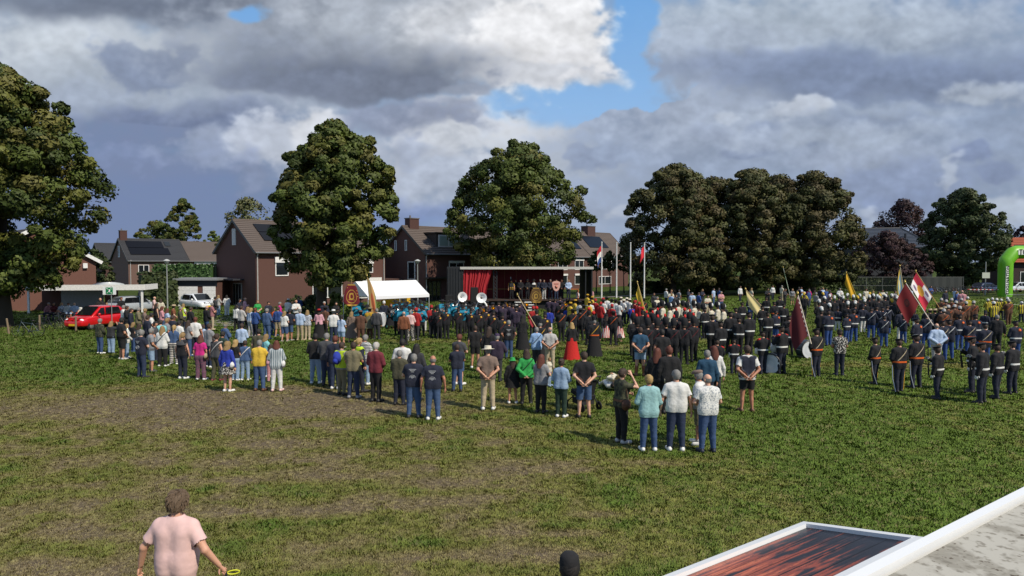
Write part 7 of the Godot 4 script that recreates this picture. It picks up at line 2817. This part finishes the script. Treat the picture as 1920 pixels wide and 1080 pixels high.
func spectators_side() -> void:
	# denser rows of onlookers towards the houses: each head in its place
	var rows := [
		[245, 578, 60, "m/hang", "hair:short:hbrown top:jacket:navy bot:trousers:jeans shoe:black", "brown haired man in a navy jacket and jeans"],
		[231, 572, 50, "m/clasp", "hair:short:hgrey top:long:white bot:trousers:charcoal", "grey haired man in a white shirt near the red car"],
		[237, 573, 60, "m/clasp", "hair:short:hbrown top:jacket:black bot:trousers:black", "man in a black jacket near the red car"],
		[259, 576, 55, "m/clasp", "hair:short:hgrey top:jacket:khaki bot:trousers:olive", "man in a khaki jacket facing the band"],
		[271, 578, 55, "m/clasp", "hair:short:fair top:long:taupe bot:trousers:charcoal", "fair haired man in a taupe pullover"],
		[276, 591, 40, "m/hang", "hair:short:hbrown top:long:navy bot:trousers:navy", "man in a plain navy pullover among onlookers"],
		[283, 586, 50, "m/clasp", "hair:short:hblack top:tee:white bot:trousers:jeans", "dark haired man in a white tee among onlookers"],
		[293, 568, 40, "f/hang", "hair:long:hbrown top:vest:black bot:trousers:black", "long haired woman in a black sleeveless top"],
		[290, 602, 75, "m/clasp", "hair:short:hblack top:tee:dkgrey bot:trousers:navy", "dark haired man in a dark grey tee seen in profile"],
		[301, 599, -60, "m/clasp", "hair:short:hbrown top:tee:turq bot:trousers:jeans", "bearded man in a turquoise tee facing sideways"],
		[323, 591, 20, "h/hang", "hair:short:hbrown top:tee:navy bot:trousers:navy", "broad man in a navy tee seen from behind"],
		[335, 601, 10, "f/hang", "hair:pony:hblack top:tee:white bot:trousers:jeans", "dark haired girl with a ponytail in a white tee"],
		[357, 575, 40, "h/clasp", "hair:short:hbrown top:jacket:black bot:trousers:black", "broad man in a long black jacket"],
		[303, 574, 50, "f/clasp", "hair:bob:auburn top:long:rose bot:trousers:jeans", "auburn haired woman in a rose top"],
		[313, 578, 45, "f/clasp", "hair:bob:auburn top:tee:ltblue bot:trousers:jeans", "auburn haired woman in a pale blue tee"],
		[325, 571, 60, "m/clasp", "hair:short:hbrown hat:straw:sand top:tee:rust bot:trousers:tan", "man in a straw hat and rust shirt"],
		[338, 575, 60, "m/clasp", "hair:short:hgrey top:jacket:olive bot:trousers:charcoal", "grey haired man in an olive coat near the lamp post"],
		[343, 569, 30, "f/clasp", "hair:bob:fair top:tee:white over:gilet:neon bot:trousers:navy", "fair haired woman in a yellow safety vest"],
		[380, 608, 20, "f/hang", "hair:bob:hbrown top:tee:ltblue bot:trousers:jeans s:0.8", "child in a pale blue tee beside the grey sweatshirt"],
		[289, 556, 60, "m/clasp", "hair:bald:hgrey top:tee:blush bot:trousers:charcoal", "bald man in a peach coloured shirt by the carport post"],
		[301, 560, -20, "f/clasp", "hair:bob:hbrown top:long:cream bot:trousers:charcoal", "woman in a cream blouse by the hedge"],
		[352, 600, 30, "f/clasp", "hair:long:hbrown top:tee:grey bot:trousers:jeans", "long haired woman in a grey tee behind the white tee"],
		[312, 596, 40, "m/hang", "hair:short:fair top:tee:grey bot:trousers:navy", "fair haired young man in a grey tee"],
		[249, 604, 40, "f/clasp", "hair:bob:fair top:tee:black bot:trousers:jeans s:0.82", "short girl in a black tee beside the white blouse"],
		[387, 573, 40, "m/clasp", "hair:bald:hgrey top:jacket:ink bot:trousers:jeans", "balding man in a dark jacket with blue jeans"],
		[397, 567, 50, "m/crossed", "hair:short:hgrey top:tee:plaid bot:trousers:beige", "man in a red checked shirt with folded arms"],
		[409, 553, 30, "f/crossed", "hair:bob:fair top:long:ltgrey bot:trousers:ltdenim", "woman in a pale grey cardigan beside the woman in white"],
		[425, 553, -30, "f/crossed", "hair:bob:hblack top:loose:white bot:wide:white", "woman dressed all in white on the path"],
		[403, 556, 60, "m/clasp", "hair:short:hblack top:jacket:charcoal bot:trousers:black", "man in a charcoal jacket near the white car"],
		[443, 571, 20, "f/crossed", "hair:bob:hblack top:long:white bot:trousers:black", "woman in a white blouse and black trousers"],
		[452, 573, 25, "m/crossed", "hair:short:hbrown top:long:ltgrey bot:trousers:navy", "man in a pale grey pullover and navy trousers"],
		[464, 575, 30, "f/crossed", "hair:bob:fair top:long:taupe bot:trousers:charcoal", "fair haired woman in a taupe cardigan"],
		[470, 577, 30, "f/hang", "hair:bob:blond top:long:ltblue bot:wide:ltgrey", "blonde woman in pale blue with grey trousers"],
		[459, 558, 70, "m/crossed", "hair:bald:hgrey top:long:pink bot:trousers:charcoal", "bald man in a pink shirt on the path"],
		[449, 560, 90, "m/clasp", "hair:short:hblack top:jacket:navy bot:trousers:black", "man in a navy jacket beside the pink shirt"],
		[483, 563, 150, "f/clasp", "hair:long:fair top:tee:green bot:trousers:charcoal", "fair haired woman in a green tee facing the field"],
		[503, 565, 120, "m/clasp", "hair:short:hblack top:jacket:navy collar:white bot:trousers:navy", "man in a dark suit by the house corner"],
		[512, 576, 40, "f/clasp", "hair:bob:hbrown top:tee:orange bot:trousers:jeans", "woman in an orange top among onlookers"],
		[524, 566, 60, "f/clasp", "hair:short:hgrey top:long:magenta bot:trousers:charcoal", "grey haired woman in a magenta cardigan"],
		[540, 560, 20, "h/crossed", "hair:short:hbrown hat:cap:white top:tee:white bot:trousers:charcoal", "man in a white tee and white cap"],
		[555, 562, 150, "m/crossed", "hair:bald:hgrey top:long:white bot:trousers:black", "bald man in a white shirt facing the field"],
		[560, 556, 160, "m/clasp", "hair:short:hblack top:jacket:blue bot:trousers:navy", "man in a blue jacket by the dark shrub"],
		[478, 577, 30, "m/crossed", "hair:short:auburn top:jacket:blue bot:trousers:navy", "auburn haired man in a blue jacket"],
		[500, 578, 20, "h/clasp", "hair:short:hgrey top:jacket:denim bot:trousers:denim", "man in a denim jacket and matching jeans"],
		[521, 575, 10, "m/phone", "hair:short:hbrown top:long:blue bot:shorts:sand", "man in a blue sweater and sand shorts"],
		[533, 583, 15, "f/clasp", "hair:bob:fair top:tee:white bot:shorts:denim", "fair haired woman in a white tee and denim shorts"],
		[543, 579, 15, "m/clasp", "hair:short:hblack hat:cap:navy top:tee:navy bot:shorts:denim", "man in a navy polo shirt, cap and denim shorts"],
		[562, 579, 10, "m/clasp", "hair:short:hgrey top:long:ltblue bot:trousers:sand", "man in a pale blue shirt and sand trousers"],
		[576, 581, 0, "f/clasp", "hair:bob:fair top:tee:bluepat bot:trousers:beige", "fair haired woman in a patterned top and beige trousers"],
		[598, 580, 0, "f/clasp", "hair:bob:hbrown top:long:pink skirt:gown:black hat:wide:red", "woman in a red hat and long black dress"],
		[609, 575, 20, "m/clasp", "hair:short:hbrown hat:wide:black top:coat:brown bot:trousers:black", "man in a black tricorn hat and brown coat"],
		[625, 581, 0, "h/hang", "hair:short:hgrey hat:wide:white top:tee:white bot:trousers:dkdenim", "man in a loose white shirt and pale hat"],
		[640, 590, 20, "f/clasp", "hair:pony:hblack top:tee:ltblue bot:hot:ltdenim", "girl in a pale blue top and denim shorts"],
		[659, 584, 5, "f/hang", "hair:bob:fair top:long:taupe skirt:midi:taupe", "fair haired woman in a taupe dress"],
		[676, 583, 0, "m/pole", "hair:short:hbrown hat:wide:brown top:coat:brown bot:trousers:brown", "man in a brown costume under the red guild banner"],
		[693, 577, 0, "m/pole", "hair:short:hbrown hat:wide:khaki skirt:cape:khaki top:coat:mustard bot:trousers:brown", "man in an olive cape with yellow trim holding a flag"],
		[706, 578, 10, "m/hang", "hair:short:hgrey top:jacket:dkgrey bot:trousers:charcoal", "grey haired man in a grey jacket beside the olive cape"],
		[757, 584, 0, "m/hang", "hair:bald:hgrey top:jacket:rust bot:trousers:black", "elderly man in a rust brown jacket on the grass"],
		[769, 582, 0, "f/clasp", "hair:short:hgrey top:jacket:blush bot:wide:bwflower", "grey haired woman in a pink jacket and flowered trousers"],
		[727, 587, 170, "m/hang", "hair:short:hbrown top:coat:teal bot:trousers:teal s:0.55", "small child in a turquoise suit before the band"],
		[733, 569, 175, "f/clasp", "hair:long:auburn top:jacket:ink skirt:midi:ink", "auburn haired woman in a dark suit beside the turquoise band"],
		[720, 565, 175, "m/clasp", "hair:short:hgrey hat:helmet:white top:jacket:navy collar:white bot:trousers:navy", "man in a white hat and dark suit beside the turquoise band"],
		[608, 565, 160, "m/clasp", "hair:short:hwhite top:jacket:navy bot:trousers:navy", "white haired man in a dark suit by the yellow shrub"],
		[630, 566, 150, "f/clasp", "hair:bob:hbrown top:jacket:black skirt:midi:black", "woman in black by the yellow shrub"],
		[1072, 604, 0, "f/clasp", "hair:bob:blond top:long:black skirt:gown:scarlet", "blonde woman in a black top and scarlet long skirt"],
		[980, 592, 0, "f/clasp", "hair:long:hblack hat:helmet:black top:coat:black skirt:gown:black", "woman in a long black gown with a white collar"],
		[1575, 618, 10, "m/clasp", "hair:short:hbrown hat:cap:black top:tee:bwflower bot:trousers:navy", "man in a black and white print shirt and dark cap"],
		[1757, 606, 8, "h/behind", "hair:bald:hgrey top:long:ltblue bot:trousers:ltgrey", "man in a pale blue shirt among the dark uniforms"],
		[1870, 590, 20, "h/hang", "hair:short:hgrey top:coat:ink bot:trousers:black", "grey haired man in a long dark coat beside blue uniforms"],
	]
	for r in rows:
		person(r[0], r[1], 0, r[2], "%s/%d %s" % [r[3], int(r[0]) % 3, r[4]], r[5])
	# a pair lying on the grass
	for k in 2:
		var p := person_at(gp([1126, 1146][k], [726, 721][k]) + Vector3(0, 0.12, 0), 0.72 if k == 0 else 0.95, 0, "f/crossed/0 hair:%s top:loose:%s bot:trousers:%s shoe:charcoal" % [["bob:blond", "short:hblack"][k], ["cream", "white"][k], ["cream", "black"][k]], ["fair haired person in cream lying on the grass", "dark haired person in white lying on the grass"][k])
		p.rotation = Vector3(deg_to_rad([70, 86][k]), deg_to_rad([25, -6][k]), 0)

# ---------------------------------------------------------------- uniformed groups
const UNI := {
	"teal": ["m/play", "hair:short:hbrown hat:wide:ink top:jacket:teal bot:trousers:black", "musician in a turquoise jacket and black hat by the white tent", "band in turquoise"],
	"tealhorn": ["m/play", "hair:short:hbrown hat:wide:ink top:jacket:teal bot:trousers:black horn:ltgrey", "turquoise jacketed musician playing a brass horn", "band in turquoise"],
	"pouch": ["m/clasp", "hair:short:hbrown hat:shako:ink top:coat:ink bot:trousers:ink strap:maroon pouch:gold", "black uniformed rifleman with a gold pouch on the shoulder", "black uniforms with gold pouches"],
	"plum": ["m/play", "hair:short:hbrown hat:peaked:ink top:jacket:plum bot:trousers:plum", "musician in a dark purple uniform in front of the stage", "band in dark purple"],
	"plumhorn": ["m/play", "hair:short:hbrown hat:peaked:ink top:jacket:plum bot:trousers:plum horn:gold", "dark purple musician playing a golden horn", "band in dark purple"],
	"redpom": ["m/clasp", "hair:short:hbrown hat:bearskin:ink hat:tall_pompon:scarlet top:coat:ink bot:trousers:ink strap:maroon", "black uniformed guard with a red pompon on the bearskin", "guards with red pompons"],
	"bigpom": ["m/hang", "hair:short:hbrown hat:helmet:ink hat:pompon:scarlet top:coat:ink bot:trousers:ink", "black uniformed guard with a large round red plume", "guards with red pompons"],
	"redskirt": ["f/clasp", "hair:long:hbrown hat:helmet:ink top:long:ink skirt:midi:redstripe", "woman in black with a red and white striped skirt", "women in striped skirts"],
	"white": ["m/clasp", "hair:short:hbrown hat:wide:ink top:tee:white bot:trousers:navy", "civil guard in a white shirt and broad hat near the flagpoles", "guards in white shirts"],
	"straw": ["m/clasp", "hair:short:hbrown hat:straw:cream top:tee:white bot:trousers:navy", "civil guard in a straw hat and white shirt near the flagpoles", "guards in white shirts"],
	"costume": ["m/clasp", "hair:short:hbrown hat:wide:mustard top:coat:yellow bot:trousers:mustard", "guild member in a yellow costume and hat beside the stage", "guild members in yellow"],
	"redcos": ["m/clasp", "hair:short:hbrown hat:helmet:red top:coat:red bot:trousers:charcoal", "guild member in a red coat and cap near the flagpoles", "guild members in red"],
	"orangec": ["m/play", "hair:short:hbrown hat:wide:ink top:coat:ink strap:orange bot:trousers:ink", "black uniformed musician with an orange sash near the flagpoles", "guards with orange sashes"],
	"bluecoat": ["m/clasp", "hair:short:hbrown hat:helmet:ink top:coat:royal bot:trousers:white", "guard in a royal blue coat and white trousers", "guards in royal blue"],
	"whitefur": ["m/clasp", "hair:short:hbrown hat:bearskin:ink hat:plume:white top:jacket:cream bot:trousers:navy", "guard with white plume and cream cape in the packed middle ranks", "guards with cream capes"],
	"marine": ["m/clasp", "hair:short:hbrown hat:peaked:ink top:coat:ink bot:trousers:ink belt:white shoe:black", "black uniformed guard with a white belt in the middle ranks", "guards with white belts"],
	"marineo": ["m/clasp", "hair:short:hbrown hat:peaked:ink top:coat:ink bot:trousers:ink belt:orange shoe:black", "black uniformed guard with an orange belt in the middle ranks", "guards with orange belts"],
	"drummer": ["m/play", "hair:short:hbrown hat:peaked:ink top:coat:ink bot:trousers:navy belt:white pouch:scarlet snare:white shoe:black", "drummer with red shoulder wings and a white belt", "drummers with red shoulder wings"],
	"blueu": ["m/clasp", "hair:short:hbrown hat:peaked:navy top:coat:navy bot:trousers:blue belt:white pouch:orange shoe:black", "blue uniformed bandsman with an orange shoulder wing", "blue uniformed bandsmen"],
	"bluew": ["m/hang", "hair:short:hbrown hat:shako:navy top:coat:navy bot:trousers:white belt:white shoe:black", "blue coated guard in white breeches", "guards in white breeches"],
	"bluestrap": ["m/play", "hair:short:hbrown hat:peaked:navy top:coat:navy bot:trousers:blue strap:white shoe:black", "blue uniformed musician with a white slung strap", "blue musicians with white straps"],
	"whiteplume": ["m/clasp", "hair:short:hbrown hat:shako:ink hat:plume:white top:coat:ink collar:red bot:trousers:ink", "dark uniformed guard with a bushy white plume", "guards with white plumes"],
	"yellowplume": ["m/clasp", "hair:short:hbrown hat:shako:ink hat:plume:yellow top:coat:ink collar:red bot:trousers:ink", "dark uniformed guard with a yellow plume among the white ones", "guards with white plumes"],
	"brown": ["m/play", "hair:short:hbrown hat:helmet:ltgrey top:coat:brown strap:orange bot:trousers:brown", "brown uniformed player with an orange cord beside the quartered flag", "players in brown"],
	"strawb": ["m/clasp", "hair:short:hbrown hat:straw:sand top:coat:ink bot:trousers:ink", "dark coated guard in a straw boater", "guards in straw boaters"],
	"ystripe": ["m/play", "hair:short:hbrown hat:helmet:white top:coat:ystripe bot:trousers:navy", "musician in a yellow and black striped costume before the arch", "band in yellow stripes"],
	"rifle": ["m/phone", "hair:short:hbrown hat:peaked:ink top:coat:ink bot:trousers:navy belt:white glove:1 rifle:1 shoe:black", "dark uniformed rifle bearer with a white belt in the open front rank", "rifle bearers with white belts"],
	"officer": ["m/clasp", "hair:short:hbrown hat:peaked:ink top:coat:ink bot:trousers:navy belt:orange strap:beige sabre:1 stripe:gold shoe:black", "dark uniformed officer with an orange belt and a sabre", "officers with sabres"],
	"blueo": ["m/pole", "hair:short:hbrown hat:peaked:navy top:coat:navy bot:trousers:blue belt:orange strap:beige shoe:black", "blue uniformed guard with an orange belt behind the front rank", "blue guards with orange belts"],
	"gown": ["m/hang", "hair:short:hgrey hat:shako:ink top:coat:ink skirt:gown:black belt:orange strap:gold", "black caped officer with a gold strap and orange belt", "caped officers"],
}
func uni(kind: String, x: float, t: float, f: float, face: float) -> Node3D:
	var u: Array = UNI[kind]
	var extra := 0.0
	var spec: String = u[1]
	# hats raise the head line; the given row is the top of the head itself
	return person(x, t, f, face, "%s/%d %s" % [u[0], int(x * 7.0) % 3, spec], u[2], u[3])

func many(kind: String, spots: Array, face: float) -> void:
	for s in spots:
		uni(kind, s[0], s[1], s[2] if s.size() > 2 else 0.0, face + ((int(s[0]) * 37) % 41 - 20))

func bands() -> void:
	# front of the right hand block, feet in view
	many("officer", [[1640, 634, 721], [1685, 636, 736], [1717, 628, 729]], -12)
	many("rifle", [[1757, 650, 749], [1840, 643, 757], [1868, 645, 748], [1897, 640, 740], [1822, 632, 737]], -38)
	uni("officer", 1530, 617, 708, -20)
	# marines and drummers
	many("marine", [[1335, 588, 676], [1369, 585, 664], [1404, 583, 668], [1440, 586], [1352, 604], [1386, 596], [1322, 578], [1356, 571], [1392, 567], [1430, 574], [1470, 570], [1480, 592]], 0)
	many("marineo", [[1380, 578], [1300, 586], [1452, 566]], 0)
	many("drummer", [[1344, 636, 718], [1376, 636, 702], [1430, 622, 702], [1465, 612, 702]], -10)
	many("marine", [[1480, 606, 668], [1487, 584], [1500, 575], [1420, 560], [1437, 557], [1462, 556]], 10)
	# blue uniforms
	many("blueu", [[1455, 582], [1553, 582, 650], [1587, 588, 645], [1600, 580, 643], [1407, 556], [1720, 597]], -6)
	many("bluew", [[1570, 577, 622], [1617, 573, 625], [1715, 584, 618], [1735, 582, 618], [1690, 580]], 20)
	many("bluestrap", [[1634, 577], [1644, 574], [1655, 576], [1664, 572], [1657, 592, 652], [1693, 592, 645], [1780, 600], [1738, 588]], 30)
	many("blueo", [[1817, 601, 672], [1848, 607], [1768, 602]], 4)
	many("blueu", [[1903, 602, 678], [1830, 590], [1800, 590]], 10)
	# white plumes in ranks near the fence
	many("whiteplume", [[1536, 567], [1546, 561], [1556, 557], [1565, 560], [1573, 556], [1581, 560], [1589, 555], [1600, 558], [1612, 556], [1620, 562], [1630, 558], [1638, 556], [1648, 560], [1660, 557], [1555, 575], [1590, 571], [1604, 570], [1540, 582], [1622, 566]], 10)
	many("yellowplume", [[1508, 553], [1543, 553], [1608, 560], [1631, 553], [1650, 556], [1672, 566]], 10)
	many("whiteplume", [[1682, 560], [1690, 564], [1672, 556]], 10)
	many("brown", [[1765, 560], [1774, 563], [1784, 560], [1793, 565], [1803, 560], [1790, 572], [1778, 573], [1770, 580], [1800, 575], [1812, 566]], 30)
	many("strawb", [[1744, 579], [1753, 579], [1764, 577], [1772, 575]], 20)
	many("ystripe", [[1814, 557, 596], [1852, 561, 600], [1860, 559, 600], [1868, 560, 602], [1876, 561, 600], [1888, 558, 602], [1864, 566], [1915, 566, 606], [1508, 548]], 20)
	many("brown", [[1826, 565], [1892, 562]], 10)
	many("bluew", [[1846, 585, 632]], 30)
	# red pompons
	many("redpom", [[1188, 596], [1212, 597], [1225, 597], [1234, 591], [1268, 592], [1292, 594], [1195, 604], [1215, 606], [1232, 606], [1249, 604], [1263, 606], [1283, 606], [1301, 602]], 6)
	many("bigpom", [[1205, 583], [1283, 585], [1113, 592], [1105, 584], [1006, 582]], 4)
	many("gown", [[1114, 598, 670], [1013, 603]], 6)
	many("redskirt", [[1137, 590, 641], [1161, 591, 641]], 10)
	# cream capes
	many("whitefur", [[1228, 573], [1256, 574], [1264, 572], [1272, 568], [1282, 570], [1290, 573], [1311, 575], [1320, 576], [1334, 574], [1346, 572], [1357, 576], [1302, 570], [1243, 570]], -70)
	many("bluecoat", [[1030, 579, 628], [1063, 576, 618], [1185, 573, 615], [1339, 580, 622]], 10)
	# guild groups beside the stage
	many("costume", [[1101, 552], [1110, 556], [1078, 562], [1104, 566], [1069, 567]], 60)
	many("redcos", [[1130, 559], [1126, 567], [1116, 561], [1147, 571], [1198, 567], [1190, 564]], 60)
	many("white", [[1131, 562], [1147, 561], [1154, 562], [1160, 565], [1137, 557], [1106, 564], [1087, 565]], 30)
	many("straw", [[1164, 557], [1169, 561], [1175, 558], [1180, 560]], 40)
	many("orangec", [[1192, 562], [1207, 560], [1239, 560], [1050, 566], [1150, 584], [1053, 580], [1074, 580], [1088, 579], [1094, 572], [1220, 578]], 10)
	many("plum", [[935, 566], [943, 570], [955, 568], [962, 570], [968, 576], [974, 568], [1031, 559], [1041, 560], [1050, 557]], 5)
	many("plumhorn", [[924, 568], [948, 563], [900, 571], [981, 562], [1058, 562], [913, 565]], 160)
	# black with gold pouches
	many("pouch", [[812, 584, 634], [824, 586, 636], [837, 579, 636], [860, 578, 632], [883, 581, 640], [899, 582, 640], [912, 578], [925, 584], [942, 590], [1022, 588]], 0)
	# turquoise band, some facing the field
	many("teal", [[668, 566], [688, 572], [741, 563], [749, 567], [756, 561], [763, 566], [772, 562], [779, 566], [787, 563], [795, 566], [829, 562], [853, 566], [867, 572], [675, 560], [753, 574], [767, 575], [790, 574]], 150)
	many("tealhorn", [[744, 573], [760, 570], [783, 571], [836, 570], [846, 562], [871, 565], [862, 563], [878, 571], [890, 568]], 200)
	# musicians under the sousaphones
	person_at(dp(864, 44.6), 1.0, -28, "m/play/0 hair:short:hbrown hat:wide:ink top:jacket:teal bot:trousers:black", "musician in turquoise carrying the sousaphone")
	person_at(dp(902, 43.6), 1.0, -6, "m/play/0 hair:short:hbrown hat:peaked:ink top:jacket:plum bot:trousers:plum", "musician in dark purple carrying the sousaphone")
	many("redcos", [[809, 573], [780, 578], [1000, 575]], 0)
	many("bluew", [[795, 576, 622]], 0)
	many("pouch", [[774, 574], [820, 576]], 10)

func far_people() -> void:
	# onlookers along the far side of the field and among the parked bicycles
	var looks := ["top:long:white bot:trousers:navy", "top:tee:ltblue bot:trousers:jeans", "top:jacket:charcoal bot:trousers:black", "top:tee:rose bot:trousers:jeans", "top:jacket:navy bot:trousers:charcoal", "top:tee:cream bot:trousers:beige", "top:long:blue bot:trousers:navy", "top:tee:grey bot:shorts:khaki"]
	var said := ["in a white top", "in a pale blue tee", "in a charcoal jacket", "in a rose tee", "in a navy jacket", "in a cream tee", "in a blue sweater", "in a grey tee"]
	var hairs := ["short:hgrey", "short:hbrown", "bob:fair", "short:hblack", "long:hbrown", "bald:hgrey"]
	var hsaid := ["grey haired", "brown haired", "fair haired", "dark haired", "long haired", "bald"]
	var xs := [[1249, 541], [1258, 545], [1259, 543], [1273, 543], [1291, 542], [1298, 548], [1310, 548], [1317, 542], [1338, 540], [1348, 540], [1352, 546], [1388, 536], [1409, 540], [1440, 540], [1449, 535], [1466, 535], [1472, 541], [1486, 541], [1498, 538], [1502, 538], [1517, 543], [1538, 540], [1543, 539], [1549, 541], [1556, 544], [1575, 540], [1624, 541], [1637, 545], [1647, 546], [1655, 543], [1662, 547], [1678, 545], [1685, 547], [1707, 540], [1745, 536], [1773, 544], [1792, 541], [1794, 546], [1108, 541], [1083, 543], [1232, 556], [1267, 552], [1300, 560], [1327, 553], [1226, 549], [1530, 548]]
	for i in xs.size():
		var k := (i * 5 + i / 7) % looks.size()
		var h := (i * 7 + i / 5) % hairs.size()
		var who := "f" if h in [2, 4] else "m"
		person(xs[i][0], xs[i][1], 0, 165 + (i * 53) % 70 - 35 if i % 3 else 70, "%s/%s/%d hair:%s %s" % [who, ["clasp", "crossed", "hang"][i % 3], i % 3, hairs[h], looks[k]], "%s onlooker %s along the far edge of the field" % [hsaid[h], said[k]], "onlookers along the far edge")
	person(1803, 541, 590, 30, "m/clasp/1 hair:bald:hgrey top:tee:rose bot:trousers:beige", "man in a pink shirt and beige trousers before the parked bicycles")
	person(1517, 541, 0, 60, "f/clasp/1 hair:bob:hbrown top:jacket:magenta bot:trousers:ltgrey", "woman in a vivid magenta jacket near the hedge")
	person(1259, 550, 0, 60, "m/clasp/1 hair:short:fair top:tee:sky bot:trousers:navy", "man in a bright sky blue tee beside the orange sash")

func stage_people() -> void:
	# dignitaries on the stage floor
	var y := 1.01
	var st := [
		[900, 0.5, "m/clasp/0 hair:short:fair top:jacket:grey collar:white bot:trousers:grey", "man in a light grey suit standing alone on the stage"],
		[959, 0.9, "m/hang/0 hair:short:hbrown hat:helmet:ink hat:feather:ltgrey top:tee:gold over:gilet:charcoal bot:trousers:ink", "man in gold sleeves and a feathered helmet on the stage"],
		[967, 1.2, "m/clasp/0 hair:short:hbrown top:jacket:ink collar:white bot:trousers:ink", "man in a black suit behind the feathered helmet"],
		[976, 0.8, "m/clasp/1 hair:short:hgrey top:jacket:ink collar:white bot:trousers:ink", "grey haired man in a black suit on the stage"],
		[989, 0.8, "m/clasp/0 hair:short:hbrown hat:wide:ink top:coat:ink belt:gold collar:white bot:trousers:ink", "man in a broad black hat and gold belt on the stage"],
		[1001, 0.8, "m/clasp/0 hair:short:hbrown hat:wide:ink top:coat:ink shawl:white bot:trousers:ink", "person in a black hat with a broad white collar on the stage"],
		[1013, 0.8, "m/clasp/2 hair:short:hgrey top:jacket:navy collar:ltblue bot:trousers:navy", "man in a navy suit with a pale blue shirt on the stage"],
		[1020, 0.6, "m/clasp/0 hair:short:hbrown top:jacket:navy collar:white bot:trousers:ltgrey", "man in a navy blazer and pale trousers on the stage"],
		[1032, 0.8, "m/clasp/1 hair:short:hgrey top:jacket:navy collar:white bot:trousers:navy", "man in a dark blue suit beside the shield bearer"],
		[1043, 0.7, "m/carry/0 hair:short:hbrown top:jacket:maroon bot:trousers:dkdenim", "person on the stage holding a large pale shield"],
		[1053, 1.0, "m/clasp/0 hair:short:hbrown top:jacket:black bot:trousers:black", "man all in black beside the shield bearer"],
		[1066, 0.6, "m/clasp/0 hair:short:fair top:long:ltblue bot:trousers:navy", "man in a pale blue shirt at the end of the stage"],
	]
	for s in st:
		var p := dp(s[0], 60.4 + s[1])
		p.y = y
		person_at(p, 1.0, 180, s[2], s[3])
	var sh := thing("shield", "large pale pink heraldic shield held up on the stage", "shield", dp(1043, 60.5, 1.95), 0.0)
	var pl := MB.new()
	pl.prism([Vector2(-0.36, 0.6), Vector2(-0.34, 0.2), Vector2(-0.2, -0.1), Vector2(0, -0.22), Vector2(0.2, -0.1), Vector2(0.34, 0.2), Vector2(0.36, 0.6), Vector2(0.15, 0.7), Vector2(-0.15, 0.7)], -0.02, 0.02)
	obj("plate", pl, mat(rgb("d9a596"), 0.7), sh)
	var fg := MB.new()
	fg.box(Vector3(0, 0.45, 0.03), Vector3(0.4, 0.10, 0.012))
	fg.ball(Vector3(0, 0.18, 0.03), Vector3(0.12, 0.16, 0.012), 12, 8)
	obj("emblem", fg, mat(rgb("b9705e"), 0.7), sh)

func seated_people() -> void:
	# on the garden chairs under the carport
	var spots := [[90, 569, "m", "hair:short:hgrey top:long:plaid bot:trousers:navy", "elderly person in a checked top sitting in the carport shade"], [114, 571, "f", "hair:bob:blond top:tee:bluepat bot:trousers:charcoal", "blonde woman in a patterned top sitting by the carport"], [127, 570, "m", "hair:short:hblack top:long:white bot:shorts:ltblue", "person in white sitting by the grey garage door"], [138, 571, "m", "hair:bald:hgrey top:tee:ltblue bot:trousers:navy", "bald man in a pale blue shirt sitting beside the red car"], [100, 574, "f", "hair:bob:hbrown top:tee:maroon bot:trousers:charcoal", "woman in a maroon top sitting in the carport shade"]]
	for s in spots:
		var p := dp(s[0], 50.0)
		p.y = -0.40
		person_at(p, 1.0, 170 - (int(s[0]) % 5) * 12, "%s/sit/0 %s" % [s[2], s[3]], s[4], "seated onlookers by the carport")
	person_at(dp(187, 49.0), 1.0, 150, "m/crossed/0 hair:bald:hgrey top:jacket:black bot:trousers:black", "bald man in black standing in the carport mouth")
	person_at(dp(226, 50.0), 1.0, 110, "m/clasp/0 hair:short:auburn top:jacket:ink bot:trousers:charcoal", "man in a dark jacket beside the silver car")
	person_at(dp(199, 48.0), 0.84, 150, "m/clasp/0 hair:short:fair top:tee:rust bot:trousers:jeans s:0.8", "fair haired man in a rust tee behind the red car")

func _ready() -> void:
	var cam := Camera3D.new()
	cam.name = "camera"
	cam.position = Vector3(0, EYE, 0)
	cam.rotation = Vector3(-PITCH, 0, 0)
	cam.fov = rad_to_deg(2.0 * atan(540.0 / FOC))
	cam.near = 0.1
	cam.far = 3000.0
	add_child(cam)
	var e := Environment.new()
	e.background_mode = Environment.BG_SKY
	e.sky = Sky.new()
	e.sky.sky_material = build_sky()
	e.background_energy_multiplier = 1.0
	e.tonemap_mode = Environment.TONE_MAPPER_LINEAR
	e.tonemap_exposure = 1.0
	e.sdfgi_enabled = true
	e.ssao_enabled = true
	e.ssil_enabled = true
	var we := WorldEnvironment.new()
	we.name = "environment"
	we.environment = e
	add_child(we)
	var sun := DirectionalLight3D.new()
	sun.name = "sun"
	sun.light_energy = 1.5
	sun.light_color = Color(1.0, 0.955, 0.88)
	sun.light_angular_distance = 0.55
	sun.shadow_enabled = true
	add_child(sun)
	sun.look_at_from_position(Vector3.ZERO, Vector3(-0.75, -1.07, -0.66))
	noise_fine = grain(0.05, 4, 0.72, 1.0, 256, 2)
	noise_cloth = grain(0.022, 3, 0.0, 1.0, 256, 3)
	noise_soft = grain(0.03, 3, 0.88, 1.0, 256, 4)
	noise_brick = grain(0.09, 3, 0.66, 1.0, 256, 5)
	build_ground()
	build_trees()
	build_town()
	build_field()
	build_people()
